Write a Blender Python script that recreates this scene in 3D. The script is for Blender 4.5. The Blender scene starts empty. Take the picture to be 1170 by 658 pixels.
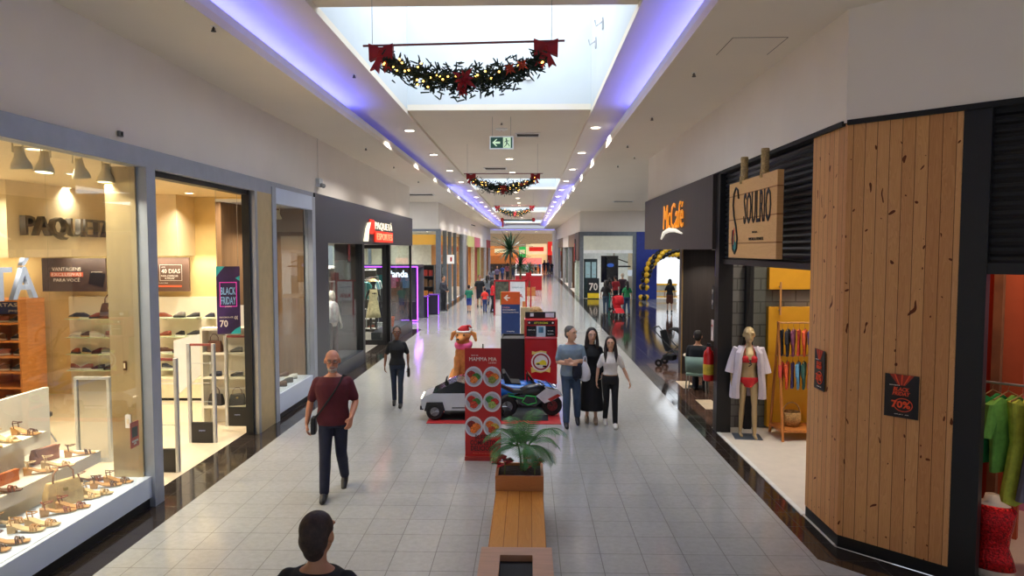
import bpy, bmesh, math, random
from mathutils import Vector, Matrix, Euler, noise
random.seed(7)
SC = bpy.context.scene
COL = SC.collection
PI = math.pi
R = math.radians
V = Vector

# ---------------- camera, view, world, large lights ----------------
CAMH = 3.1
cam = bpy.data.cameras.new('camera')
cam.lens = 24.0; cam.sensor_width = 36.0
cam.clip_start = 0.1; cam.clip_end = 300
camo = bpy.data.objects.new('camera', cam); COL.objects.link(camo)
camo.location = (0, 0, CAMH)
camo.rotation_euler = Euler((R(90 - 3.23), 0, R(1.4)))
SC.camera = camo
CR = camo.rotation_euler.to_matrix()
SC.view_settings.view_transform = 'Standard'
SC.view_settings.look = 'None'
SC.view_settings.exposure = 0.20
SC.view_settings.gamma = 1.0
SC.view_settings.use_curve_mapping = False
SC.cycles.use_denoising = True
SC.cycles.max_bounces = 7
SC.cycles.diffuse_bounces = 4
SC.cycles.glossy_bounces = 4
SC.cycles.transparent_max_bounces = 12
SC.cycles.caustics_reflective = False
SC.cycles.caustics_refractive = False
SC.cycles.sample_clamp_indirect = 6.0

world = bpy.data.worlds.new('daylight'); SC.world = world
world.use_nodes = True
wb = world.node_tree.nodes['Background']
wb.inputs[0].default_value = (0.80, 0.86, 1.0, 1); wb.inputs[1].default_value = 0.55

def area_light(name, loc, size, energy, color=(1, 1, 1), rot=(0, 0, 0), parent=None, disk=False):
    l = bpy.data.lights.new(name, 'AREA')
    l.energy = energy; l.color = color
    if disk:
        l.shape = 'DISK'; l.size = size[0]
    else:
        l.shape = 'RECTANGLE'; l.size, l.size_y = size
    o = bpy.data.objects.new(name, l); COL.objects.link(o)
    o.location = loc; o.rotation_euler = rot; o.parent = parent
    if disk: l.spread = R(130)
    return o
SKY = (0.86, 0.93, 1.0)
WELLS = [(8.25, 14.3), (28, 33), (47, 53), (67, 75), (84, 90)]
for a, b in WELLS:
    area_light('skylight_daylight', (-.62, (a+b)/2, 8.75), (3.7, b-a-.1), 45*(b-a) if a < 20 else 50*(b-a), SKY)
# daylight skylights over the two side corridors
area_light('skylight_daylight', (-9, 30.6, 5.45), (4, 4), 420, SKY)
area_light('skylight_daylight', (10.5, 25, 5.45), (6, 7), 230, SKY)
area_light('skylight_daylight', (9.6, 37, 5.45), (5.0, 7), 300, SKY)
# blue LED strips laid on the cove ledges
BLUE = (0.10, 0.12, 1.0)
for x, ang in ((-3.6, 1), (2.1, -1)):
    for y0, y1, e in ((2, 13.5, 95), (13.5, 30, 9), (30, 80, 380)):
        o = area_light('cove_led_strip', (x, (y0+y1)/2, 5.64), (.06, y1-y0), e, BLUE)
        o.rotation_euler = (0, math.atan2(-.72*ang, -.69), 0)

# ---------------- materials ----------------
def lin(c):
    c = c/255.0
    return c/12.92 if c <= 0.04045 else ((c+0.055)/1.055)**2.4
def rgb(c): return (lin(c[0]), lin(c[1]), lin(c[2]), 1)
MATS = {}
def M(name, col=(200, 200, 200), rough=.5, metal=0.0, var=.06, scale=6.0, emit=0.0, bump=0.0, spec=.5, coat=0.0, stretch=(1, 1, 1)):
    """procedural material: a noise gently varies the colour and can bump the surface"""
    if name in MATS: return MATS[name]
    m = bpy.data.materials.new(name); m.use_nodes = True
    nt = m.node_tree; N = nt.nodes; L = nt.links
    b = N['Principled BSDF']
    b.inputs['Roughness'].default_value = rough
    b.inputs['Metallic'].default_value = metal
    b.inputs['Specular IOR Level'].default_value = spec
    b.inputs['Coat Weight'].default_value = coat
    c = rgb(col)
    b.inputs['Base Color'].default_value = c
    if emit > 0:
        b.inputs['Emission Color'].default_value = c
        b.inputs['Emission Strength'].default_value = emit
    if var > 0 or bump > 0:
        tc = N.new('ShaderNodeTexCoord'); mp = N.new('ShaderNodeMapping')
        mp.inputs['Scale'].default_value = stretch
        no = N.new('ShaderNodeTexNoise'); no.inputs['Scale'].default_value = scale; no.inputs['Detail'].default_value = 3
        L.new(tc.outputs['Object'], mp.inputs[0]); L.new(mp.outputs[0], no.inputs['Vector'])
        if var > 0:
            rp = N.new('ShaderNodeValToRGB')
            lo = [x*(1-var*1.6) for x in c[:3]]; hi = [min(1, x*(1+var*1.6)) for x in c[:3]]
            rp.color_ramp.elements[0].position = .3; rp.color_ramp.elements[1].position = .7
            rp.color_ramp.elements[0].color = (*lo, 1); rp.color_ramp.elements[1].color = (*hi, 1)
            L.new(no.outputs['Fac'], rp.inputs[0]); L.new(rp.outputs[0], b.inputs['Base Color'])
        if bump > 0:
            bp = N.new('ShaderNodeBump'); bp.inputs['Strength'].default_value = bump; bp.inputs['Distance'].default_value = .01
            L.new(no.outputs['Fac'], bp.inputs['Height']); L.new(bp.outputs[0], b.inputs['Normal'])
    MATS[name] = m
    return m

def nodes_of(m): return m.node_tree.nodes, m.node_tree.links
def mth(N, L, op, a, b=None, c=None):
    n = N.new('ShaderNodeMath'); n.operation = op
    for i, v in enumerate((a, b, c)):
        if v is None: continue
        if isinstance(v, (int, float)): n.inputs[i].default_value = v
        else: L.new(v, n.inputs[i])
    return n.outputs[0]

def tile_mat(name, col, grout, size, rough, var=.08, speck=0, x0=0.0, y0=0.0, gw=.010, spec=.5, rot=0):
    m = bpy.data.materials.new(name); m.use_nodes = True; N, L = nodes_of(m)
    b = N['Principled BSDF']; b.inputs['Specular IOR Level'].default_value = spec
    tc = N.new('ShaderNodeTexCoord'); mp = N.new('ShaderNodeMapping')
    mp.inputs['Location'].default_value = (-x0, -y0, 0); mp.inputs['Rotation'].default_value = (0, 0, rot)
    L.new(tc.outputs['Object'], mp.inputs[0])
    sep = N.new('ShaderNodeSeparateXYZ'); L.new(mp.outputs[0], sep.inputs[0])
    fx = mth(N, L, 'FRACT', mth(N, L, 'DIVIDE', sep.outputs[0], size))
    fy = mth(N, L, 'FRACT', mth(N, L, 'DIVIDE', sep.outputs[1], size))
    ex = mth(N, L, 'LESS_THAN', fx, gw/size); ey = mth(N, L, 'LESS_THAN', fy, gw/size)
    g = mth(N, L, 'MAXIMUM', ex, ey)
    flo = N.new('ShaderNodeVectorMath'); flo.operation = 'FLOOR'
    dv = N.new('ShaderNodeVectorMath'); dv.operation = 'SCALE'; dv.inputs['Scale'].default_value = 1/size
    L.new(mp.outputs[0], dv.inputs[0]); L.new(dv.outputs[0], flo.inputs[0])
    wn = N.new('ShaderNodeTexWhiteNoise'); wn.noise_dimensions = '2D'; L.new(flo.outputs[0], wn.inputs['Vector'])
    no = N.new('ShaderNodeTexNoise'); no.inputs['Scale'].default_value = 14; no.inputs['Detail'].default_value = 6; no.inputs['Roughness'].default_value = .7
    L.new(tc.outputs['Object'], no.inputs['Vector'])
    f = mth(N, L, 'MULTIPLY_ADD', wn.outputs[0], .10, mth(N, L, 'MULTIPLY', no.outputs['Fac'], .9))
    rp = N.new('ShaderNodeValToRGB'); c = rgb(col)
    rp.color_ramp.elements[0].position = .25; rp.color_ramp.elements[1].position = .75
    rp.color_ramp.elements[0].color = (*[x*(1-var*1.5) for x in c[:3]], 1)
    rp.color_ramp.elements[1].color = (*[min(1, x*(1+var*1.5)) for x in c[:3]], 1)
    L.new(f, rp.inputs[0])
    mx = N.new('ShaderNodeMix'); mx.data_type = 'RGBA'
    L.new(g, mx.inputs[0]); L.new(rp.outputs[0], mx.inputs[6]); mx.inputs[7].default_value = rgb(grout)
    L.new(mx.outputs[2], b.inputs['Base Color'])
    n2 = N.new('ShaderNodeTexNoise'); n2.inputs['Scale'].default_value = 1.2
    L.new(tc.outputs['Object'], n2.inputs['Vector'])
    ro = mth(N, L, 'MULTIPLY_ADD', n2.outputs['Fac'], rough*.6, rough*.7)
    L.new(mth(N, L, 'MULTIPLY_ADD', g, .4, ro), b.inputs['Roughness'])
    MATS[name] = m
    return m

def wood_mat(name, col, dark, plank=.15, axis=0, rough=.55, knots=True, ring=1.0, spec=.3, jd=.4):
    """vertical boards: axis = object axis across the boards, joints, long grain, dark knots"""
    m = bpy.data.materials.new(name); m.use_nodes = True; N, L = nodes_of(m)
    b = N['Principled BSDF']; b.inputs['Roughness'].default_value = rough; b.inputs['Specular IOR Level'].default_value = spec
    tc = N.new('ShaderNodeTexCoord'); sep = N.new('ShaderNodeSeparateXYZ'); L.new(tc.outputs['Object'], sep.inputs[0])
    a = sep.outputs[axis]
    u = mth(N, L, 'DIVIDE', a, plank)
    joint = mth(N, L, 'LESS_THAN', mth(N, L, 'FRACT', u), .045)
    idx = mth(N, L, 'FLOOR', u)
    wn = N.new('ShaderNodeTexWhiteNoise'); wn.noise_dimensions = '1D'; L.new(idx, wn.inputs['W'])
    # grain: stretched noise, shifted by board
    cb = N.new('ShaderNodeCombineXYZ')
    L.new(mth(N, L, 'MULTIPLY', a, 9.0), cb.inputs[0])
    L.new(mth(N, L, 'MULTIPLY_ADD', wn.outputs[0], 17.0, mth(N, L, 'MULTIPLY', sep.outputs[2 if axis != 2 else 0], .9)), cb.inputs[1])
    L.new(mth(N, L, 'MULTIPLY', sep.outputs[1 if axis == 0 else 0], 1.0 if axis != 2 else .9), cb.inputs[2])
    wv = N.new('ShaderNodeTexNoise'); wv.inputs['Scale'].default_value = 1.3*ring; wv.inputs['Detail'].default_value = 2; wv.inputs['Distortion'].default_value = 1.2
    L.new(cb.outputs[0], wv.inputs['Vector'])
    fr = mth(N, L, 'FRACT', mth(N, L, 'MULTIPLY', wv.outputs['Fac'], 9.0))
    f = mth(N, L, 'MULTIPLY_ADD', fr, .30, mth(N, L, 'MULTIPLY', wn.outputs[0], .45))
    rp = N.new('ShaderNodeValToRGB')
    rp.color_ramp.elements[0].color = rgb(col); rp.color_ramp.elements[1].color = rgb(dark)
    L.new(f, rp.inputs[0])
    out = rp.outputs[0]
    if knots:
        cb2 = N.new('ShaderNodeCombineXYZ')
        L.new(mth(N, L, 'MULTIPLY', a, 7.0), cb2.inputs[0])
        L.new(mth(N, L, 'MULTIPLY', sep.outputs[2], 5.0), cb2.inputs[1])
        vo = N.new('ShaderNodeTexVoronoi'); vo.voronoi_dimensions = '2D'; vo.inputs['Scale'].default_value = 1.0
        nz = N.new('ShaderNodeTexNoise'); nz.inputs['Scale'].default_value = 2.3; L.new(tc.outputs['Object'], nz.inputs['Vector'])
        vm = N.new('ShaderNodeVectorMath'); vm.operation = 'MULTIPLY_ADD'; vm.inputs[1].default_value = (3.5, 2.5, 0); L.new(nz.outputs['Color'], vm.inputs[0]); L.new(cb2.outputs[0], vm.inputs[2])
        L.new(vm.outputs[0], vo.inputs['Vector'])
        sc = N.new('ShaderNodeSeparateColor'); L.new(vo.outputs['Color'], sc.inputs[0])
        k = mth(N, L, 'MULTIPLY', mth(N, L, 'LESS_THAN', vo.outputs['Distance'], mth(N, L, 'MULTIPLY', sc.outputs[1], .12)), mth(N, L, 'GREATER_THAN', sc.outputs[0], .42))
        mk = N.new('ShaderNodeMix'); mk.data_type = 'RGBA'; L.new(k, mk.inputs[0]); L.new(out, mk.inputs[6])
        mk.inputs[7].default_value = rgb((max(dark[0]-75, 30), max(dark[1]-65, 20), max(dark[2]-45, 12)))
        out = mk.outputs[2]
    mj = N.new('ShaderNodeMix'); mj.data_type = 'RGBA'; L.new(joint, mj.inputs[0]); L.new(out, mj.inputs[6])
    mj.inputs[7].default_value = rgb((dark[0]*jd, dark[1]*jd*.9, dark[2]*jd*.8))
    L.new(mj.outputs[2], b.inputs['Base Color'])
    MATS[name] = m
    return m

def glass_mat(name, tint=(250, 252, 250), refl=.05, base=.02):
    m = bpy.data.materials.new(name); m.use_nodes = True; N, L = nodes_of(m)
    N.remove(N['Principled BSDF']); out = N['Material Output']
    tr = N.new('ShaderNodeBsdfTransparent'); tr.inputs[0].default_value = rgb(tint)
    gl = N.new('ShaderNodeBsdfGlossy'); gl.inputs['Roughness'].default_value = .01
    lw = N.new('ShaderNodeLayerWeight'); lw.inputs[0].default_value = .25
    f = mth(N, L, 'MULTIPLY_ADD', lw.outputs['Fresnel'], refl*4, base)
    f = mth(N, L, 'MINIMUM', f, .22)
    mx = N.new('ShaderNodeMixShader'); L.new(f, mx.inputs[0]); L.new(tr.outputs[0], mx.inputs[1]); L.new(gl.outputs[0], mx.inputs[2])
    L.new(mx.outputs[0], out.inputs[0]); MATS[name] = m
    return m

GLASS = glass_mat('clear_glass')
PLASTER = M('white_plaster', (238, 230, 220), .85, var=.012, scale=1.5)
CEIL = M('ceiling_plaster', (234, 224, 208), .9, var=.01, scale=1.0)
WELLW = M('well_white', (208, 214, 218), .9, var=.01, scale=2)
WHITE = M('white_paint', (232, 230, 226), .45, var=.02)
BLACK = M('black_paint', (18, 18, 20), .45, var=.05)
MATTE = M('black_matte', (26, 26, 28), .8, var=.05)
STEEL = M('brushed_steel', (170, 172, 176), .34, .85, var=.04, scale=30, stretch=(1, 1, .05))
ALU = M('blue_grey_aluminium', (160, 166, 178), .45, .3, var=.03)
CHAR = M('charcoal_panel', (33, 38, 46), .35, var=.04, scale=2)
BROWNP = M('dark_brown_panel', (50, 42, 39), .5, var=.12, scale=3, stretch=(6, 6, .3))
FLOORM = tile_mat('polished_floor', (158, 158, 157), (84, 82, 78), .42, .13, .09, x0=-.11, y0=.1, gw=.008, spec=.62)
DARKGR = tile_mat('dark_granite', (44, 37, 33), (26, 23, 22), .42, .08, .30, x0=0.1, y0=.0, gw=.006, spec=.5)
CROSSF = tile_mat('cross_floor', (132, 134, 138), (90, 90, 92), .45, .09, .08, gw=.008, spec=.7)
SHOPF = tile_mat('shop_floor_cream', (222, 206, 178), (190, 172, 145), .6, .16, .04, gw=.006)
SHOPF2 = M('shop_floor_pale', (214, 204, 190), .35, var=.03)
CREAM = M('cream_wall', (236, 216, 176), .8, var=.02)
YELLOWW = M('warm_yellow_wall', (228, 200, 136), .8, var=.02)
RED = M('red_plastic', (176, 22, 24), .35, var=.04)
GOLD = M('pale_gold', (190, 166, 118), .38, .25, var=.04)

# ---------------- mesh helpers ----------------
class MB:
    """collects simple solids in one bmesh"""
    def __init__(s): s.bm = bmesh.new(); s.mi = 0
    def _mk(s, vs, faces):
        v = [s.bm.verts.new(p) for p in vs]
        for f in faces:
            try:
                q = s.bm.faces.new([v[i] for i in f]); q.material_index = s.mi
            except ValueError: pass
        return v
    def box(s, x0, x1, y0, y1, z0, z1, rz=0, c=None):
        if x1 < x0: x0, x1 = x1, x0
        if y1 < y0: y0, y1 = y1, y0
        if z1 < z0: z0, z1 = z1, z0
        vs = [V((x, y, z)) for z in (z0, z1) for x, y in ((x0, y0), (x1, y0), (x1, y1), (x0, y1))]
        if rz:
            c = V(c) if c is not None else V(((x0+x1)/2, (y0+y1)/2, 0)); rm = Matrix.Rotation(rz, 3, 'Z')
            vs = [rm @ (v-c)+c for v in vs]
        s._mk(vs, [(0, 3, 2, 1), (4, 5, 6, 7), (0, 1, 5, 4), (1, 2, 6, 5), (2, 3, 7, 6), (3, 0, 4, 7)])
        return s
    def loft(s, rings, cap=True, closed=True):
        n = len(rings[0]); idx = []
        for r in rings: idx.append([s.bm.verts.new(V(p)) for p in r])
        for a, b in zip(idx[:-1], idx[1:]):
            for i in range(n if closed else n-1):
                j = (i+1) % n
                q = s.bm.faces.new((a[i], a[j], b[j], b[i])); q.material_index = s.mi
        if cap and closed:
            q = s.bm.faces.new(list(reversed(idx[0]))); q.material_index = s.mi
            q = s.bm.faces.new(idx[-1]); q.material_index = s.mi
        return s
    def tube(s, pts, rs, n=8, cap=True):
        pts = [V(p) for p in pts]
        if isinstance(rs, (int, float)): rs = [rs]*len(pts)
        rings = []; up = None
        for i, p in enumerate(pts):
            d = (pts[min(i+1, len(pts)-1)]-pts[max(i-1, 0)]).normalized()
            if up is None:
                up = V((0, 0, 1)) if abs(d.z) < .9 else V((1, 0, 0))
            a = d.cross(up).normalized(); b = d.cross(a).normalized(); up = -b if b.dot(up) < 0 else b
            a = d.cross(up).normalized(); b = a.cross(d)
            rings.append([p+(a*math.cos(2*PI*k/n)+b*math.sin(2*PI*k/n))*rs[i] for k in range(n)])
        return s.loft(rings, cap)
    def cyl(s, c, r, z0, z1, n=20, r2=None):
        r2 = r if r2 is None else r2
        return s.loft([[V((c[0]+rr*math.cos(2*PI*k/n), c[1]+rr*math.sin(2*PI*k/n), z)) for k in range(n)] for z, rr in ((z0, r), (z1, r2))])
    def lathe(s, prof, c=(0, 0), n=20):
        return s.loft([[V((c[0]+r*math.cos(2*PI*k/n), c[1]+r*math.sin(2*PI*k/n), z)) for k in range(n)] for r, z in prof])
    def ell(s, c, r, n=12, m=8, rot=None):
        c = V(c); r = (r, r, r) if isinstance(r, (int, float)) else r
        rings = []
        for i in range(1, m):
            t = PI*i/m
            ring = []
            for k in range(n):
                p = V((r[0]*math.sin(t)*math.cos(2*PI*k/n), r[1]*math.sin(t)*math.sin(2*PI*k/n), -r[2]*math.cos(t)))
                if rot is not None: p = rot @ p
                ring.append(c+p)
            rings.append(ring)
        return s.loft(rings)
    def cap(s, p0, p1, r0, r1, n=10):
        """tapered capsule"""
        p0, p1 = V(p0), V(p1); d = (p1-p0)
        L_ = d.length
        if L_ < 1e-5: return s.ell(p0, max(r0, r1), n)
        d.normalize()
        a = d.cross(V((0, 0, 1)) if abs(d.z) < .9 else V((1, 0, 0))).normalized(); b = d.cross(a)
        sec = [(-.98, .2), (-.7, .71), (0, 1)]
        rings = []
        for h, w in sec:
            rings.append([p0+d*(h*r0)+(a*math.cos(2*PI*k/n)+b*math.sin(2*PI*k/n))*(w*r0) for k in range(n)])
        for h, w in reversed(sec):
            rings.append([p1-d*(h*r1)+(a*math.cos(2*PI*k/n)+b*math.sin(2*PI*k/n))*(w*r1) for k in range(n)])
        return s.loft(rings)
    def prism(s, poly, d, axis='y', at=0.0, depth=.01):
        """poly: 2-D outline; axis y: (x,z) extruded along y; x: (y,z) along x; z: (x,y) along z"""
        def P(p, t):
            if axis == 'y': return V((p[0], t, p[1]))
            if axis == 'x': return V((t, p[0], p[1]))
            return V((p[0], p[1], t))
        return s.loft([[P(p, at) for p in poly], [P(p, at+depth) for p in poly]])
    def rbox(s, x0, x1, y0, y1, z0, z1, r=.02, n=3):
        """box with rounded vertical edges"""
        r = min(r, (x1-x0)/2.01, (y1-y0)/2.01); poly = []
        for cx, cy, a0 in ((x1-r, y1-r, 0), (x0+r, y1-r, 90), (x0+r, y0+r, 180), (x1-r, y0+r, 270)):
            for k in range(n+1):
                a = R(a0+90*k/n); poly.append((cx+r*math.cos(a), cy+r*math.sin(a)))
        return s.prism(poly, None, 'z', z0, z1-z0)
    def xf(s, mat):
        bmesh.ops.transform(s.bm, matrix=mat, verts=s.bm.verts); return s
    def build(s, name, mat, parent=None, smooth=False, loc=None, rot=None, bevel=0.0, fix=True):
        if fix: bmesh.ops.recalc_face_normals(s.bm, faces=s.bm.faces)
        me = bpy.data.meshes.new(name); s.bm.to_mesh(me); s.bm.free()
        for m in (mat if isinstance(mat, (list, tuple)) else [mat]): me.materials.append(m)
        if smooth:
            for p in me.polygons: p.use_smooth = True
        o = bpy.data.objects.new(name, me); COL.objects.link(o)
        if parent is not None: o.parent = parent
        if loc is not None: o.location = loc
        if rot is not None: o.rotation_euler = rot
        if bevel > 0:
            b = o.modifiers.new('bevel', 'BEVEL'); b.width = bevel; b.segments = 2; b.limit_method = 'ANGLE'
        return o

def tag(o, label=None, cat=None, group=None, kind=None):
    if label: o['label'] = label
    if cat: o['category'] = cat
    if group: o['group'] = group
    if kind: o['kind'] = kind
    return o
def thing(name, label, cat, loc=(0, 0, 0), rz=0, group=None):
    o = bpy.data.objects.new(name, None); COL.objects.link(o); o.empty_display_size = .1
    o.location = loc; o.rotation_euler = (0, 0, rz)
    return tag(o, label, cat, group)
def struct(o): o['kind'] = 'structure'; return o
def sbox(name, mat, *b, **k):
    return struct(MB().box(*b, **k).build(name, mat))
def pbox(name, mat, parent, *b, **k):
    bv = k.pop('bevel', 0)
    return MB().box(*b, **k).build(name, mat, parent, bevel=bv)
def dup(o, loc=None, rz=None, label=None, group=None, scale=None):
    """copy a thing with its parts and sub-parts"""
    r = o.copy(); COL.objects.link(r)
    if loc is not None: r.location = loc
    if rz is not None: r.rotation_euler = (0, 0, rz)
    if scale is not None: r.scale = scale
    if label: r['label'] = label
    if group: r['group'] = group
    for ch in list(o.children):
        c = ch.copy(); COL.objects.link(c); c.parent = r
        for g in ch.children:
            d = g.copy(); COL.objects.link(d); d.parent = c
    return r
def text(name, s, mat, parent=None, loc=(0, 0, 0), rz=0, w=None, h=None, ext=.004, align='CENTER', off=0, shear=0):
    """lettering standing in the local XZ plane, facing -Y, as a mesh; w/h stretch it to a size"""
    c = bpy.data.curves.new('lettering', 'FONT'); c.body = s; c.align_x = 'CENTER'; c.extrude = ext/2
    c.offset = off; c.shear = shear; c.resolution_u = 2; c.space_line = .85
    t = bpy.data.objects.new('tmp', c); COL.objects.link(t)
    dg = bpy.context.evaluated_depsgraph_get(); dg.update()
    me = bpy.data.meshes.new_from_object(t.evaluated_get(dg)); bpy.data.objects.remove(t)
    xs = [v.co.x for v in me.vertices]; ys = [v.co.y for v in me.vertices]
    x0, x1, y0, y1 = min(xs), max(xs), min(ys), max(ys)
    sx = w/(x1-x0) if w else None; sy = h/(y1-y0) if h else None
    if sx is None: sx = sy
    if sy is None: sy = sx
    cx = (x0+x1)/2 if align == 'CENTER' else x0
    for v in me.vertices:
        v.co = V(((v.co.x-cx)*sx, -v.co.z, (v.co.y-(y0+y1)/2)*sy))
    me.materials.clear(); me.materials.append(mat); me.name = name
    o = bpy.data.objects.new(name, me); COL.objects.link(o)
    o.parent = parent; o.location = loc; o.rotation_euler = (0, 0, rz)
    return o

# points of the place, read off the photograph with the camera above
def ray(px, py): return (CR @ V(((px-585)/780, -(py-329)/780, -1)))
def G(px, py, z=0.0):
    d = ray(px, py); t = (z-CAMH)/d.z
    return V((d.x*t, d.y*t, z))
def W(px, py, Y):
    d = ray(px, py); t = Y/d.y
    return V((d.x*t, Y, CAMH+d.z*t))
def X_(px, py, X):
    d = ray(px, py); t = X/d.x
    return V((X, d.y*t, CAMH+d.z*t))
# ---------------- the setting ----------------
LX, RX = -4.56, 3.2           # shop lines
H1 = 5.5                      # side ceilings
sbox('floor', FLOORM, -4.15, 2.9, -4, 100, -.2, 0)
sbox('floor', DARKGR, -4.9, -4.15, -4, 26.4, -.2, 0)
sbox('floor', DARKGR, -6.4, -4.9, 14.4, 26.4, -.2, 0)
sbox('floor', FLOORM, -20, -4.15, 26.4, 34.8, -.2, 0)
sbox('floor', DARKGR, -4.6, -4.15, 34.8, 100, -.2, 0)
sbox('floor', DARKGR, 2.9, 3.2, 7.3, 18.5, -.2, 0)
mb = MB().prism([(2.9, 7.3), (3.2, 7.3), (3.2, 7.05), (6.2, 4.05), (6.2, 3.6), (5.9, 3.6), (2.9, 6.75)], None, 'z', -.2, .2)
struct(mb.build('floor', DARKGR))
struct(MB().prism([(2.9, 6.75), (5.9, 3.6), (6.2, 3.6), (6.2, -4), (2.9, -4)], None, 'z', -.2, .2).build('floor', FLOORM))
sbox('floor', DARKGR, 2.9, 6.6, 18.5, 43, -.2, 0)  # dark here, paler beyond: the edge of a floor reflection put into the colours
sbox('floor', CROSSF, 6.6, 20, 18.5, 43, -.2, 0)
sbox('floor', DARKGR, 2.9, 3.3, 43, 100, -.2, 0)
# ceilings: side ceilings, coves, centre ceiling with wells
sbox('ceiling', CEIL, -20, -3.33, -10, 82, H1, H1+.1)
sbox('ceiling', CEIL, 1.83, 20, -10, 82, H1, H1+.1)
sbox('trim_1', WHITE, -3.38, -3.33, -10, 80, H1+.1, H1+.20)
sbox('trim_2', WHITE, 1.83, 1.88, -10, 80, H1+.1, H1+.20)
sbox('ceiling', CEIL, -4.0, -2.52, -10, 82, 5.9, 6.0)
sbox('ceiling', CEIL, 1.28, 2.5, -10, 82, 5.9, 6.0)
sbox('ceiling', CEIL, -4.1, -4.0, -10, 82, H1+.1, 6.0)
sbox('ceiling', CEIL, 2.5, 2.6, -10, 82, H1+.1, 6.0)
sbox('ceiling', CEIL, -20, 20, 82, 105, H1, H1+.1)
ys = [-10]+[v for w in WELLS for v in w]+[82]
segs = [(-10, 8.25), (14.3, 28), (33, 47), (53, 67), (75, 82)]
for a, b in segs: sbox('ceiling', CEIL, -2.52, 1.28, a, b, 5.98, 6.1)
for a, b in WELLS:
    if a > 80: continue
    sbox('ceiling', WELLW, -2.62, -2.52, a, b, 6.0, 8.8)
    sbox('ceiling', WELLW, 1.28, 1.38, a, b, 6.0, 8.8)
    sbox('ceiling', WELLW, -2.62, 1.38, a-.1, a, 6.1, 8.8)
    sbox('ceiling', WELLW, -2.62, 1.38, b, b+.1, 6.1, 8.8)
    sbox('ceiling', WELLW, -2.62, 1.38, a-.1, b+.1, 8.8, 8.9)
# upper walls
sbox('wall_left', PLASTER, -4.76, -4.60, -10, 26.4, 4.29, H1)
sbox('wall_left', PLASTER, -20, -4.76, 26.3, 26.4, 3.25, H1)
sbox('wall_left', PLASTER, -20, -9.5, 26.3, 26.4, 0, 3.25)
sbox('wall_left', PLASTER, -20, -4.60, 34.8, 34.95, 4.13, H1)
sbox('wall_left', PLASTER, -4.75, -4.60, 34.95, 82, 4.13, H1)
sbox('wall_left', PLASTER, -20.1, -20, 26.3, 35, 0, H1)
sbox('wall_right', PLASTER, 3.2, 3.35, 7.11, 18.5, 4.38, H1)
struct(MB().prism([(3.2, 7.05), (3.2, 7.11), (3.35, 7.11), (8.0, 2.46), (8.0, 2.25)], None, 'z', 4.38, H1-4.38).build('wall_right', PLASTER))
sbox('wall_right', PLASTER, 4.9, 20, 18.3, 18.5, 0, H1)
sbox('wall_right', PLASTER, 3.2, 20, 43, 43.15, 4.2, H1)
sbox('wall_right', PLASTER, 3.2, 3.35, 43.15, 80, 4.2, H1)
sbox('wall_right', PLASTER, 19.9, 20, 18.5, 43, 0, H1)
# the wall at the end of the corridor
sbox('wall_back', M('end_cream', (228, 208, 170), .8), -20, 20, 104, 104.2, 0, H1)
# ---------------- left shoe shop: shell ----------------
WARM = (1.0, .89, .70)
sbox('floor', SHOPF, -14, -4.9, -4, 14.5, -.2, .001)
sbox('floor', SHOPF, -4.9, -4.78, 8.18, 12.0, -.2, .001)
sbox('wall_left', YELLOWW, -14, -4.9, 14.3, 14.45, 0, 4.25)            # far wall of the shop
sbox('wall_left', CREAM, -14, -13.9, -4, 14.3, 0, 4.25)
sbox('ceiling', CREAM, -14, -4.7, -4, 14.3, 4.2, 4.28)
sbox('wall_left', CREAM, -14, -7.05, 13.55, 14.3, 2.97, 4.2)            # bulkhead over the shelves
sbox('wall_left', M('pale_wall', (236, 228, 206), .7, var=.01), -9.75, -5.6, 14.2, 14.3, .0, 2.1)   # pale shelf backing
# angled bulkhead that carries the steel letters
struct(MB().prism([(-14, 10.6), (-8.22, 10.6), (-8.22, 13.55), (-14, 13.55)], None, 'z', 2.97, 1.23).build('wall_left', CREAM))
for x, y in ((-6.2, 6.0), (-8.6, 6.2), (-6.4, 9.3), (-8.8, 9.6), (-6.4, 12.4), (-8.2, 12.6)):
    pass
# aluminium fascia, posts and plinths of the shop front
sbox('trim_3', ALU, -4.70, -4.52, -4, 14.3, 4.07, 4.29)
sbox('trim_4', ALU, -4.70, -4.50, 7.98, 8.18, 0, 4.07)
sbox('trim_5', STEEL, -4.74, -4.52, 11.22, 11.32, 0, 4.07)
sbox('trim_6', GOLD, -4.62, -4.52, 11.32, 11.95, 0, 4.07)
sbox('trim_7', ALU, -4.66, -4.50, 11.95, 12.12, 0, 4.2)
sbox('trim_8', ALU, -4.66, -4.50, 14.15, 14.35, 0, 4.2)
sbox('trim_9', M('steel_warm_reflection', (178, 158, 118), .3, .6, var=.05, scale=8, stretch=(1, 1, .1)), -4.98, -4.62, 7.95, 8.02, .37, 4.07)  # stainless panel; reflection of the warm interior is put into its gold colour
sbox('trim_10', BLACK, -4.78, -4.62, 8.18, 11.22, 4.0, 4.07)
sbox('trim_11', BLACK, -4.72, -4.60, 11.16, 11.22, 0, 4.07)
PLINTH = M('plinth_blue_white', (196, 208, 226), .35, var=.01)
sbox('trim_12', PLINTH, -5.25, -4.54, -4, 7.98, .12, .37)
sbox('baseboard_left', BLACK, -5.25, -4.57, -4, 7.98, .0, .12)
sbox('trim_13', PLINTH, -5.5, -4.54, 12.12, 14.15, .10, .46)
sbox('baseboard_left', BLACK, -5.5, -4.57, 12.12, 14.15, .0, .10)
sbox('trim_14', PLINTH, -4.62, -4.5, 12.12, 14.15, 3.92, 4.2)
n = 0
for y0, y1 in ((-4, 6.42), (6.425, 7.98)):
    n += 1; sbox('window_%d' % n, GLASS, -4.60, -4.588, y0, y1, .37, 4.07)
sbox('window_3', GLASS, -4.60, -4.588, 12.12, 14.15, .46, 3.92)
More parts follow.
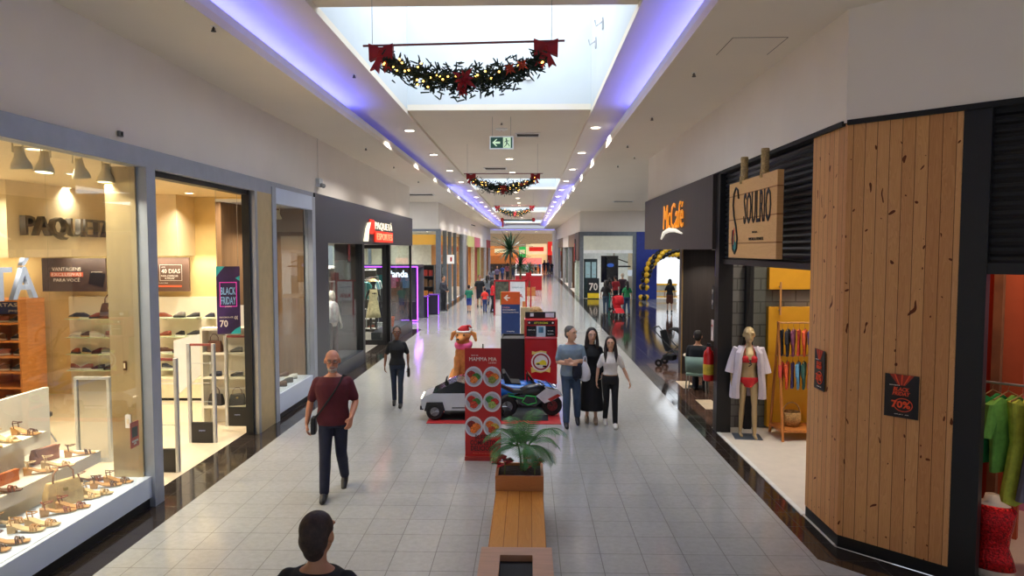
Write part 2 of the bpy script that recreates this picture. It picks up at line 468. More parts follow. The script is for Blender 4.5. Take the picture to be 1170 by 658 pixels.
# window 3: brown timber back panel
sbox('wall_left', M('brown_slats', (122, 92, 62), .55, var=.12, scale=3, stretch=(9, 9, .3)), -5.6, -5.5, 12.12, 14.2, .46, 3.95)
sbox('wall_left', M('brown_slats'), -5.6, -4.7, 14.15, 14.22, .0, 3.95)
sbox('wall_left', WHITE, -5.6, -4.62, 12.06, 12.12, .0, 2.1)

def led_light(label, loc, e=14, col=WARM, r=.07, glow=9, cat='ceiling light', group=None, tone=(255, 226, 176), lamp=True, name='downlight'):
    t = thing(name, label, cat, loc, 0, group)
    MB().lathe([(r*1.35, 0), (r*1.35, -.012), (r, -.012), (r, -.004)], n=16).build('light_ring', WHITE, t)
    MB().cyl((0, 0), r*.98, -.010, -.006, 16).build('light_diffuser', M('lamp_glow_%d_%d' % (glow, tone[2]), tone, .5, var=0, emit=glow), t)
    if lamp: area_light('lamp', (0, 0, -.02), (r*1.8,), e, col, parent=t, disk=True)
    return t
ORD = ['first', 'second', 'third', 'fourth', 'fifth', 'sixth', 'seventh', 'eighth', 'ninth', 'tenth', 'eleventh', 'twelfth', 'thirteenth', 'fourteenth', 'fifteenth', 'sixteenth']
k = 0
for row, y in enumerate((5.2, 7.4, 9.6, 11.6, 13.0)):
    for col, x in enumerate((-5.4, -6.6, -8.2, -10.4)):
        if row == 4 and col > 1: continue
        led_light('warm shoe shop downlight, %s row from the front, %s from the glass' % (ORD[row], ORD[col]),
                  (x, y+.2*col, 4.2), 34 if col < 2 else 30, WARM, .075, 9, group='shoe shop downlights')
area_light('shelf_strip_light', (-7.9, 14.0, 2.93), (3.6, .1), 26, WARM, rot=(R(14), 0, 0))
area_light('shelf_strip_light', (-12, 13.9, 2.93), (3.0, .1), 20, WARM, rot=(R(14), 0, 0))
area_light('display_strip_light', (-5.35, 6.4, .62), (.05, 3.2), 8, WARM, rot=(0, R(40), 0))

# spot lamps above the window displays
LAMPW = M('cream_enamel', (226, 212, 176), .5, var=.02)
def spot_lamp(label, loc, group, tilt=0, s=1.0, e=0):
    t = thing('spot_lamp', label, 'spot lamp', loc, 0, group)
    MB().cyl((0, 0), .012*s, -.03, .0, 8).tube([(-.05*s, 0, -.16*s), (-.05*s, 0, -.06*s), (0, 0, -.03*s), (.05*s, 0, -.06*s), (.05*s, 0, -.16*s)], .007*s, 6).build('bracket', LAMPW, t)
    MB().lathe([(.035*s, -.10*s), (.045*s, -.16*s), (.05*s, -.20*s), (.085*s, -.27*s), (.095*s, -.32*s), (.085*s, -.32*s), (.07*s, -.27*s)], n=18).build('lamp_shade', LAMPW, t, smooth=True, rot=(R(tilt), 0, 0))
    MB().cyl((0, 0), .078*s, -.315*s, -.30*s, 16).build('bulb', M('spot_glow', (255, 236, 190), .5, var=0, emit=6), t, rot=(R(tilt), 0, 0))
    if e: area_light('lamp', (0, -.05*math.sin(R(tilt)), -.34*s), (.12,), e, WARM, rot=(R(tilt), 0, 0), parent=t, disk=True)
    return t
for i, (px, py) in enumerate(((20, 168), (52, 172), (88, 177), (121, 183))):
    p = X_(px, py, -4.95)
    spot_lamp('cream bell spot lamp over the front shoe window, %s from the left in the photo' % ORD[i], (p.x, p.y, 4.2), 'spot lamps over the front window', (8, -6, 12, -4)[i], e=16)
spot_lamp('cream bell shaped spot lamp at the front end of the shoe window', (-4.95, 5.1, 4.2), 'spot lamps over the front window', 0, e=16)
for i, y in enumerate((12.5, 12.95, 13.4)):
    spot_lamp('small cream spot lamp over the brown backed shoe window, %s from the left' % ORD[i], (-4.95, y, 3.95), 'spot lamps over the brown backed window', 5, .8, e=12)

# ---- lettering and posters of the shoe shop
LETTER = M('steel_lettering', (110, 104, 98), .25, .6, var=.25, scale=5)
t = thing('shop_sign', 'large brushed steel letters reading PAQUETA on the pale bulkhead', 'sign', (-8.20, 12.05, 3.46), R(90))
text('letters', 'PAQUETA', LETTER, t, (0, -.05, 0), 0, 2.42, .39, .10, off=.004)
t = thing('shop_sign', 'large pale blue letters ending in TA hanging in the shoe window', 'sign', (-5.35, 7.12, 2.74), R(90))
BLUEL = M('blue_grey_letter', (150, 160, 186), .45, var=.02)
tx = text('letters', 'PAQUET\u00c1', BLUEL, t, (0, 0, 0), 0, 2.3, .50, .05, off=.01, align='CENTER'); tx.location = (-1.0, 0, .02)
def poster(name, label, cat, loc, rz, w, h, mat, depth=.02, group=None):
    t = thing(name, label, cat, loc, rz, group)
    MB().box(-w/2, w/2, 0, depth, -h/2, h/2).build('panel', mat, t)
    return t
PB = M('brown_poster', (98, 74, 62), .6, var=.12, scale=2.5)
pw = W(85, 314, 14.15)
t = poster('wall_poster', 'dark brown poster reading VANTAGENS EXCLUSIVAS PARA VOCE above the glass shelves', 'poster', (pw.x, 14.13, pw.z), 0, 1.36, .70, M('dark_poster', (78, 62, 56), .6, var=.15, scale=2.5), .04)
TW = M('print_white', (238, 230, 220), .6, var=0)
TO = M('print_orange', (226, 104, 66), .6, var=0)
text('lettering', 'VANTAGENS', TW, t, (-.15, -.006, .12), 0, .62, .075)
pbox('highlight_bar', TO, t, -.50, .20, -.004, .0, -.04, .055)
text('lettering', 'EXCLUSIVAS', TW, t, (-.15, -.008, .008), 0, .64, .07, off=.01)
text('lettering', 'PARA VOC\u00ca', TW, t, (-.15, -.006, -.10), 0, .56, .085)
MB().box(.34, .66, -.006, 0, -.12, .16, rz=0).build('card_picture', M('print_black', (24, 22, 24), .5), t, rot=(0, R(12), 0))
text('lettering', 'paqueta', TW, t, (.5, -.008, .06), 0, .24, .03)
pw = W(180, 313.5, 14.15)
t = poster('wall_poster', 'brown poster with two boxes of payment terms, 6X and 40 DIAS', 'poster', (pw.x, 14.13, pw.z), 0, 1.36, .71, PB, .05)
for x0, x1 in ((-.42, .02), (.06, .53)):
    MB().box(x0, x1, -.004, 0, .20, .206).box(x0, x1, -.004, 0, -.13, -.124).box(x0, x0+.006, -.004, 0, -.13, .2).box(x1-.006, x1, -.004, 0, -.13, .2).build('box_outline', TW, t)
text('lettering', '6X', TW, t, (-.20, -.006, .06), 0, .32, .18, off=.015)
text('lettering', 'SEM JUROS', TW, t, (-.20, -.006, -.075), 0, .28, .04)
text('lettering', 'AT\u00c9', TW, t, (.14, -.006, .155), 0, .08, .03)
text('lettering', '40 DIAS', TW, t, (.295, -.006, .07), 0, .40, .09, off=.012)
text('lettering', 'PARA COME\u00c7AR\nA PAGAR', TW, t, (.27, -.006, -.055), 0, .36, .09)
text('lettering', 'CONSULTE CONDI\u00c7\u00d5ES', TW, t, (.0, -.006, -.18), 0, .46, .02)
text('lettering', 'PRA PAGAR', TW, t, (-.33, -.006, -.245), 0, .26, .035)
pbox('orange_line', TO, t, -.15, .52, -.004, 0, -.265, -.225)
pw = W(34, 350, 13.9)
t = poster('wall_sign', 'small blue sign reading JA over the orange shoe bookcase', 'sign', (pw.x-.35, 13.62, pw.z), 0, 1.1, .27, M('sign_blue', (28, 52, 120), .5), .03)
text('lettering', 'OFERTAS J\u00c1', TW, t, (.05, -.006, .05), 0, .95, .11, off=.01)
text('lettering', 'paqueta', TW, t, (.3, -.006, -.07), 0, .36, .06)
# hanging black friday banner in the doorway
pc = W(261, 343, 11.55)
t = thing('hanging_banner', 'dark purple hanging banner reading BLACK FRIDAY 70 by the shop entrance', 'banner', (pc.x, 11.55, pc.z), R(12))
MB().box(-.19, .19, 0, .012, -.58, .58).build('banner_sheet', M('banner_violet', (46, 24, 74), .4, var=.5, scale=2.2), t)
MG = M('print_magenta', (226, 60, 190), .5, var=0, emit=.15); CY = M('print_cyan', (140, 190, 240), .5, var=0)
TEAL = M('print_teal', (40, 170, 180), .5, var=0)
MB().box(-.14, .14, -.004, 0, .30, .312).box(-.14, .14, -.004, 0, -.112, -.10).box(-.14, -.128, -.004, 0, -.1, .3).box(.128, .14, -.004, 0, -.1, .3).build('neon_outline', MG, t)
text('lettering', 'BLACK', CY, t, (0, -.006, .16), 0, .24, .13, off=.01)
text('lettering', 'FRIDAY', CY, t, (0, -.006, -.005), 0, .24, .13, off=.01)
text('lettering', 'paqueta', TW, t, (0, -.006, -.11), 0, .10, .025)
text('lettering', '70', TW, t, (-.08, -.006, -.40), 0, .13, .12, off=.02)
text('lettering', 'DESCONTOS AT\u00c9', TW, t, (-.04, -.006, -.29), 0, .22, .03)
text('lettering', '4X', TW, t, (.12, -.006, -.30), 0, .06, .06)
for pl in ([(-.19, .58), (-.05, .58), (-.12, .5), (-.19, .40)], [(.19, -.58), (.02, -.58), (.1, -.50), (.19, -.45)], [(.19, .42), (.12, .38), (.19, .33)]):
    MB().prism(pl, None, 'y', -.004, .004).build('teal_corner', TEAL, t)
MB().tube([(-.17, 0, .58), (-.17, 0, 4.2-pc.z)], .003, 4).tube([(.17, 0, .58), (.17, 0, 4.2-pc.z)], .003, 4).build('hanging_wire', STEEL, t)
# red notice and switch plates on the steel side of the window
pc = X_(154.5, 496, -4.61)
t = poster('red_notice', 'small red notice stuck inside the glass beside the shop entrance', 'notice', (-4.612, 7.78, pc.z), R(90), .17, .30, M('notice_red', (196, 66, 48), .5), .004)
pbox('dark_square', M('print_black'), t, -.055, .055, -.002, 0, -.03, .09)
text('lettering', 'PROVADOR\nLIVRE', TW, t, (0, -.004, -.09), 0, .12, .05)
t = thing('switch_plate', 'white switch plate low on the steel side panel', 'switch', (-4.78, 7.945, 1.05))
MB().rbox(-.035, .035, -.012, 0, -.08, .08, .01).build('plate', WHITE, t)
MB().box(-.014, .014, -.016, -.012, -.03, .03).build('button', CREAM, t)
t = thing('switch_plate', 'small dark switch plate higher on the steel side panel', 'switch', (-4.80, 7.945, 1.72))
MB().rbox(-.02, .02, -.012, 0, -.055, .055, .01).build('plate', M('bronze', (84, 66, 40), .4, .5), t)
MB().box(-.01, .01, -.016, -.012, -.03, .03).build('button', CREAM, t)

# ---- anti-theft gates
for i, (y, x0, x1) in enumerate(((9.25, -5.36, -4.88), (10.7, -5.43, -5.03), (11.75, -5.30, -4.92))):
    t = thing('security_gate', 'anti-theft gate with two silver posts and black base, %s' % ('nearest the camera', 'in the middle', 'farthest')[i], 'security gate', ((x0+x1)/2, y, 0), 0, 'anti-theft gates at the shoe shop door')
    w = (x1-x0)/2
    SIL = M('silver_post', (190, 192, 192), .35, .5)
    MB().rbox(-w-.03, -w+.03, -.03, .03, 0, 1.6, .02).build('post', SIL, t, smooth=False)
    MB().rbox(w-.03, w+.03, -.03, .03, 0, 1.6, .02).build('post', SIL, t)
    MB().box(-w+.03, w-.03, -.02, .02, 1.565, 1.6).build('top_bar', M('dull_red', (130, 60, 54), .5), t)
    MB().box(-w+.03, w-.03, -.025, .025, 0.0, .33).build('base', BLACK, t)
    text('base_label', 'paqueta', M('label_blue', (150, 160, 210), .5, var=0), t, (0, -.028, .20), 0, .10, .03)
    MB().box(-w+.03, w-.03, -.003, .003, .33, 1.565).build('clear_panel', GLASS, t)
    for z in (.66, .96, 1.28):
        MB().box(-w+.03, w-.03, -.006, .006, z, z+.008).build('cross_bar', SIL, t)

# ---- shoes and bags: one of each kind with its parts
def shoe_proto(kind, col, sole, col2=None, hid=True):
    """a shoe ~.27 m long pointing to -X... built along X, toe at -X"""
    t = bpy.data.objects.new(kind, None); COL.objects.link(t); t.empty_display_size = .05
    A = M('shoe_%d_%d_%d' % col, col, .5, var=.08, scale=20); B = M('shoe_%d_%d_%d' % sole, sole, .6, var=.03)
    if kind in ('sneaker', 'dress_shoe'):
        sh = .03 if kind == 'sneaker' else .016
        outl = [(-.135, 0), (-.12, .032), (-.07, .047), (0, .042), (.07, .036), (.12, .034), (.135, .0)]
        poly = outl+[(x, -y) for x, y in reversed(outl[1:-1])]
        MB().prism(poly, None, 'z', 0, sh).build('sole', B, t)
        secs = [(-.13, .014, .018), (-.11, .030, .034), (-.06, .042, .055), (-.01, .038, .085), (.04, .034, .10), (.09, .033, .098), (.125, .022, .10), (.132, .016, .085)]
        rings = []
        for x, w, h in secs:
            rings.append([V((x, w*math.cos(PI*q/6)*(1 if q not in (0, 6) else 1), sh+h*math.sin(PI*q/6)*(.9))) for q in range(7)])
        MB().loft(rings).build('upper', A, t, smooth=True)
        if kind == 'sneaker':
            m = MB()
            for q in range(4): m.tube([(-.055+.02*q, -.02, sh+.062+.010*q), (-.055+.02*q, 0, sh+.072+.010*q), (-.055+.02*q, .02, sh+.062+.010*q)], .003, 5)
            m.build('laces', M('lace', (225, 222, 214), .7), t)
    elif kind == 'sandal':
        pts = [(-.13, .008), (-.06, .008), (.02, .022), (.08, .05), (.13, .06)]
        rings = []
        for (x, z), w in zip(pts, (.026, .042, .032, .030, .026)):
            rings.append([V((x, -w, z)), V((x, w, z)), V((x, w, z+.012)), V((x, -w, z+.012))])
        m = MB().loft(rings); m.build('sole', B, t)
        MB().prism([(.07, .0), (.125, .0), (.13, .06), (.06, .045)], None, 'y', -.022, .044).build('heel', B, t)
        m = MB()
        for x, z, w, h in ((-.09, .012, .036, .035), (-.05, .012, .042, .045), (-.065, .012, .04, .04)):
            m.tube([(x, -w, z), (x+.01, -w*.7, z+h*.8), (x+.012, 0, z+h), (x+.01, w*.7, z+h*.8), (x+.0, w, z)], .006, 6)
        m.build('toe_strap', A, t, smooth=True)
        MB().tube([(.09, -.028, .06), (.10, -.032, .11), (.12, 0, .125), (.10, .032, .11), (.09, .028, .06)], .0045, 6).tube([(.10, -.032, .11), (.05, -.02, .115), (.035, 0, .118), (.05, .02, .115), (.10, .032, .11)], .0045, 6).build('ankle_strap', A, t, smooth=True)
    elif kind == 'handbag':
        MB().loft([[V((x*s, y*s2, z)) for x, y in ((-.16, -.06), (.16, -.06), (.16, .06), (-.16, .06))] for z, s, s2 in ((0, 1, 1), (.12, .97, .9), (.22, .86, .5), (.24, .82, .35))]).build('bag_body', A, t, bevel=.01)
        MB().tube([(-.09, -.02, .22), (-.085, -.02, .31), (-.04, -.02, .37), (.04, -.02, .37), (.085, -.02, .31), (.09, -.02, .22)], .008, 6).build('handle', B, t, smooth=True)
        MB().rbox(-.02, .02, -.066, -.05, .15, .18, .005).build('clasp', M('brass', (190, 160, 90), .3, .8), t)
    elif kind == 'clutch':
        MB().loft([[V((x*s, y*s2, z)) for x, y in ((-.13, -.04), (.13, -.04), (.13, .04), (-.13, .04))] for z, s, s2 in ((0, 1, 1), (.08, 1, .9), (.14, .96, .4))]).build('bag_body', A, t, bevel=.008)
        MB().prism([(-.13, .14), (.13, .14), (.10, .06), (-.10, .06)], None, 'y', -.047, .008).build('flap', B, t)
    return t
PROTO = {}
USED = set()
def put(kind, col, sole, loc, rz, label, cat, group, scale=None):
    key = (kind, col, sole)
    if key not in PROTO:
        PROTO[key] = shoe_proto(kind, col, sole)
    p = PROTO[key]
    if key not in USED:
        USED.add(key); p.location = loc; p.rotation_euler = (0, 0, rz); tag(p, label, cat, group)
        if kind == 'sandal' and not scale: scale = 1.22
        if scale: p.scale = (scale,)*3
        return p
    if kind == 'sandal' and not scale: scale = 1.22
    return dup(p, loc, rz, label, group, (scale,)*3 if scale else (1, 1, 1))
BRN = (92, 56, 38); DK = (34, 32, 38); TAN = (186, 138, 84); WHT = (222, 218, 210); NAVY = (34, 40, 62); GRY = (120, 116, 112); RST = (140, 66, 40); BEI = (206, 176, 128)
CN = {BRN: 'brown', DK: 'black', TAN: 'tan', WHT: 'white', NAVY: 'navy', GRY: 'grey', RST: 'rust red', BEI: 'beige'}
# glass shelves on the far wall, seen through the window and through the door
SHG = M('green_glass_shelf', (206, 222, 186), .1, var=0)
def shelf_row(x0, x1, z, y, n, rowname, place, seed, depth=.30, kinds=('sneaker',)):
    rr = random.Random(seed)
    t = thing('glass_shelf', 'pale green glass shelf, %s %s' % (rowname, place), 'shelf', ((x0+x1)/2, y, z))
    w = (x1-x0)/2
    MB().box(-w, w, -depth, 0, -.012, 0).build('shelf_board', SHG, t)
    for sx in (-w*.8, w*.8): MB().prism([(-depth*.7, -.012), (0, -.012), (0, -.06)], None, 'x', sx, .02).build('shelf_bracket', STEEL, t)
    for i in range(n):
        x = x0+(i+.5)*(x1-x0)/n+rr.uniform(-.03, .03)
        c = rr.choice([DK, BRN, NAVY, DK, WHT, RST, GRY]); s = rr.choice([WHT, WHT, DK, BEI]) if c != WHT else WHT
        kk = rr.choice(kinds)
        nm = 'trainer' if kk == 'sneaker' else 'leather shoe'
        put(kk, c, s, (x, y-depth/2, z), rr.choice([0, 0, PI])+rr.uniform(-.45, .45), '%s %s, %s glass shelf %s, %s from left' % (CN[c], nm, rowname, place, ORD[i]), 'shoe', 'shoes on the far wall shelves')
rn = ('top', 'second', 'third', 'bottom')
for r_, z in enumerate((1.66, 1.27, .92, .58)):
    shelf_row(-9.65, -8.45, z, 14.2, 5, rn[r_], 'seen through the window', 10+r_, kinds=('sneaker', 'dress_shoe'))
    shelf_row(-7.75, -6.9, z+.02, 14.2, 3, rn[r_], 'beside the entrance post', 20+r_, kinds=('sneaker', 'dress_shoe'))
    if r_ < 3: shelf_row(-6.8, -5.95, z+.02, 14.2, 3, rn[r_], 'below the payment poster', 30+r_, kinds=('dress_shoe', 'sneaker'))
put('handbag', (88, 58, 44), BRN, (-8.72, 14.02, 1.66), 0, 'dark brown handbag with tall handle at the end of the top glass shelf', 'handbag', None, 1.35)
# white benches / storage boxes below the shelves
for nm, x0, x1 in (('white storage bench at the far wall seen through the window', -8.9, -8.0), ('white storage bench at the far wall seen through the entrance', -7.7, -6.2)):
    t = thing('storage_bench', nm, 'bench', ((x0+x1)/2, 13.9, 0)); w = (x1-x0)/2
    MB().rbox(-w, w, -.22, .22, .06, .46, .04).build('bench_body', M('bench_cream', (236, 222, 190), .5), t)
    MB().rbox(-w+.05, w-.05, -.19, .19, 0, .06, .03).build('toe_kick', BLACK, t)
    MB().box(-w+.03, w-.03, -.225, -.22, .34, .37).build('trim_strip', WHITE, t)
# orange wooden bookcase with shoes
ORW = M('orange_wood', (214, 140, 72), .5, var=.1, scale=4, stretch=(1, 1, 6))
t = thing('shoe_bookcase', 'orange wooden bookcase full of shoes at the far left wall', 'bookcase', (-10.85, 13.65, 0))
MB().box(-.72, -.68, -.35, .35, 0, 2.1).build('side_panel', ORW, t)
MB().box(.68, .72, -.35, .35, 0, 2.1).build('side_panel', ORW, t)
MB().box(-.68, .68, .31, .35, 0, 2.1).build('back_panel', ORW, t)
MB().box(-.02, .02, -.30, .31, 0.0, 1.6).build('divider', ORW, t)
for z in (.30, .62, .93, 1.24, 1.60, 2.06):
    MB().box(-.68, .68, -.35, .31, z, z+.035).build('shelf_board', ORW, t)
rr = random.Random(5)
for r_, z in enumerate((1.635, 1.275, .965, .655)):
    for i in range(4):
        c = (DK, BRN, WHT, NAVY, RST, GRY)[(i*2+r_*3) % 6]
        put('sneaker', c, WHT if c != WHT else BEI, (-10.85-.5+.33*i+(.04 if i > 1 else 0), 13.48, z), rr.uniform(-.5, .5), '%s trainer in the orange bookcase, %s row down, %s from left' % (CN[c], ORD[r_], ORD[i]), 'shoe', 'shoes in the orange bookcase', 1.1)
# black shell chairs
def shell_chair(label, loc, rz):
    t = thing('shell_chair', label, 'chair', loc, rz)
    LE = M('dark_leather', (52, 50, 54), .45, var=.05)
    rings = []
    for k in range(9):
        a = PI*k/8; x = -.36*math.cos(a); y = .24*math.sin(a)
        hh = .74+.05*math.sin(a)
        rings.append([V((x*.9, y*.9-.02, .48)), V((x, y, .60)), V((x*1.06, y*1.1, hh)), V((x*1.02, y*1.05-.015, hh)), V((x*.94, y*.92-.03, .60)), V((x*.82, y*.8-.04, .48))])
    MB().loft(rings).build('backrest', LE, t, smooth=True)
    MB().rbox(-.30, .30, -.26, .24, .42, .49, .12, 5).build('seat', LE, t, bevel=.02)
    for sx in (-1, 1):
        for sy in (-1, 1):
            MB().tube([(sx*.12, sy*.1, .43), (sx*.30, sy*.26, 0.0)], .011, 6).build('leg', STEEL, t)
    return t
shell_chair('dark leather shell chair with steel legs behind the white display panel', (-8.0, 10.6, 0), R(150))
shell_chair('second dark leather shell chair nearer the window, partly hidden by the display panel', (-8.1, 9.2, 0), R(20))
# freestanding silver mirror frame seen through the glass
t = thing('floor_mirror', 'low silver framed floor mirror standing inside the shoe shop', 'mirror', (-6.35, 9.7, 0), 0)
MB().box(-.26, -.22, -.03, .03, 0, 1.25).box(.22, .26, -.03, .03, 0, 1.25).box(-.22, .22, -.03, .03, 1.21, 1.25).box(-.22, .22, -.03, .03, 0, .04).build('mirror_frame', M('silver_post'), t)
MB().box(-.22, .22, -.006, .006, .04, 1.21).build('mirror_glass', M('mirror', (200, 200, 200), .06, 1.0, var=0), t)

# ---- window display of sandals: stepped white stands
t = thing('display_stand', 'white stepped display stand with tall back panel in the front shoe window', 'display stand', (-5.6, 6.2, 0))
DW = M('display_white', (232, 224, 206), .45, var=.01)
MB().box(-.35, .40, -2.2, 1.85, .52, .66).build('lower_shelf', DW, t)
MB().box(-.35, .10, -2.2, 1.37, .94, 1.03).build('upper_shelf', DW, t)
MB().box(-.40, -.35, -2.2, 2.04, .0, 1.40).build('back_panel', DW, t)
MB().box(-.35, -.05, -2.2, 1.2, .66, .94).build('riser', DW, t)
LIGHTS = [(TAN, BEI), (BEI, BEI), (RST, BRN), (BRN, TAN), (BEI, TAN)]
rr = random.Random(3)
row = 0
i = 0
for y in (4.55, 5.05, 5.5, 5.92, 6.35, 6.8, 7.2, 7.6):       # platform front row
    c, s = [(TAN, BEI), (RST, TAN), (BEI, BEI), (BRN, TAN)][i % 4]
    put('sandal', c, s, (-4.86, y, .37), R(200)+rr.uniform(-.3, .3), '%s strappy sandal on the window platform front row, %s from the left' % (CN[c], ORD[i]), 'sandal', 'sandals in the front row of the window'); 
    put('sandal', c, s, (-4.80, y+.14, .37), R(195)+rr.uniform(-.3, .3), '%s strappy sandal, right one of the %s pair in the window front row' % (CN[c], ORD[i]), 'sandal', 'sandals in the front row of the window'); i += 1
i = 0
for y in (4.9, 5.3, 5.7, 6.1, 6.5, 7.35, 7.75):
    c, s = LIGHTS[(i+1) % 5]
    put('sandal', c, s, (-5.14, y, .37), R(215)+rr.uniform(-.3, .3), '%s sandal half under the lower display shelf, %s from the left' % (CN[c], ORD[i]), 'sandal', 'sandals in the back row of the platform'); i += 1
i = 0
for y in (4.9, 5.3, 5.7, 6.0, 6.3, 6.6, 7.2, 7.4, 7.85):
    c, s = LIGHTS[(i*2+2) % 5]
    put('sandal', c, s, (-5.32+.05*(i % 2), y, .66), R(190)+rr.uniform(-.5, .5), '%s heeled sandal on the lower white display shelf, %s from the left' % (CN[c], ORD[i]), 'sandal', 'sandals on the lower display shelf'); i += 1
i = 0
for y in (5.4, 5.75, 6.1, 6.45, 6.8, 7.1, 7.4):
    c, s = LIGHTS[(i*2+1) % 5]
    put('sandal', c, s, (-5.62, y, 1.03), R(200)+rr.uniform(-.5, .5), '%s sandal on the upper white display shelf, %s from the left' % (CN[c], ORD[i]), 'sandal', 'sandals on the upper display shelf'); i += 1
i = 0
for y in (6.6, 7.0, 7.4, 7.8):
    c = (NAVY, BRN, RST, DK)[i]
    put('sneaker', c, WHT, (-6.12, y, 1.12), R(80), '%s shoe behind the top of the white display panel, %s from the left' % (CN[c], ORD[i]), 'shoe', 'shoes behind the display panel'); i += 1
t = thing('display_table', 'low display table behind the white window panel', 'table', (-6.2, 7.0, 0))
MB().box(-.18, .18, -1.2, 1.1, 1.08, 1.12).build('tabletop', DW, t)
for sy in (-1.15, 1.03): MB().box(-.15, .15, sy, sy+.05, 0, 1.08).build('leg', DW, t)
put('handbag', (208, 176, 120), (170, 118, 74), (-4.98, 7.05, .37), R(60), 'large beige tote bag with round tan handle in the front window', 'handbag', None, 1.15)
put('clutch', (150, 96, 70), (140, 86, 62), (-5.58, 7.62, .66), R(75), 'brown clutch bag on the lower white display shelf', 'handbag', None, 1.2)
put('clutch', (196, 112, 60), (180, 96, 50), (-5.45, 6.88, .66), R(80), 'orange tan purse beside the brown clutch', 'handbag', None, .9)
# white shelf unit seen through the third gate, with bags and shoes
t = thing('display_shelving', 'white shelf unit with bags just inside the entrance behind the gates', 'shelving', (-5.35, 12.0, 0))
MB().box(-.42, -.38, -.22, .06, 0, 1.72).build('side_panel', DW, t)
MB().box(.38, .42, -.22, .06, 0, 1.72).build('side_panel', DW, t)
MB().box(-.38, .38, .02, .06, 0, 1.72).build('back_panel', DW, t)
for z in (.30, .82, 1.25, 1.68): MB().box(-.38, .38, -.22, .02, z, z+.04).build('shelf_board', DW, t)
MB().prism([(-.9, .5), (-.42, .9), (-.42, 1.62), (-.9, 1.5)], None, 'y', -.2, .04).build('sloping_panel', WHITE, t)
i = 0
for z in (.34, .86, 1.29):
    for x in (-.2, .18):
        kk = 'handbag' if (i in (0, 1, 4)) else 'dress_shoe'
        c = (DK, DK, NAVY, DK, BRN, GRY)[i]
        put(kk, c, BRN if kk == 'handbag' else DK, (-5.35+x, 11.88, z), rr.uniform(-.3, .3), '%s %s on the %s shelf up behind the gates, %s side' % (CN[c], 'bag' if kk == 'handbag' else 'shoe', ORD[int(i/2)], 'left' if x < 0 else 'right'), 'handbag' if kk == 'handbag' else 'shoe', 'goods on the white shelf unit', .85); i += 1
# third window: white step and shoes
t = thing('display_plinth', 'small white step in the brown backed shoe window', 'display stand', (-5.1, 12.55, .46))
MB().box(-.25, .25, -.25, .25, 0, .04).box(-.25, .25, -.25, .25, .28, .32).box(.2, .25, -.25, .25, .04, .28).box(-.25, -.2, -.25, .25, .04, .28).build('step', DW, t)
i = 0
for (x, y, z) in ((-5.1, 12.45, .78), (-4.95, 12.62, .78), (-4.8, 12.95, .46), (-5.05, 13.1, .46), (-4.8, 13.3, .46), (-5.15, 13.45, .46), (-4.85, 13.7, .46), (-5.1, 13.9, .46), (-4.74, 12.4, .46)):
    c = (DK, GRY, BRN, BEI, DK, TAN, WHT, BRN, DK)[i]
    put('dress_shoe', c, WHT if i % 2 else DK, (x, y, z), rr.uniform(-.8, .8), '%s shoe in the brown backed window, %s from the door side' % (CN[c], ORD[i]), 'shoe', 'shoes in the brown backed window'); i += 1
t = poster('hanging_poster', 'narrow dark red poster at the left edge of the brown backed window', 'poster', (-5.0, 12.3, 2.1), R(60), .3, 1.3, M('deep_red', (104, 30, 34), .5, var=.2), .01)
text('lettering', '70', TO, t, (0, -.004, -.45), 0, .2, .12)
sbox('ceiling', WHITE, -5.6, -4.62, 12.12, 14.15, 3.95, 4.0)
MB().tube([(-.1, 0, .65), (-.1, 0, 1.85)], .003, 4).tube([(.1, 0, .65), (.1, 0, 1.85)], .003, 4).build('hanging_wire', STEEL, t)
# ---------------- dark sports shop on the left, Y 14.35 .. 26.4 ----------------
sbox('trim_15', CHAR, -4.72, -4.50, 14.35, 26.4, 3.25, 4.29)
sbox('trim_16', CHAR, -4.70, -4.50, 14.35, 15.25, 0, 3.25)
sbox('trim_17', BLACK, -4.70, -4.50, 18.4, 18.62, 0, 3.25)
sbox('trim_18', CHAR, -5.2, -4.50, 15.25, 18.4, 0, .36)
sbox('trim_19', CHAR, -5.2, -4.50, 22.3, 26.2, 0, .36)
sbox('trim_20', BLACK, -4.66, -4.52, 22.1, 22.3, 0, 3.25)
sbox('trim_21', BLACK, -4.62, -4.54, 26.28, 26.4, 0, 3.25)
sbox('window_4', GLASS, -4.60, -4.588, 15.25, 18.4, .36, 3.25)
sbox('window_5', GLASS, -4.60, -4.588, 22.3, 26.28, .36, 3.25)
sbox('window_6', GLASS, -9.5, -4.62, 26.28, 26.292, .1, 3.25)
# recess of the entrance with a black framed glazed side facing the corridor
for a in ((-5.62, -5.50, 0, 3.25), (-4.74, -4.62, 0, 3.25), (-5.5, -4.74, 3.13, 3.25), (-5.5, -4.74, 0, .16)):
    sbox('trim_22', BLACK, a[0], a[1], 21.95, 22.07, a[2], a[3])
sbox('window_7', GLASS, -5.5, -4.74, 22.0, 22.01, .16, 3.13)
sbox('trim_23', BLACK, -5.3, -4.62, 18.52, 18.62, 0, 3.25)
sbox('floor', M('sports_floor', (150, 146, 140), .25, var=.03), -12, -4.9, 14.45, 26.3, -.01, .004)
sbox('ceiling', WHITE, -12, -4.72, 14.45, 26.3, 3.4, 3.5)
sbox('wall_left', M('sports_wall', (120, 126, 128), .7, var=.1), -12.1, -12, 14.45, 26.3, 0, 3.4)
sbox('wall_left', M('sports_wall'), -12, -4.7, 14.46, 14.6, 0, 3.4)
sbox('wall_left', M('teal_grey_wall', (128, 146, 146), .7, var=.08), -12, -9.5, 26.15, 26.28, 0, 3.4)
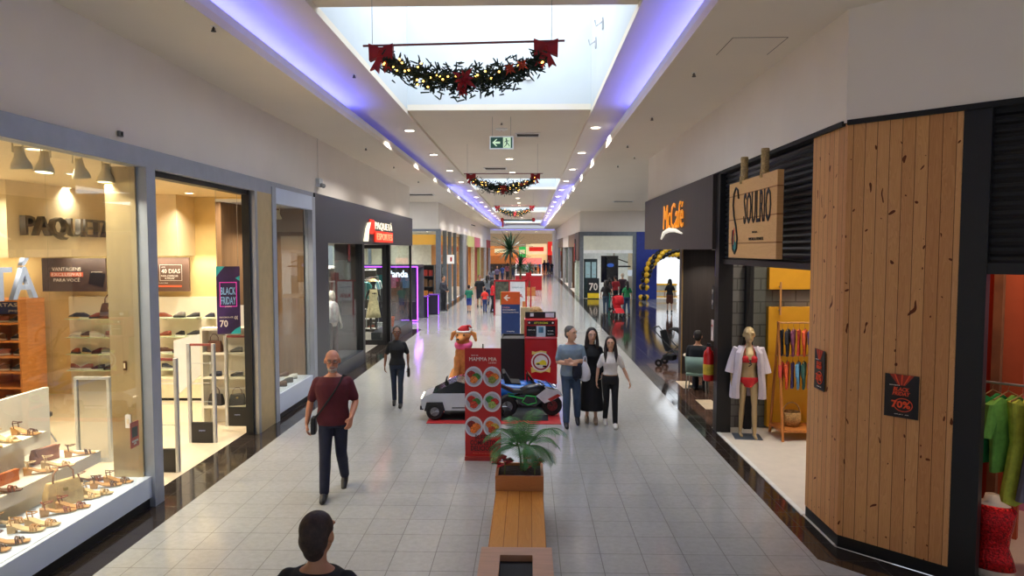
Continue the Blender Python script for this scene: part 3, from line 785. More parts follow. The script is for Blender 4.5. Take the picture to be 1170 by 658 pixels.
for i, (x, y) in enumerate(((-5.6, 16.2), (-5.6, 18), (-7.5, 17), (-5.9, 20.4), (-7.5, 21.5), (-5.6, 23.4), (-5.6, 25.2), (-7.6, 24.8), (-9.5, 19))):
    led_light('white downlight in the dark fronted sports shop ceiling, %s from the front' % ORD[i], (x, y, 3.4), 60, (1, .93, .82), .07, 9, group='sports shop downlights', tone=(255, 244, 226))
# tall shelf racks of shoes inside
def shoe_rack(label, loc, rz, w, h, ncol, nrow, col, seed, grp):
    t = thing('shoe_rack', label, 'shoe rack', loc, rz)
    MB().box(-w/2, w/2, .14, .18, 0, h).build('back_panel', M('rack_grey_%d' % col[0], col, .6), t)
    for k in range(nrow+1): MB().box(-w/2, w/2, -.16, .14, .12+k*(h-.2)/nrow, .14+k*(h-.2)/nrow).build('shelf_board', WHITE, t)
    rr = random.Random(seed)
    for r_ in range(nrow):
        for c_ in range(ncol):
            cc = rr.choice([WHT, NAVY, DK, RST, GRY, (190, 60, 60), WHT])
            lx = -w/2+(c_+.5)*w/ncol; z = .14+r_*(h-.2)/nrow
            p = V((lx, 0, 0)); p.rotate(Euler((0, 0, rz)))
            put('sneaker', cc, WHT, (loc[0]+p.x, loc[1]+p.y, z), rz+R(8*((c_ % 3)-1)), '%s trainer, row %s up and %s along on %s' % (CN.get(cc, 'red'), ORD[r_], ORD[c_], grp), 'shoe', 'trainers on %s' % grp)
    return t
shoe_rack('tall shoe rack behind the sports shop window mannequin', (-5.75, 20.6, 0), R(0), 1.15, 2.6, 3, 6, (170, 168, 164), 4, 'the sports window rack')
shoe_rack('tall dark shoe rack behind the white dressed mannequin', (-6.35, 25.5, 0), R(0), 1.2, 2.4, 3, 6, (70, 66, 62), 8, 'the sports entrance rack')
# illuminated logo
t = thing('shop_sign', 'lit white and red logo sign on the charcoal shop front', 'sign', (-4.49, 20.55, 3.62), R(90)); t.scale = (1.6, 1, 1)
LW = M('sign_white_lit', (250, 240, 214), .4, var=0, emit=.75); LR = M('sign_red_lit', (226, 44, 20), .4, var=0, emit=.7)
MB().prism([(-1.3, -.30), (-1.0, -.30), (-.93, 0), (-.78, .26), (-1.0, .22), (-1.15, .05)], None, 'y', -.03, .03).build('white_swoosh', LW, t)
MB().prism([(-.85, .33), (-.55, .33), (-.50, .26), (-.50, .0), (-.62, -.08), (-.86, -.08), (-.82, .05)], None, 'y', -.03, .03).build('red_wing', LR, t)
text('letters', 'PAQUET\u00c1', LW, t, (.35, -.012, .19), 0, 1.55, .30, .02, off=.0)
MB().box(-.47, 1.15, -.03, 0, -.30, .02).build('red_plate', LR, t)
text('letters', 'ESPORTES', M('sign_red_dark', (255, 150, 110), .4, var=0, emit=.9), t, (.35, -.042, -.14), 0, 1.4, .2, .02, off=.0)

# generic garments
def garment(kind, mat, s=1.0):
    m = MB()
    if kind == 'shirt': pl = [(-.10, 0), (-.22, -.06), (-.30, -.34), (-.22, -.36), (-.17, -.20), (-.18, -.66), (.18, -.66), (.17, -.20), (.22, -.36), (.30, -.34), (.22, -.06), (.10, 0), (0, -.05)]
    elif kind == 'dress': pl = [(-.08, 0), (-.16, -.03), (-.15, -.22), (-.12, -.42), (-.24, -1.0), (-.10, -1.03), (.05, -1.0), (.22, -1.03), (.12, -.42), (.15, -.22), (.16, -.03), (.08, 0), (0, -.08)]
    else: pl = [(-.08, 0), (-.10, -.05), (-.03, -.11), (-.02, -.02), (0, -.015), (.02, -.02), (.03, -.11), (.10, -.05), (.08, 0)]
    pl = [(x*s, z*s) for x, z in pl]
    rings = []
    n = len(pl)
    for y, q in ((-.022, .92), (-.010, 1), (.010, 1), (.022, .92)):
        rings.append([V((p[0]*q, y*s*(1+.8*abs(math.sin(i*1.9)))+.012*math.sin(i*2.3), p[1])) for i, p in enumerate(pl)])
    m.loft(rings)
    return m
def hung_garment(name, kind, mat, loc, rz, label, cat, group, s=1.0):
    t = thing(name, label, cat, loc, rz, group)
    garment(kind, mat, s).build('cloth', mat, t)
    MB().tube([(-.16*s, 0, -.02*s), (0, 0, .05*s), (.16*s, 0, -.02*s)], .006, 5).tube([(0, 0, .05*s), (0, 0, .08), (.015, 0, .10), (0, 0, .12), (-.015, 0, .105)], .003, 5).build('hanger', M('hanger_wood', (150, 110, 66), .5), t)
    return t
def FAB(c): return M('fabric_%d_%d_%d' % c, c, .85, var=.12, scale=14)
def rail(label, loc, rz, w, h, name='clothes_rail', mat=None):
    t = thing(name, label, 'clothes rail', loc, rz); mat = mat or STEEL
    for sx in (-1, 1):
        MB().tube([(sx*w/2, 0, .02), (sx*w/2, 0, h)], .014, 6).build('upright', mat, t)
        MB().tube([(sx*w/2, -.22, .015), (sx*w/2, .22, .015)], .014, 6).build('foot', mat, t)
    MB().tube([(-w/2, 0, h), (w/2, 0, h)], .012, 6).build('cross_rail', mat, t)
    return t
TEALS = [(60, 130, 130), (40, 90, 100), (150, 170, 170), (90, 110, 120), (40, 60, 80), (200, 204, 200), (50, 120, 90), (90, 60, 110)]
def stock_rail(label, loc, rz, w, h, cols, kind, grp, s=1.0, step=.12, word='garment', name='clothes_rail'):
    rail(label, loc, rz, w, h)
    n = int((w-.1)/step)
    for i in range(n):
        p = V((-w/2+.1+i*step, 0, 0)); p.rotate(Euler((0, 0, rz))); c = cols[i % len(cols)]
        hung_garment('hanging_'+kind, kind, FAB(c), (loc[0]+p.x, loc[1]+p.y, loc[2]+h-.13), rz+R(60), 'hanging %s, %s from the left on %s' % (word, ORD[i % 16], grp), 'clothing', 'clothes on '+grp, s)
stock_rail('steel rail of teal sportswear behind the corner window', (-5.6, 24.3, .36), R(90), 1.9, 1.75, TEALS, 'shirt', 'the upper corner window rail', .9, word='sports shirt')
stock_rail('steel rail of dark sportswear at the back of the corner window', (-8.3, 25.6, 0), R(0), 1.8, 2.15, TEALS[::-1], 'shirt', 'the back corner rail', .9, word='dark sports shirt')
t = thing('floor_basket', 'orange basket on the corner window plinth', 'basket', (-4.95, 24.2, .36))
MB().lathe([(.12, 0), (.17, .34), (.155, .34), (.11, .02)], n=14).build('basket_body', M('orange_plastic', (214, 96, 44), .5), t)
MB().tube([(.16*math.cos(q*PI/8), 0, .34+.14*math.sin(q*PI/8)) for q in range(9)], .008, 6).build('handle', BLACK, t)

# ---------------- purple neon kiosk in the left side corridor ----------------
NE = M('purple_neon', (160, 70, 255), .4, var=0, emit=3.2)
KB = M('kiosk_dark', (40, 34, 52), .5)
t = thing('kiosk', 'dark kiosk outlined with purple neon tubes and lit white lettering', 'kiosk', (-6.2, 29.4, 0))
MB().box(-1.55, 1.42, -.3, 1.6, 2.30, 2.42).build('canopy', KB, t)
for x in (-1.5, 1.34): MB().box(x, x+.08, -.3, -.22, 0, 2.3).build('post', KB, t)
MB().box(-1.5, 1.42, 1.5, 1.6, 0, 2.3).build('back_panel', M('kiosk_grey', (90, 92, 100), .6), t)
MB().box(-1.42, 1.34, -.28, .2, 0, .85).build('counter', KB, t)
MB().tube([(-1.55, -.33, 2.36), (1.44, -.33, 2.36)], .028, 6).build('neon_tube', NE, t)
MB().tube([(1.44, -.33, 2.36), (1.44, -.33, .05)], .028, 6).build('neon_tube', NE, t)
MB().tube([(.72, -.33, .05), (1.44, -.33, .05)], .028, 6).build('neon_tube', NE, t)
text('letters', 'Panda', M('panda_white', (222, 232, 255), .4, var=0, emit=2.2), t, (.62, -.36, 2.06), 0, .84, .30, .05, off=.015)
area_light('neon_glow', (1.5, -.4, 1.2), (.05, 2.2), 14, (.5, .2, 1), (0, R(-60), 0), parent=t)
for i, x in enumerate((-1.0, -.4, .2, .8)):
    p = hung_garment('hanging_shirt', 'shirt', FAB([(170, 190, 200), (60, 150, 150), (210, 120, 160), (90, 130, 170)][i]), (-6.2+x, 29.9, 2.0), R(20), 'child size shirt hung in the neon kiosk, %s from the left' % ORD[i], 'clothing', 'shirts in the neon kiosk', .9)
def neon_plinth(label, loc):
    t = thing('display_pedestal', label, 'pedestal', loc, 0, 'purple edged pedestals')
    MB().rbox(-.24, .24, -.24, .24, .02, .92, .02).build('column', KB, t)
    MB().box(-.26, .26, -.26, .26, .92, .96).build('top_plate', M('violet_top', (96, 50, 150), .4, emit=.25), t)
    MB().box(-.26, -.24, -.26, -.24, .02, .92).box(.24, .26, -.26, -.24, .02, .92).build('edge_light', NE, t)
neon_plinth('dark pedestal with purple lit edges nearest the neon kiosk', (-4.85, 31.2, 0))
neon_plinth('dark pedestal with purple lit edges beside the metal column', (-4.55, 32.6, 0))

# ---------------- yellow band shop: front facing Y=34.8 and side along the corridor ----------------
MU = M('grey_mullion', (120, 128, 136), .4, .5)
YB = M('yellow_band', (226, 160, 40), .5, var=.02, emit=.25)
sbox('floor', SHOPF2, -16, -4.7, 35, 80, -.01, .004)
sbox('ceiling', WHITE, -16, -4.76, 35, 80, 4.13, 4.2)
sbox('wall_left', M('shop_white', (226, 226, 220), .7), -10.1, -10, 35, 80, 0, 4.13)
sbox('wall_left', M('shop_white', (226, 226, 220), .7), -10, -6.0, 41.9, 42, 0, 4.13)
sbox('trim_24', MU, -16, -4.5, 34.72, 34.8, 4.02, 4.14)
sbox('trim_25', MU, -4.72, -4.48, 34.66, 34.9, 0, 4.14)
sbox('trim_26', MU, -8.2, -8.05, 34.72, 34.8, 0, 4.02)
sbox('trim_27', MU, -12, -4.72, 34.72, 34.82, .0, .14)
sbox('window_8', GLASS, -12, -4.72, 34.78, 34.79, .14, 4.02)
sbox('trim_28', YB, -12, -4.75, 34.84, 34.88, 3.34, 3.86)
sbox('trim_29', YB, -4.85, -4.80, 34.9, 46, 3.34, 3.86)
y = 34.9; k = 9
for i, yy in enumerate((37.2, 39.5, 42.2, 46)):
    sbox('window_%d' % (9+i), GLASS, -4.60, -4.59, y, yy, .1, 4.1)
    sbox('trim_%d' % (30+i), MU, -4.68, -4.48, yy, yy+.16, 0, 4.13); y = yy+.16
for i, (x, y) in enumerate(((-6.2, 36), (-8.5, 37), (-5.8, 39), (-6.5, 42), (-5.8, 45), (-8, 40.5), (-6, 49), (-6, 54), (-6, 60), (-6, 67), (-6, 74))):
    led_light('white downlight inside the far left shops, %s going away' % ORD[i], (x, y, 4.13), 40, (1, .95, .86), .09, 10, group='far left shop downlights', tone=(255, 246, 230))
def goods_rack(label, loc, rz, w, h, rows, mats, seed, word):
    """shelf unit with rows of boxed goods, each box its own object"""
    t = thing('goods_shelf', label, 'shelving', loc, rz)
    MB().box(-w/2, w/2, .2, .24, 0, h).build('back_panel', M('dark_grey_shelf', (62, 62, 64), .5), t)
    MB().box(-w/2-.03, -w/2, -.2, .24, 0, h).build('side_panel', M('dark_grey_shelf'), t)
    MB().box(w/2, w/2+.03, -.2, .24, 0, h).build('side_panel', M('dark_grey_shelf'), t)
    rr = random.Random(seed)
    for k in range(rows+1):
        MB().box(-w/2, w/2, -.2, .2, .05+k*(h-.1)/rows, .08+k*(h-.1)/rows).build('shelf_board', M('dark_grey_shelf'), t)
    for k in range(rows):
        n = int(w/.26)
        for i in range(n):
            bw = w/n*.8; bh = (h-.1)/rows*rr.uniform(.45, .72); m = mats[(i//2+k) % len(mats)]
            p = V((-w/2+(i+.5)*w/n, -.05, 0)); p.rotate(Euler((0, 0, rz)))
            b = MB().rbox(-bw/2, bw/2, -.1, .1, 0, bh, .02).build('goods_box', m, None, loc=(loc[0]+p.x, loc[1]+p.y, loc[2]+.08+k*(h-.1)/rows), rot=(0, 0, rz))
            tag(b, '%s, %s row up, %s from the left' % (word, ORD[k], ORD[i]), 'goods', 'goods on: '+label)
OG = [M('orange_goods', (220, 130, 50), .5), M('brown_goods', (120, 80, 50), .5), M('red_goods', (180, 50, 40), .5)]
goods_rack('dark shelving with orange goods behind the yellow banded shop window', (-5.75, 35.4, 0), 0, 1.6, 2.3, 4, OG, 2, 'boxed goods on the shelf by the guard')
goods_rack('dark shelving deeper in the yellow banded shop', (-8.9, 35.6, 0), 0, 1.6, 2.2, 4, [M('blue_goods', (60, 90, 140), .5), OG[0], M('white_goods', (210, 210, 206), .5)], 6, 'boxed goods on the deeper shelf')
goods_rack('shelf of blue goods seen through the side window', (-5.3, 41.2, 0), R(90), 1.8, 2.2, 4, [M('blue_goods'), M('white_goods')], 9, 'boxed goods in the side window')
# red and white hanging bracket sign at the doorway
t = thing('bracket_sign', 'small red and white sign on the glass front beyond the guard', 'sign', (-4.4, 38.2, 2.55), R(0))
MB().box(-.22, .22, 0, .05, -.25, .25).build('panel', M('sign_whiteish', (230, 228, 224), .5, emit=.4), t)
MB().box(-.30, -.22, 0, .05, -.35, .35).build('red_edge', RED, t)
MB().box(-.05, .05, 0, .03, -.12, .12).build('red_mark', RED, t, loc=(.05, -.02, 0))
# further shop fronts down the left side: fascia, piers, doors, each with its own front
def shopfront(n, y0, y1, xw, hd, bandm, pierm, backm, top=4.13, side=-1, dh=3.3):
    """open shop front along the corridor: side -1 left, +1 right"""
    s = side
    sbox('trim_%d' % n, pierm, xw, xw+s*.25, y0, y0+.35, 0, top)
    sbox('trim_%d' % (n+1), pierm, xw, xw+s*.25, y1-.35, y1, 0, top)
    sbox('trim_%d' % (n+2), bandm, xw-s*.02, xw+s*.2, y0+.35, y1-.35, dh, top)
    sbox('wall_left' if s < 0 else 'wall_right', backm, xw+s*2.6, xw+s*2.7, y0, y1, 0, top)
    sbox('wall_left' if s < 0 else 'wall_right', backm, xw+s*.3, xw+s*2.6, y1-.08, y1, 0, top)
sbox('trim_50', M('door_brown', (92, 58, 40), .5, var=.1), -4.62, -4.48, 48.4, 50.4, 0, 3.4)
sbox('trim_51', M('pier_grey', (136, 138, 140), .6), -4.66, -4.42, 46.16, 48.4, 0, 4.13)
shopfront(60, 50.4, 57, -4.55, 0, M('band_yellowgreen', (176, 176, 110), .6, emit=.15), M('pier_cream', (200, 190, 160), .6), M('backw_orange', (220, 160, 100), .7))
shopfront(64, 57, 64, -4.55, 0, M('band_pink', (180, 90, 110), .6, emit=.15), M('pier_olive', (150, 160, 90), .6), M('backw_pink', (206, 130, 130), .7))
shopfront(68, 64, 73, -4.55, 0, M('band_white', (220, 214, 206), .6), M('pier_white', (214, 210, 204), .6), M('backw_cream', (226, 196, 150), .7))
shopfront(72, 73, 81, -4.55, 0, M('band_red', (160, 40, 44), .6, emit=.1), M('pier_white'), M('backw_orange'))

# ---------------- right side, far: cross corridor wall with shops at Y=43 ----------------
sbox('ceiling', WHITE, 3.4, 13, 43.2, 80, 4.2, 4.28)
sbox('floor', SHOPF2, 3.3, 19, 43.05, 80, -.01, .004)
sbox('trim_34', MU, 3.2, 6.75, 42.88, 43.0, 3.95, 4.2)
sbox('trim_35', M('band_sheer', (214, 214, 196), .5, var=.03, emit=.15), 3.42, 6.5, 42.92, 42.99, 3.06, 3.95)
sbox('trim_36', MU, 3.2, 3.42, 42.85, 43.05, 0, 4.0)
sbox('trim_37', MU, 6.5, 6.72, 42.85, 43.05, 0, 4.0)
sbox('trim_38', M('soft_white', (226, 228, 226), .5, emit=.2), 3.42, 6.5, 42.90, 43.0, 2.86, 3.06)
sbox('window_13', GLASS, 4.9, 6.5, 42.96, 42.97, .1, 2.86)
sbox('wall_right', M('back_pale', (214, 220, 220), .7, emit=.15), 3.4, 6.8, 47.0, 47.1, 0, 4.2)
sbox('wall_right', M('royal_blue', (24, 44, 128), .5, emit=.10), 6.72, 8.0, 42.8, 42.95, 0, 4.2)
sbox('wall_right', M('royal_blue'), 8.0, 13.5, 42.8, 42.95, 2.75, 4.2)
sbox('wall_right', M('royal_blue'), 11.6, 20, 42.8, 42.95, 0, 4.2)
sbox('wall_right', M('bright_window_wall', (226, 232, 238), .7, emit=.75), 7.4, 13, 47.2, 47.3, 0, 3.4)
for i, (x, y) in enumerate(((4.6, 44.5), (8.8, 44.5), (10.5, 44.8), (4.2, 50), (4.2, 56), (4.2, 62), (4.2, 70))):
    led_light('white downlight inside the far right shops, %s in order' % ORD[i], (x, y, 4.2), 40, (1, .97, .92), .09, 10, group='far right shop downlights', tone=(255, 250, 240))
# shop display: black TV, sale poster, shelving
t = thing('television', 'large black television screen standing in the far shop window', 'television', (5.15, 43.6, 0))
MB().rbox(-.55, .55, -.03, .03, 1.0, 2.7, .02).build('screen_case', BLACK, t)
MB().box(-.50, .50, -.035, -.03, 1.05, 2.65).build('screen', M('screen_dark', (16, 18, 34), .12, var=.3, scale=3), t)
MB().box(-.06, .06, -.05, .05, .0, 1.0).box(-.4, .4, -.2, .2, 0, .05).build('stand', BLACK, t)
MB().ell((.05, -.045, 2.1), (.22, .01, .13)).build('screen_picture', M('screen_blue', (50, 90, 180), .3, emit=.5), t)
t = thing('sale_poster', 'black and yellow sale poster reading 70 in the far shop', 'poster', (4.05, 42.8, .55))
MB().box(-.36, .36, 0, .03, -.55, .75).build('panel', M('poster_dark', (34, 40, 46), .5), t)
text('lettering', '70', TW, t, (0, -.01, .22), 0, .55, .48, off=.02)
MB().box(-.36, .36, -.006, 0, -.50, -.18).build('yellow_strip', M('poster_yellow', (220, 190, 40), .5, emit=.15), t)
t = thing('display_cabinet', 'tall dark green display cabinet beside the television', 'cabinet', (3.95, 43.8, 0))
MB().box(-.42, .42, -.2, .2, 0, 2.5).build('cabinet_body', M('cabinet_teal', (44, 66, 70), .4, var=.2), t)
MB().box(-.34, -.02, -.22, -.2, 1.3, 2.3).box(.06, .34, -.22, -.2, 1.3, 2.3).build('cabinet_glass', M('cabinet_pale', (150, 180, 186), .3, emit=.3), t)
for x in (-.18, .2): MB().box(x-.08, x+.08, -.26, -.22, 1.5, 1.53).build('handle', STEEL, t)
t = thing('wall_screen', 'angled black wall bracket and shelf behind the far shop window', 'wall bracket', (6.1, 44.6, 2.2))
MB().tube([(-.5, 0, .35), (.35, 0, .05)], .04, 6).build('arm', BLACK, t)
MB().box(-.5, .5, -.2, .0, -.25, -.15).build('shelf', BLACK, t)
text('letters', 'C', TW, thing('shop_sign', 'single white letter C on the royal blue wall', 'sign', (7.62, 42.796, 3.3)), (0, 0, 0), 0, .34, .42, .03)
# bright windows with blinds behind the arch, yellow counters
t = thing('window_blind', 'white slatted window blind glowing beyond the balloon arch', 'blind', (10.0, 47.15, 2.0))
MB().box(-.85, .85, 0, .05, -.75, .75).build('blind_panel', M('blind_glow', (232, 238, 244), .6, emit=.9, var=0), t)
for k in range(12): MB().box(-.85, .85, -.02, 0, -.72+.125*k, -.69+.125*k).build('slat', M('slat_grey', (180, 186, 194), .6), t)
for i, (x, y, w) in enumerate(((8.9, 44.6, 1.4), (10.7, 44.8, 1.6))):
    t = thing('counter', 'yellow trimmed counter behind the balloon arch, %s' % ('left one' if i == 0 else 'right one'), 'counter', (x, y, 0))
    YE = M('counter_yellow', (232, 184, 44), .5, emit=.1)
    MB().box(-w/2, w/2, -.3, .3, .78, .88).build('countertop', YE, t)
    MB().box(-w/2+.04, w/2-.04, -.26, .26, .08, .78).build('counter_body', M('counter_pale', (206, 206, 196), .5), t)
    MB().box(-w/2, w/2, -.28, .28, 0, .08).build('counter_base', YE, t)
    MB().box(-w/2, w/2, -.31, -.29, .36, .44).build('front_rail', YE, t)
# side shops along the corridor beyond x=642..662
sbox('trim_80', M('dark_front', (46, 44, 48), .4), 3.15, 3.4, 43.05, 47, 2.4, 4.2)
sbox('trim_81', M('pale_front', (196, 206, 196), .5), 3.15, 3.4, 46.2, 46.8, 0, 2.4)
sbox('window_14', GLASS, 3.2, 3.21, 43.1, 46.2, .1, 2.4)
shopfront(82, 47, 55, 3.2, 0, M('band_dim', (120, 100, 80), .5), M('pier_grey'), M('backw_brown', (130, 100, 76), .7), 4.2, 1)
shopfront(86, 55, 64, 3.2, 0, M('band_white'), M('pier_grey'), M('backw_teal', (120, 130, 128), .7), 4.2, 1)
shopfront(90, 64, 74, 3.2, 0, M('band_dim'), M('pier_grey'), M('backw_brown'), 4.2, 1)
sbox('trim_94', PLASTER, 3.0, 3.6, 79, 80.2, 0, H1)
sbox('trim_95', PLASTER, 3.1, 3.5, 90, 90.6, 0, H1)
t = thing('poster_screen', 'tall upright poster with red picture on the far right pier', 'poster', (3.1, 46.5, 3.0), R(-90))
MB().box(-.3, .3, 0, .06, -.8, .8).build('frame', BLACK, t)
MB().box(-.25, .25, -.01, 0, -.7, .5).build('picture', M('pic_red', (170, 60, 60), .5, var=.4, emit=.3), t)

# ---------------- end of the corridor: lit food shops ----------------
def lit_front(name, label, x0, x1, y, zs, m, cat='shop front'):
    t = thing(name, label, cat, ((x0+x1)/2, y, 0)); w = (x1-x0)/2
    MB().box(-w, w, -.1, .2, zs[0], zs[1]).build('fascia', m[0], t)
    MB().box(-w, w, .6, .8, 0, zs[0]).build('back_wall', m[1], t)
    MB().box(-w, w, -.3, .2, 0, 1.05).build('counter', m[2], t)
    MB().box(-w*.7, w*.7, -.14, -.1, zs[0]+(zs[1]-zs[0])*.3, zs[0]+(zs[1]-zs[0])*.7).build('lit_sign', m[3], t)
OL = M('orange_lit', (230, 140, 70), .5, emit=.45); CL = M('cream_lit', (240, 218, 170), .5, emit=.6); RL = M('red_lit', (220, 40, 30), .5, emit=.55)
DKB = M('dark_back', (60, 46, 40), .6)
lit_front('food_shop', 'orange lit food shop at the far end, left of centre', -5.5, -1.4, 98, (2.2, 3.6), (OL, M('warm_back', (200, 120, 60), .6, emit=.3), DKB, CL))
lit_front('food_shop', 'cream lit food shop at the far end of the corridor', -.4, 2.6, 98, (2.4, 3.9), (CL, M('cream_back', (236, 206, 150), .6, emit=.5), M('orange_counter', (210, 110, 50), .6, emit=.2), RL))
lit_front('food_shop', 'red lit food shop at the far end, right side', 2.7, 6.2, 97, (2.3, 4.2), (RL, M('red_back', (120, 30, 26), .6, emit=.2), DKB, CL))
lit_front('food_shop', 'green signed shop at the far end behind the palm', -1.4, -.4, 97.8, (2.0, 3.5), (M('green_lit', (60, 190, 90), .5, emit=.5), DKB, DKB, CL))
lit_front('food_shop', 'dim red shop at the far end, leftmost', -10, -5.6, 98, (2.3, 3.8), (M('dim_red', (120, 40, 44), .6, emit=.1), DKB, DKB, OL))
for i, x in enumerate((-3, 1, 4.5)):
    led_light('ceiling light over the far food shops, %s from the left' % ORD[i], (x, 92, H1), 160, (1, .85, .65), .14, 10, group='lights over the food shops')
# a blue cove across the end
area_light('cove_led_strip', (0, 83, 5.2), (9, .1), 150, BLUE, (PI, 0, 0))
# ---------------- right side: timber corner pier ----------------
PINE = wood_mat('pine_boards', (220, 166, 108), (178, 114, 64), .112, 0, ring=1.0)
s2 = math.sqrt(.5)
# two faces: along the corridor (Y 7.05..7.88) and the 45 degree face
struct(MB().box(-.415, .415, 0, .12, .13, 4.37).build('wall_right', PINE, loc=(3.22, 7.465, 0), rot=(0, 0, R(-90))))
pc = (3.22+.355+.06*s2*0, 7.05-.355)
struct(MB().box(-.502, .502, 0, .12, .13, 4.37).build('wall_right', PINE, loc=(3.22+.71/2, 7.05-.71/2, 0), rot=(0, 0, R(-45))))
struct(MB().box(-.415, .415, .008, .12, 0, .13).build('baseboard_right', BLACK, loc=(3.22, 7.465, 0), rot=(0, 0, R(-90))))
struct(MB().box(-.502, .502, .008, .12, 0, .13).build('baseboard_right', BLACK, loc=(3.575, 6.695, 0), rot=(0, 0, R(-45))))
struct(MB().box(-.05, .5, .11, .2, 0, 4.37).build('wall_right', M('pier_back', (120, 96, 70), .8), loc=(3.575, 6.695, 0), rot=(0, 0, R(-45))))
sbox('trim_100', MATTE, 3.18, 3.4, 7.1, 18.4, 4.35, 4.40)
def on45(t, d=0.0, z=0.0): return V((3.22+t*s2+d*s2, 7.05-t*s2+d*s2, z))     # t along the face, d behind it
struct(MB().box(0, 3.2, -.03, .2, 4.35, 4.40).build('trim_101', MATTE, loc=on45(0), rot=(0, 0, R(-45))))
# ---- right shop on the slanted front: black frame, shutter header, orange interior
struct(MB().box(1.0, 1.22, 0, .14, 0, 4.36).build('trim_102', BLACK, loc=on45(0), rot=(0, 0, R(-45))))
BSL = M('shutter_dark', (30, 28, 30), .45, .2, var=.05)
m = MB()
m.box(1.22, 3.2, .10, .13, 2.95, 4.36)
for k in range(17):
    z = 2.98+k*.081
    m.tube([(1.22, .10, z), (3.2, .10, z)], .030, 6)
struct(m.build('trim_103', BSL, loc=on45(0), rot=(0, 0, R(-45))))
struct(MB().box(1.22, 3.2, .02, .16, 2.88, 2.98).build('trim_104', BLACK, loc=on45(0), rot=(0, 0, R(-45))))
ORG = M('burnt_orange_wall', (176, 78, 42), .7, var=.03)
struct(MB().box(.8, 3.6, .10, 3.0, -.02, .002).build('floor', SHOPF2, loc=on45(0), rot=(0, 0, R(-45))))
struct(MB().box(.74, .80, .20, 2.6, 0, 4.2).build('wall_right', ORG, loc=on45(0), rot=(0, 0, R(-45))))
struct(MB().box(.72, 1.26, 1.55, 1.63, 0, 4.2).build('wall_right', ORG, loc=on45(0), rot=(0, 0, R(-45))))
struct(MB().box(.8, 4.2, 2.6, 2.7, 0, 4.2).build('wall_right', M('pink_wall', (206, 120, 150), .7), loc=on45(0), rot=(0, 0, R(-45))))
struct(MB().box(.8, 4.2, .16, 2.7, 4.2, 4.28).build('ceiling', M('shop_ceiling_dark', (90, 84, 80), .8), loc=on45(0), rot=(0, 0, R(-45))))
struct(MB().box(1.00, 1.08, 1.42, 1.54, 0, 4.2).build('trim_105', M('rough_wood_post', (120, 76, 46), .7, var=.15), loc=on45(0), rot=(0, 0, R(-45))))
o = area_light('shop_lamp', on45(1.8, .9, 4.1), (.3, .3), 34, (1, .72, .5))
# clothes rack with dresses
t = thing('garment_rack', 'pale timber garment rack of dresses inside the orange shop', 'clothes rack', on45(1.80, .72), R(-45))
PW = M('pale_timber', (196, 142, 88), .5, var=.1, scale=4, stretch=(6, 6, 1))
for sx in (-.74, .74):
    MB().box(sx-.025, sx+.025, -.03, .03, 0, 1.86).build('upright', PW, t)
    MB().box(sx-.025, sx+.025, -.28, .28, 0, .05).build('foot', PW, t)
MB().tube([(-.74, 0, 1.80), (.74, 0, 1.80)], .013, 8).build('cross_rail', STEEL, t)
DR = [('green shirt with white hem', 'shirt', (30, 140, 70), 1.0), ('light green shirt', 'shirt', (110, 170, 70), 1.1), ('yellow green striped dress', 'dress', (186, 196, 70), 1.0), ('grey dress', 'dress', (110, 108, 122), .95), ('white blouse', 'shirt', (206, 202, 204), 1.1), ('dark grey dress', 'dress', (92, 92, 98), 1.0), ('pale linen shirt', 'shirt', (212, 200, 188), 1.1), ('orange top', 'shirt', (214, 100, 50), 1.0), ('teal dress', 'dress', (50, 120, 120), 1.1), ('white dress', 'dress', (214, 212, 208), 1.2)]
for i, (nm, k, c, s) in enumerate(DR):
    p = on45(1.80-.64+i*.125, .72, 1.68)
    hung_garment('hanging_dress' if k == 'dress' else 'hanging_shirt', k, FAB(c), p, R(-45+62), '%s hanging on the pale timber rack, %s from the left' % (nm, ORD[i]), 'clothing', 'garments on the pale timber rack', s)
# mannequin bust with red sequins
t = thing('mannequin_bust', 'white mannequin bust wearing a red sequin top below the dress rack', 'mannequin', on45(1.27, .30, 0), R(-40))
MB().cyl((0, 0), .16, 0, .03, 20).cyl((0, 0), .02, .03, .08, 8).build('stand', MATTE, t)
def ring(z, rx, ry, y0=0, n=20): return [V((rx*math.cos(2*PI*k/n), y0+ry*math.sin(2*PI*k/n), z)) for k in range(n)]
BODYP = [(q[0]-.36,)+q[1:] for q in [(.42, .19, .12), (.50, .195, .125), (.60, .17, .11), (.70, .135, .095), (.80, .145, .105), (.90, .165, .125), (.98, .175, .125), (1.05, .185, .10), (1.09, .15, .085), (1.12, .07, .06), (1.18, .055, .055)]]
MB().loft([ring(*b) for b in BODYP]).build('torso', M('mannequin_white', (214, 196, 180), .4), t, smooth=True)
SEQ = M('red_sequins', (180, 14, 20), .25, .6, var=.5, scale=60, bump=.8)
MB().loft([ring(z, rx+.012, ry+.012) for z, rx, ry in [b[:3] for b in BODYP[1:9]]]).build('sequin_top', SEQ, t, smooth=True)
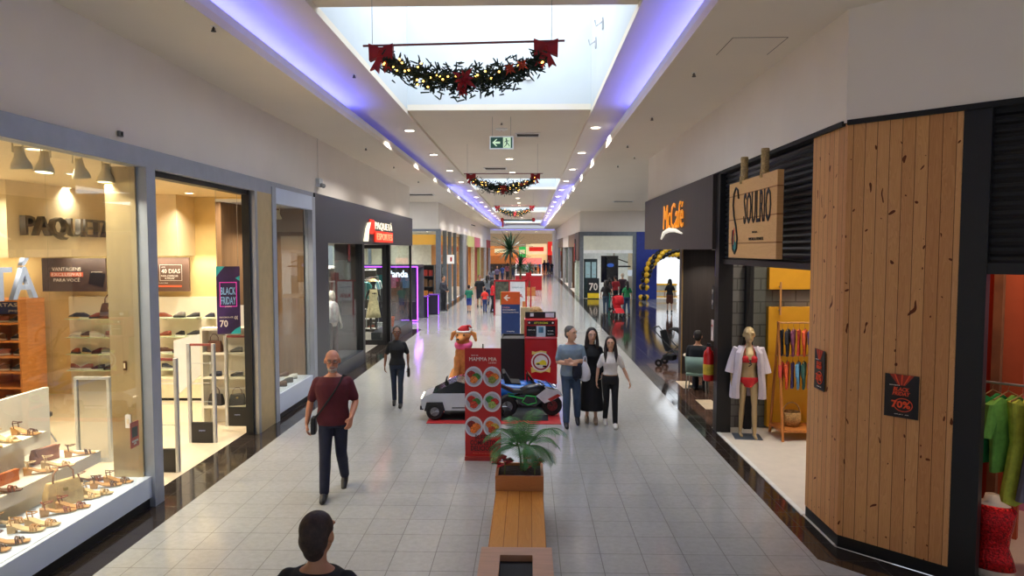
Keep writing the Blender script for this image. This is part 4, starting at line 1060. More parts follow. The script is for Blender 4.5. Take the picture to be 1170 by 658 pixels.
# decorated goods on the pink wall
t = thing('wall_shelf', 'pink wall shelf of patterned items inside the orange shop', 'shelf', on45(2.75, 2.5, 0), R(-45))
for z in (1.2, 1.7, 2.2): MB().box(-.7, .6, -.2, .08, z, z+.03).build('shelf_board', PW, t)
for i in range(10):
    c = [(220, 90, 150), (60, 110, 190), (210, 206, 60), (60, 150, 90), (220, 220, 225)][i % 5]
    p = on45(2.2+.12*(i % 5), 2.45, 1.23 if i < 5 else 1.73)
    b = MB().ell((0, 0, .11), (.05, .04, .11), 10, 6).build('patterned_figure', M('pattern_%d' % (i % 5), c, .4, var=.5, scale=30), None, smooth=True, loc=p)
    tag(b, 'small patterned figure on the %s shelf of the pink wall, %s from the left' % ('lower' if i < 5 else 'middle', ORD[i % 5]), 'ornament', 'ornaments on the pink wall shelves')
# sale posters on the pier
BFB = M('poster_black', (26, 24, 26), .4, var=.1); BFO = M('poster_orange', (222, 74, 34), .5, var=0, emit=.05)
def sale(label, loc, rz, w, h):
    t = thing('sale_poster', label, 'poster', loc, rz)
    rings = []
    MB().box(-w/2, w/2, -.006, .0, -h/2, h/2).build('panel', BFB, t)
    MB().prism([(-w*.36, h/2), (w*.36, h/2), (w*.10, h*.25), (-w*.10, h*.25)], None, 'y', -.008, .002).build('orange_burst', M('burst_red', (150, 44, 26), .5, var=.3), t)
    for k, dx in enumerate((-.22, 0, .22)):
        MB().prism([(dx*w-.012*w, h/2), (dx*w+.04*w, h/2), (dx*w*.3+.012*w, h*.26), (dx*w*.3-.012*w, h*.26)], None, 'y', -.010, .002).build('ray', BFO, t)
    text('lettering', 'ESQUENTA', TW, t, (-w*.2, -.010, h*.245), 0, w*.3, h*.022)
    text('lettering', 'BLACK\nFRIDAY', BFO, t, (0, -.010, h*.11), 0, w*.52, h*.19, off=.02, shear=.2)
    rg = MB(); n = 24
    o_ = [(w*.27*math.cos(2*PI*k/n)+w*.06, h*.15*math.sin(2*PI*k/n)-h*.20) for k in range(n)]
    rg.tube([(x, -.010, z) for x, z in o_+[o_[0]]], .004, 5); rg.build('circle', BFO, t)
    text('lettering', '70%', BFO, t, (0, -.014, -h*.19), 0, w*.56, h*.17, off=.03)
    text('lettering', 'AT\u00c9 30/11   OFF', TW, t, (w*.02, -.010, -h*.42), 0, w*.42, h*.022)
    return t
p = W(1020.5, 455.5, 6.60)
sale('black and orange sale poster reading BLACK FRIDAY 70 on the darker slanted timber face', on45(.57, -.012, 1.68), R(-45), .30, .42)
sale('curled black sale poster on the pale timber face towards the corridor', V((3.205, 7.53, 1.78)), R(-90), .26, .44)

# ---------------- swimwear shop, Y 7.88 .. 11.6 ----------------
sbox('floor', SHOPF2, 3.2, 7.2, 7.1, 11.85, -.2, .004)
sbox('trim_106', M('threshold_white', (224, 222, 216), .4), 3.19, 3.25, 7.9, 11.6, 0, .012)
BLK = bpy.data.materials.new('grey_blockwork'); BLK.use_nodes = True; N_, L_ = nodes_of(BLK)
tc = N_.new('ShaderNodeTexCoord'); mp = N_.new('ShaderNodeMapping'); mp.inputs['Rotation'].default_value = (R(90), 0, 0)
br = N_.new('ShaderNodeTexBrick'); br.inputs['Scale'].default_value = 1.0; br.inputs['Brick Width'].default_value = .40; br.inputs['Row Height'].default_value = .20; br.inputs['Mortar Size'].default_value = .012
br.inputs['Color1'].default_value = rgb((134, 132, 128)); br.inputs['Color2'].default_value = rgb((116, 114, 110)); br.inputs['Mortar'].default_value = rgb((92, 90, 86))
L_.new(tc.outputs['Object'], mp.inputs[0]); L_.new(mp.outputs[0], br.inputs['Vector']); L_.new(br.outputs[0], N_['Principled BSDF'].inputs['Base Color']); N_['Principled BSDF'].inputs['Roughness'].default_value = .85
sbox('wall_right', BLK, 3.3, 7.2, 11.85, 12.0, 0, 4.2)
sbox('wall_right', M('swim_side', (206, 200, 190), .8), 7.1, 7.2, 8.6, 11.85, 0, 4.2)
struct(MB().box(.66, .74, .20, 2.4, 0, 4.2).build('wall_right', M('swim_side'), loc=on45(0), rot=(0, 0, R(-45))))
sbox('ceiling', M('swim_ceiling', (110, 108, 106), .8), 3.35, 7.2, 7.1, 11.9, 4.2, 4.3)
sbox('trim_107', BLACK, 3.18, 3.42, 11.5, 11.72, 0, 4.36)
m = MB()
m.box(3.30, 3.34, 7.88, 11.5, 2.92, 4.36)
for k in range(18): m.tube([(3.30, 7.88, 2.97+k*.079), (3.30, 11.5, 2.97+k*.079)], .030, 6)
struct(m.build('trim_108', M('shutter_slate', (44, 46, 52), .4, .3, var=.05)))
sbox('trim_109', BLACK, 3.24, 3.40, 7.88, 11.5, 2.86, 2.94)
sbox('trim_110', MATTE, 3.72, 3.84, 11.72, 11.85, 0, 2.9)
sbox('window_15', GLASS, 3.84, 4.5, 11.78, 11.79, 0, 2.9)
for x, y in ((4.2, 9.4), (5.4, 10.4), (4.2, 11.0), (5.9, 9.0)):
    led_light('warm ceiling lamp in the swimwear shop, %s' % {9.4: 'front left', 11.0: 'back left', 10.4: 'back right', 9.0: 'front right'}[y], (x, y, 4.2), 16, (1, .90, .76), .08, 8, group='swimwear shop lamps')
YEP = M('mustard_panel', (226, 162, 30), .6, var=.02)
sbox('wall_right', YEP, 4.10, 7.1, 11.72, 11.84, 2.42, 2.84)
sbox('wall_right', YEP, 4.10, 7.1, 11.72, 11.84, .05, 2.12)
t = thing('door_handle_bar', 'tall timber pull handle between the mustard panels', 'handle', (4.27, 11.70, 2.27))
MB().tube([(0, -.05, -.28), (0, -.05, .28)], .018, 8).build('grip', PW, t)
for z in (-.2, .2): MB().tube([(0, -.05, z), (0, .03, z)], .010, 6).build('fixing', STEEL, t)
# timber rack with two rows of swimwear
t = thing('swimwear_rack', 'orange timber rack with two rails of swimwear before the mustard panels', 'clothes rack', (4.62, 11.25, 0))
RW = M('orange_timber', (196, 122, 56), .5, var=.1, scale=4, stretch=(6, 6, 1))
for sx in (-.52, .60):
    for y0, y1 in ((-.30, .02), (.30, -.02)):
        MB().tube([(sx, y0, 0), (sx, y1, 1.92)], .022, 6).build('upright', RW, t)
MB().box(-.54, .62, -.26, .26, .14, .18).build('shelf_board', RW, t)
for z in (1.36, 1.90): MB().tube([(-.54, 0, z), (.62, 0, z)], .014, 8).build('cross_rail', PW, t)
SWC = [(30, 30, 40), (40, 40, 50), (120, 60, 90), (200, 70, 60), (220, 90, 50), (70, 60, 120), (90, 150, 190), (50, 90, 80), (180, 80, 140), (60, 50, 100), (200, 200, 90), (40, 60, 120)]
for r_, z in enumerate((1.90, 1.36)):
    for i in range(12):
        c = SWC[(i+r_*3) % 12]
        hung_garment('hanging_swimwear', 'shirt' if (i+r_) % 3 else 'dress', FAB(c), (4.62-.46+i*.092, 11.25, z-.11), R(62), '%s rail swimwear on the orange timber rack, %s from the left' % ('upper' if r_ == 0 else 'lower', ORD[i]), 'swimwear', 'swimwear on the %s rail' % ('upper' if r_ == 0 else 'lower'), .66 if (i+r_) % 3 else .42)
t = thing('straw_basket', 'woven straw basket on the bottom board of the swimwear rack', 'basket', (4.36, 11.3, .18)); t.scale = (.8, .8, .8)
STR = M('straw', (176, 134, 80), .8, var=.25, scale=40, bump=.6)
MB().lathe([(.13, 0), (.19, .12), (.18, .30), (.165, .30), (.17, .12), (.12, .02)], n=20).build('basket_body', STR, t, smooth=True)
MB().tube([(.17*math.cos(q*PI/8), 0, .29+.20*math.sin(q*PI/8)) for q in range(9)], .014, 6).build('handle', STR, t)
t = thing('folded_towels', 'folded pale towels on the bottom board of the swimwear rack', 'towels', (4.95, 11.25, .18))
for k in range(2): MB().rbox(-.15, .15, -.12, .12, k*.045, k*.045+.04, .03).build('towel', M('towel_pale', (206, 200, 188), .9, bump=.4, scale=40), t)
# hanging shop sign
t = thing('shop_sign', 'pine board sign reading SOULRIO hung on two ropes before the black shutter', 'sign', (3.02, 9.30, 3.52), R(-90))
SGW = wood_mat('sign_board', (222, 176, 116), (196, 142, 84), .34, 2, knots=False, ring=.8, jd=.8)
MB().box(-.98, .98, -.04, .04, -.54, .54).build('board', SGW, t, bevel=.006)
BKL = M('burnt_lettering', (34, 26, 24), .6, var=0)
text('letters', 'SOULRIO', BKL, t, (.26, -.045, .14), 0, 1.06, .42, .01, off=-.004)
text('letters', 'MODA', BKL, t, (.20, -.045, -.19), 0, .2, .025)
text('letters', 'WEAR & FITNESS', BKL, t, (.25, -.045, -.28), 0, .58, .04, off=.01)
sp = []
for k in range(26):
    u = k/25; a = u*2*PI*.92
    sp.append((-.64+.13*math.sin(a*1.0+.9)*(1 if u < .5 else .9), -.047, .40-.86*u+.05*math.cos(a*2)))
sc = [(-.50, .30), (-.54, .42), (-.63, .46), (-.72, .38), (-.75, .22), (-.70, .05), (-.60, -.10), (-.54, -.26), (-.56, -.40), (-.65, -.48), (-.74, -.42), (-.77, -.28), (-.74, -.14)]
MB().tube([(x, -.048, z) for x, z in sc], .014, 6).build('swirl', BKL, t, smooth=True)
for nm, c, pl in (('teal_wave', (40, 130, 124), [(-.73, -.40), (-.65, -.46), (-.57, -.38), (-.57, -.26), (-.64, -.34), (-.70, -.24)]), ('red_wave', (206, 70, 60), [(-.77, -.34), (-.72, -.36), (-.70, -.10), (-.75, -.16)]), ('green_wave', (110, 160, 110), [(-.72, -.26), (-.67, -.36), (-.68, -.18)])):
    MB().prism(pl, None, 'y', -.046, .006).build(nm, M(nm, c, .5), t)
ROPE = M('hemp_rope', (182, 156, 110), .9, var=.2, scale=60, bump=1.0)
for x in (-.42, .42):
    pts = [(x, 0, .54+.33*q/10) for q in range(11)]
    MB().tube(pts, [.05+.006*(q % 2) for q in range(11)], 10).build('rope', ROPE, t)
    MB().tube([(x-.02, -.045, .50), (x, -.05, .60), (x+.02, -.045, .50)], .014, 6).build('rope_knot', ROPE, t)
# cable hanging along the shop wall
tag(MB().tube([(3.78, 11.69, 2.9), (3.76, 11.68, 2.2), (3.70, 11.66, 1.7), (3.60, 11.64, 1.3)], .01, 5).build('hanging_cable', BLACK), 'thin black cable hanging beside the mannequin window', 'cable')

# ---------------- coffee shop, Y 11.72 .. 18.5 ----------------
sbox('floor', tile_mat('brown_cafe_floor', (86, 62, 50), (60, 44, 36), .5, .12, .15), 3.2, 9, 12.0, 18.5, -.2, .004)
for i, (x, y) in enumerate(((3.62, 15.6), (3.9, 12.9), (3.6, 13.6))):
    sbox('trim_%d' % (111+i), M('beige_inlay', (206, 186, 156), .3), x-.16, x+.16, y-.42, y+.42, 0, .008)
sbox('trim_114', BROWNP, 3.12, 3.34, 11.72, 18.5, 3.1, 4.37)
sbox('trim_115', BROWNP, 3.80, 4.62, 17.0, 17.3, 0, 3.1)
sbox('trim_116', M('brass_edge', (176, 146, 96), .4, .6), 3.79, 3.82, 16.98, 17.0, 0, 3.1)
sbox('wall_right', M('cafe_wall', (76, 62, 54), .7), 7.5, 7.6, 12.0, 18.4, 0, 3.1)
sbox('wall_right', M('cafe_wall'), 3.4, 7.5, 12.0, 12.05, 0, 3.1)
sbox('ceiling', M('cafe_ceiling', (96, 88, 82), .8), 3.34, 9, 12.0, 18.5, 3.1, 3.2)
sbox('wall_right', BROWNP, 6.2, 9, 18.2, 18.4, 0, 3.1)
led_light('bright square lamp at the coffee shop ceiling edge', (4.45, 16.2, 3.1), 22, (1, .92, .8), .10, 14, tone=(255, 250, 240))
led_light('second coffee shop ceiling lamp over the seated customer', (4.6, 13.8, 3.1), 22, (1, .9, .76), .08, 10)
t = thing('shop_sign', 'glowing orange script letters with white swoosh on the dark brown panel', 'sign', (3.10, 14.8, 3.76), R(-90)); t.scale = (1.75, 1, 1)
OLT = M('script_orange', (250, 150, 20), .4, var=0, emit=.45)
text('letters', 'McCaf\u00e9', OLT, t, (0, -.012, .06), 0, 1.15, .54, .02, off=-.008, shear=.1)
MB().tube([(-.62, -.04, -.42), (-.42, -.05, -.29), (-.1, -.05, -.24), (.25, -.05, -.26), (.62, -.05, -.34)], [.02, .04, .05, .04, .015], 8).build('white_swoosh', M('swoosh_white', (236, 230, 214), .4, emit=.5), t, smooth=True)
# menu boards and notices inside
def notice(label, loc, rz, w, h, col, lines, txm=TW, cat='notice'):
    t = thing('wall_notice', label, cat, loc, rz)
    MB().box(-w/2, w/2, -.01, .0, -h/2, h/2).build('panel', M('notice_%d_%d_%d' % col, col, .5, var=.15), t)
    for k, (s, ww, hh, dz) in enumerate(lines): text('lettering', s, txm, t, (0, -.014, dz), 0, ww, hh)
    return t
pw = W(814.5, 306, 11.95)
notice('purple and blue poster high beside the black shop post', (3.27+.04, 11.99, 2.86), 0, .12, .46, (84, 70, 190), [('ABERTO', .09, .05, .1)])
# extinguisher with sign
t = thing('fire_extinguisher', 'red fire extinguisher with yellow label hung on the black post', 'fire extinguisher', (3.12, 11.82, .82), R(-20))
MB().lathe([(.02, 0), (.085, .01), (.09, .04), (.09, .46), (.075, .52), (.035, .56), (.03, .60)], n=18).build('cylinder', M('extinguisher_red', (196, 20, 20), .3, coat=.3), t, smooth=True)
MB().lathe([(.092, .12), (.0925, .30)], n=18).build('yellow_label', M('label_yellow', (222, 190, 60), .5, var=.2), t)
MB().box(-.03, .03, -.03, .03, .60, .66).tube([(0, -.02, .65), (0, -.12, .69)], .010, 6).build('valve_handle', BLACK, t)
MB().tube([(.02, 0, .62), (.11, .0, .60), (.13, -.02, .4), (.11, -.02, .2)], .012, 6).build('hose', BLACK, t)
MB().box(-.03, .03, .09, .11, .40, .56).build('wall_bracket', STEEL, t)
notice('small red and white extinguisher sign on the post above the extinguisher', (3.15, 11.70, 1.72), R(-90), .13, .36, (214, 196, 190), [('P\u00d3', .07, .05, .08)], RED)
notice('small black and white pictogram notices on the post below the purple poster', (3.15, 11.70, 2.28), R(-90), .11, .40, (40, 40, 42), [('P', .05, .08, .1), ('P', .05, .08, -.08)])
# green cafe chair, seated customer uses it
def cafe_chair(label, loc, rz, col=(120, 146, 134)):
    GC = M('chair_%d' % col[0], col, .5); t = thing('cafe_chair', label, 'chair', loc, rz)
    MB().rbox(-.22, .22, -.22, .22, .42, .47, .05).build('seat', GC, t, bevel=.008)
    m = MB(); rings = []
    for q in range(7):
        x = -.22+.44*q/6; yb = .19+.04*math.cos((q-3)/3*1.2)
        rings.append([V((x, yb, .50)), V((x, yb+.02, .50)), V((x*1.02, yb+.07, .84)), V((x*1.02, yb+.05, .84))])
    m.loft(rings).build('backrest', GC, t, smooth=True)
    for sx in (-.19, .19):
        for sy in (-.19, .19): MB().tube([(sx, sy, .44), (sx*1.12, sy*1.12, 0)], .014, 6).build('leg', M('chair_leg_pale', (160, 160, 150), .4, .4), t)
    return t
chp = G(801, 447)
cafe_chair('grey green cafe chair with the seated customer behind the extinguisher', (3.62, 14.6, 0), R(158))
t = thing('cafe_table', 'small round cafe table in front of the seated customer', 'table', (3.80, 15.32, 0))
MB().cyl((0, 0), .32, .71, .74, 24).build('tabletop', M('table_cream', (206, 190, 164), .4), t)
MB().cyl((0, 0), .03, .02, .71, 10).build('pedestal', BLACK, t)
MB().cyl((0, 0), .2, 0, .02, 20).build('base', BLACK, t)
# baby stroller
def stroller(label, loc, rz, col, s=1.0):
    t = thing('baby_stroller', label, 'stroller', loc, rz); t.scale = (s, s, s)
    C_ = FAB(col)
    rings = []
    for q in range(9):
        a = R(-20+q*17)
        rings.append([V((x*(.23-.02*abs(math.cos(a))), -.02-.25*math.cos(a)*rr_, .72+.30*math.sin(a)*rr_)) for x, rr_ in ((-1, .97), (-.6, 1.05), (0, 1.08), (.6, 1.05), (1, .97), (.98, .9), (0, 1.0), (-.98, .9))])
    MB().loft(rings).build('hood', C_, t, smooth=True)
    MB().loft([[V((sx*.2, y+dy, z)) for sx, dy in ((-1, 0), (1, 0), (1, .04), (-1, .04))] for y, z in ((.28, .95), (.2, .62), (.12, .42), (-.2, .38), (-.42, .22))]).build('seat_sling', C_, t)
    FR = M('stroller_frame', (50, 50, 54), .4, .3)
    for sx in (-.24, .24):
        MB().tube([(sx, .50, 1.02), (sx, .30, .80), (sx, -.40, .12)], .014, 6).build('frame_tube', FR, t)
        MB().tube([(sx, -.05, .52), (sx, .32, .12)], .014, 6).build('frame_tube', FR, t)
    MB().tube([(-.24, .50, 1.02), (.24, .50, 1.02)], .018, 6).build('handle', BLACK, t)
    MB().rbox(-.18, .18, -.05, .25, .18, .30, .05).build('basket', C_, t)
    for sx in (-.25, .25):
        for y in (-.38, .32):
            w = MB().tube([(sx-.02, y, .10), (sx+.02, y, .10)], .10, 14); w.build('wheel', BLACK, t)
            MB().tube([(sx-.024, y, .10), (sx+.024, y, .10)], .04, 8).build('hub', STEEL, t)
    return t
sp_ = G(764, 418)
stroller('black baby stroller parked at the edge of the coffee shop', (3.85, 18.1, 0), R(60), (30, 32, 36))

# ---------------- balloon arch ----------------
t = thing('balloon_arch', 'arch of spiralling black and gold balloons before the bright blue shop', 'balloon arch', (8.6, 41.6, -.06))
pr = {}
nb = 24
for k in range(nb):
    a = PI*k/(nb-1); cx = -1.55*math.cos(a); cz = 1.35+1.75*math.sin(a) if 0 < k < nb-1 else 1.35
    cx = -1.6*math.cos(a); cz = .25+2.75*math.sin(a)**.75
    for q in range(4):
        b_ = a*0+q*PI/2+k*.55
        rad = V((math.cos(a), 0, -math.sin(a)*1)); rad = V((-math.cos(a), 0, math.sin(a)))
        off = rad*math.cos(b_)*.17+V((0, 1, 0))*math.sin(b_)*.17
        key = 'gold' if (q) % 2 == 0 else 'black'
        if key not in pr:
            o = MB().lathe([(.01, -.17), (.03, -.155), (.09, -.09), (.13, 0), (.125, .06), (.08, .125), (.02, .15)], n=12).build('balloon', M('balloon_'+key, (236, 184, 40) if key == 'gold' else (20, 20, 22), .25), t, smooth=True); pr[key] = o; o.hide_render = False
        else:
            o = pr[key].copy(); COL.objects.link(o); o.parent = t
        o.scale = (1.18,)*3; o.location = V((cx, 0, cz))+off; o.rotation_euler = (rad.z*off.y*4, a, 0)
# ---------------- ceiling fittings of the corridor ----------------
DLC = (1, .95, .89)
for i in range(13):
    y = 15.9+i*4.1
    led_light('round downlight in the right ceiling cove, %s from the front' % ORD[i], (1.53, y, 5.9), 70, DLC, .11, 11, group='downlights of the right cove', tone=(255, 232, 200))
    led_light('round downlight in the left ceiling cove, %s from the front' % ORD[i], (-2.81, y+.3, 5.9), 70, DLC, .11, 11, group='downlights of the left cove', tone=(255, 232, 200))
for i, y in enumerate((21.9, 25.7, 34.5, 38.5, 42.5, 44.8, 56, 62)):
    led_light('round downlight along the middle of the ceiling, %s from the front' % ORD[i], (-.62, y, 5.98), 70, DLC, .11, 11, group='downlights along the middle', tone=(255, 232, 200))
def sprinkler(label, loc, grp):
    t = thing('sprinkler', label, 'sprinkler', loc, 0, grp)
    MB().cyl((0, 0), .035, -.006, 0, 12).build('escutcheon', WHITE, t)
    MB().cyl((0, 0), .010, -.05, -.006, 8).tube([(-.02, 0, -.05), (-.014, 0, -.02)], .004, 5).tube([(.02, 0, -.05), (.014, 0, -.02)], .004, 5).cyl((0, 0), .028, -.056, -.05, 10).build('sprinkler_head', M('gunmetal', (60, 58, 56), .4, .6), t)
for i, (px, py) in enumerate(((793, 83), (745, 134), (717, 166), (725, 179), (706, 189))):
    X, Y = W(px, py, 1).x, 0
    d = ray(px, py); tt = (5.5-CAMH)/d.z
    sprinkler('small sprinkler on the right side ceiling, %s from the front' % ORD[i], (d.x*tt, d.y*tt, 5.5), 'sprinklers on the right side ceiling')
for i, (px, py) in enumerate(((261, 30), (418, 169), (450, 190), (478, 207))):
    d = ray(px, py); tt = (5.5-CAMH)/d.z
    sprinkler('small sprinkler on the left side ceiling, %s from the front' % ORD[i], (min(d.x*tt, -3.4), d.y*tt, 5.5), 'sprinklers on the left side ceiling')
for i, (px, py) in enumerate(((397, 85), (573, 140))):
    z = 5.9 if i == 0 else 5.98
    d = ray(px, py); tt = (z-CAMH)/d.z
    sprinkler(('sprinkler on the blue lit left cove', 'sprinkler on the centre ceiling before the exit sign')[i], (max(d.x*tt, -2.6-.2*(i == 0)), d.y*tt, z), None)
# access hatch outline on the right side ceiling
hz = 5.5
def CP(px, py, z): d = ray(px, py); t_ = (z-CAMH)/d.z; return V((d.x*t_, d.y*t_, z))
a, b, c, d_ = CP(837, 43, hz), CP(902, 41, hz), CP(866, 70, hz), CP(810, 70, hz)
t = thing('ceiling_hatch', 'thin square outline of an access hatch in the right ceiling', 'hatch', (a.x, a.y, hz))
w = b.x-a.x
MB().box(0, w, -.008, 0, -.004, 0).box(0, .008, 0, w*1.1, -.004, 0).box(w, w+.008, 0, w*1.1, -.004, 0).build('hatch_joint', M('joint_grey', (120, 112, 102), .8), t)
MB().box(.01, w-.002, .002, w*1.1, -.003, 0).build('hatch_panel', CEIL, t)
# air vents
def vent(label, px, py, z, w, dd):
    p = CP(px, py, z)
    t = thing('ceiling_vent', label, 'vent', (p.x, p.y, z))
    MB().box(-w/2, w/2, -dd/2, -dd/2+.04, -.03, 0).box(-w/2, w/2, dd/2-.04, dd/2, -.03, 0).box(-w/2, -w/2+.04, -dd/2+.04, dd/2-.04, -.03, 0).box(w/2-.04, w/2, -dd/2+.04, dd/2-.04, -.03, 0).build('vent_frame', WHITE, t)
    m = MB()
    for k in range(5): m.box(-w/2+.04, w/2-.04, -dd/2+.05+k*(dd-.1)/5, -dd/2+.07+k*(dd-.1)/5, -.025, -.006)
    o = m.build('vent_slats', M('vent_grey', (96, 92, 88), .6), t); o['kind'] = 'stuff'
    MB().box(-w/2+.04, w/2-.04, -dd/2+.04, dd/2-.04, -.005, 0).build('vent_back', M('vent_dark', (60, 58, 56), .8), t)
vent('slatted air vent in the centre ceiling right of the exit sign', 603, 153.5, 5.98, .62, .5)
vent('slatted air vent in the centre ceiling between exit sign and second garland', 566, 192, 5.98, .8, .6)
vent('slatted air vent on the right side ceiling by the cross corridor', 712, 230, 5.5, 1.0, .5)
vent('slatted air vent on the left side ceiling above the cross corridor', 480, 222, 5.5, 1.2, .8)
p = CP(573, 147, 5.98)
t = thing('smoke_detector', 'flat round smoke detector on the centre ceiling before the exit sign', 'smoke detector', p)
MB().lathe([(.15, 0), (.15, -.02), (.09, -.045), (.0001, -.05)], n=20).build('detector_body', WHITE, t, smooth=False)
MB().cyl((.0, 0), .012, -.056, -.048, 8).build('indicator', RED, t)
# fittings on the well walls
for i, (px, py) in enumerate(((434, 28), (451, 52))):
    t = thing('wall_hook', 'small steel rope hook on the far wall of the skylight well, %s' % ('upper' if i == 0 else 'lower'), 'hook', W(px, py, 14.28))
    MB().box(-.03, .03, -.03, .02, -.12, .12).build('back_plate', STEEL, t)
    MB().tube([(0, -.03, .05), (0, -.12, -.02), (.06, -.14, .08)], .014, 6).build('hook', STEEL, t)
for i, (px, py) in enumerate(((689, 27), (681, 49))):
    q = X_(px, py, 1.27)
    t = thing('wall_hook', 'small steel rope hook on the right wall of the skylight well, %s' % ('nearer' if i == 0 else 'farther'), 'hook', q, R(90))
    MB().box(-.03, .03, .0, .02, -.1, .1).build('back_plate', STEEL, t)
    MB().tube([(0, 0, .05), (0, .12, -.04), (0, .14, .06)], .014, 6).build('hook', STEEL, t)
q = W(603, 86, 14.28)
t = thing('ceiling_speaker', 'round white speaker with dark centre on the far wall of the skylight well', 'speaker', q)
MB().tube([(0, -.03, 0), (0, .02, 0)], .10, 20).build('speaker_ring', WHITE, t)
MB().tube([(0, -.045, 0), (0, -.03, 0)], .045, 16).build('speaker_cone', MATTE, t)
# emergency lamp with its wire on the left wall
q = X_(365, 211, -4.55)
t = thing('emergency_lamp', 'small clear twin emergency lamp on the left wall above the dark shop', 'lamp', (-4.56, q.y, q.z), R(90))
MB().rbox(-.12, .12, -.05, .04, -.05, .13, .02).build('lamp_body', M('lamp_clear', (200, 204, 208), .2), t)
for sx in (-.06, .06): MB().ell((sx, -.08, -.02), (.045, .05, .05)).build('lamp_bulb', M('bulb_grey', (150, 152, 156), .15), t, smooth=True)
MB().tube([(0, .02, .13), (0, .02, 5.5-q.z)], .006, 5).build('wire', M('wire_white', (200, 196, 190), .5), t)
for i, (px, py) in enumerate(((135, 153), (345, 213), (478, 243), (498, 246))):
    pass
t = thing('wall_sensor', 'tiny grey sensor on the left wall above the first shop post', 'sensor', (-4.59, X_(135, 153, -4.6).y, X_(135, 153, -4.6).z), R(90))
MB().rbox(-.04, .04, -.03, 0, -.03, .03, .005).build('sensor_body', M('sensor_grey', (110, 108, 106), .5), t)
MB().cyl((0, -.035), .008, -.02, .02, 8).build('sensor_lens', MATTE, t)
t = thing('wall_camera', 'small dark camera on the left wall beyond the side corridor', 'camera', X_(540, 258, -4.45), R(90))
MB().box(-.04, .04, -.0, .12, .04, .1).tube([(0, 0, .06), (0, -.2, .0)], .035, 8).build('camera_body', BLACK, t)
MB().tube([(0, -.2, .0), (0, -.21, -.003)], .03, 8).build('camera_lens', M('lens', (20, 20, 40), .1), t)

# ---------------- exit sign ----------------
q = W(573, 163, 15.0)
t = thing('exit_sign', 'green hanging exit sign with left arrow and running figure', 'exit sign', q)
MB().box(-.26, .26, 0, .03, -.14, .14).build('sign_frame', M('sign_frame_white', (220, 226, 224), .5, emit=.1), t)
SG = M('sign_green', (18, 72, 54), .5, emit=.12); SP = M('sign_pale', (204, 230, 190), .5, emit=.35, var=0)
MB().box(-.235, .235, -.006, 0, -.115, .115).build('green_panel', SG, t)
MB().prism([(-.20, 0), (-.12, .075), (-.09, .075), (-.14, .022), (-.03, .022), (-.03, -.022), (-.14, -.022), (-.09, -.075), (-.12, -.075)], None, 'y', -.010, .004).build('arrow', SP, t)
MB().box(.035, .20, -.010, -.006, -.112, .112).build('doorway', SP, t)
m = MB()
m.ell((.105, -.012, .075), (.018, .004, .018), 10, 6)
for a_, b_, w_ in (((.11, .055), (.115, -.01), .018), ((.115, -.01), (.155, -.04), .012), ((.155, -.04), (.175, -.085), .010), ((.115, -.01), (.10, -.05), .012), ((.10, -.05), (.06, -.09), .010), ((.11, .045), (.075, .02), .008), ((.075, .02), (.07, -.01), .007), ((.115, .045), (.15, .03), .008), ((.15, .03), (.17, .045), .007)):
    m.tube([(a_[0], -.013, a_[1]), (b_[0], -.013, b_[1])], w_/2*1.6, 6)
m.build('running_figure', SG, t)
for x in (-.2, .2): MB().tube([(x, .015, .14), (x, .015, 5.98-q.z)], .004, 5).build('hanging_wire', M('wire_grey', (150, 148, 146), .5), t)

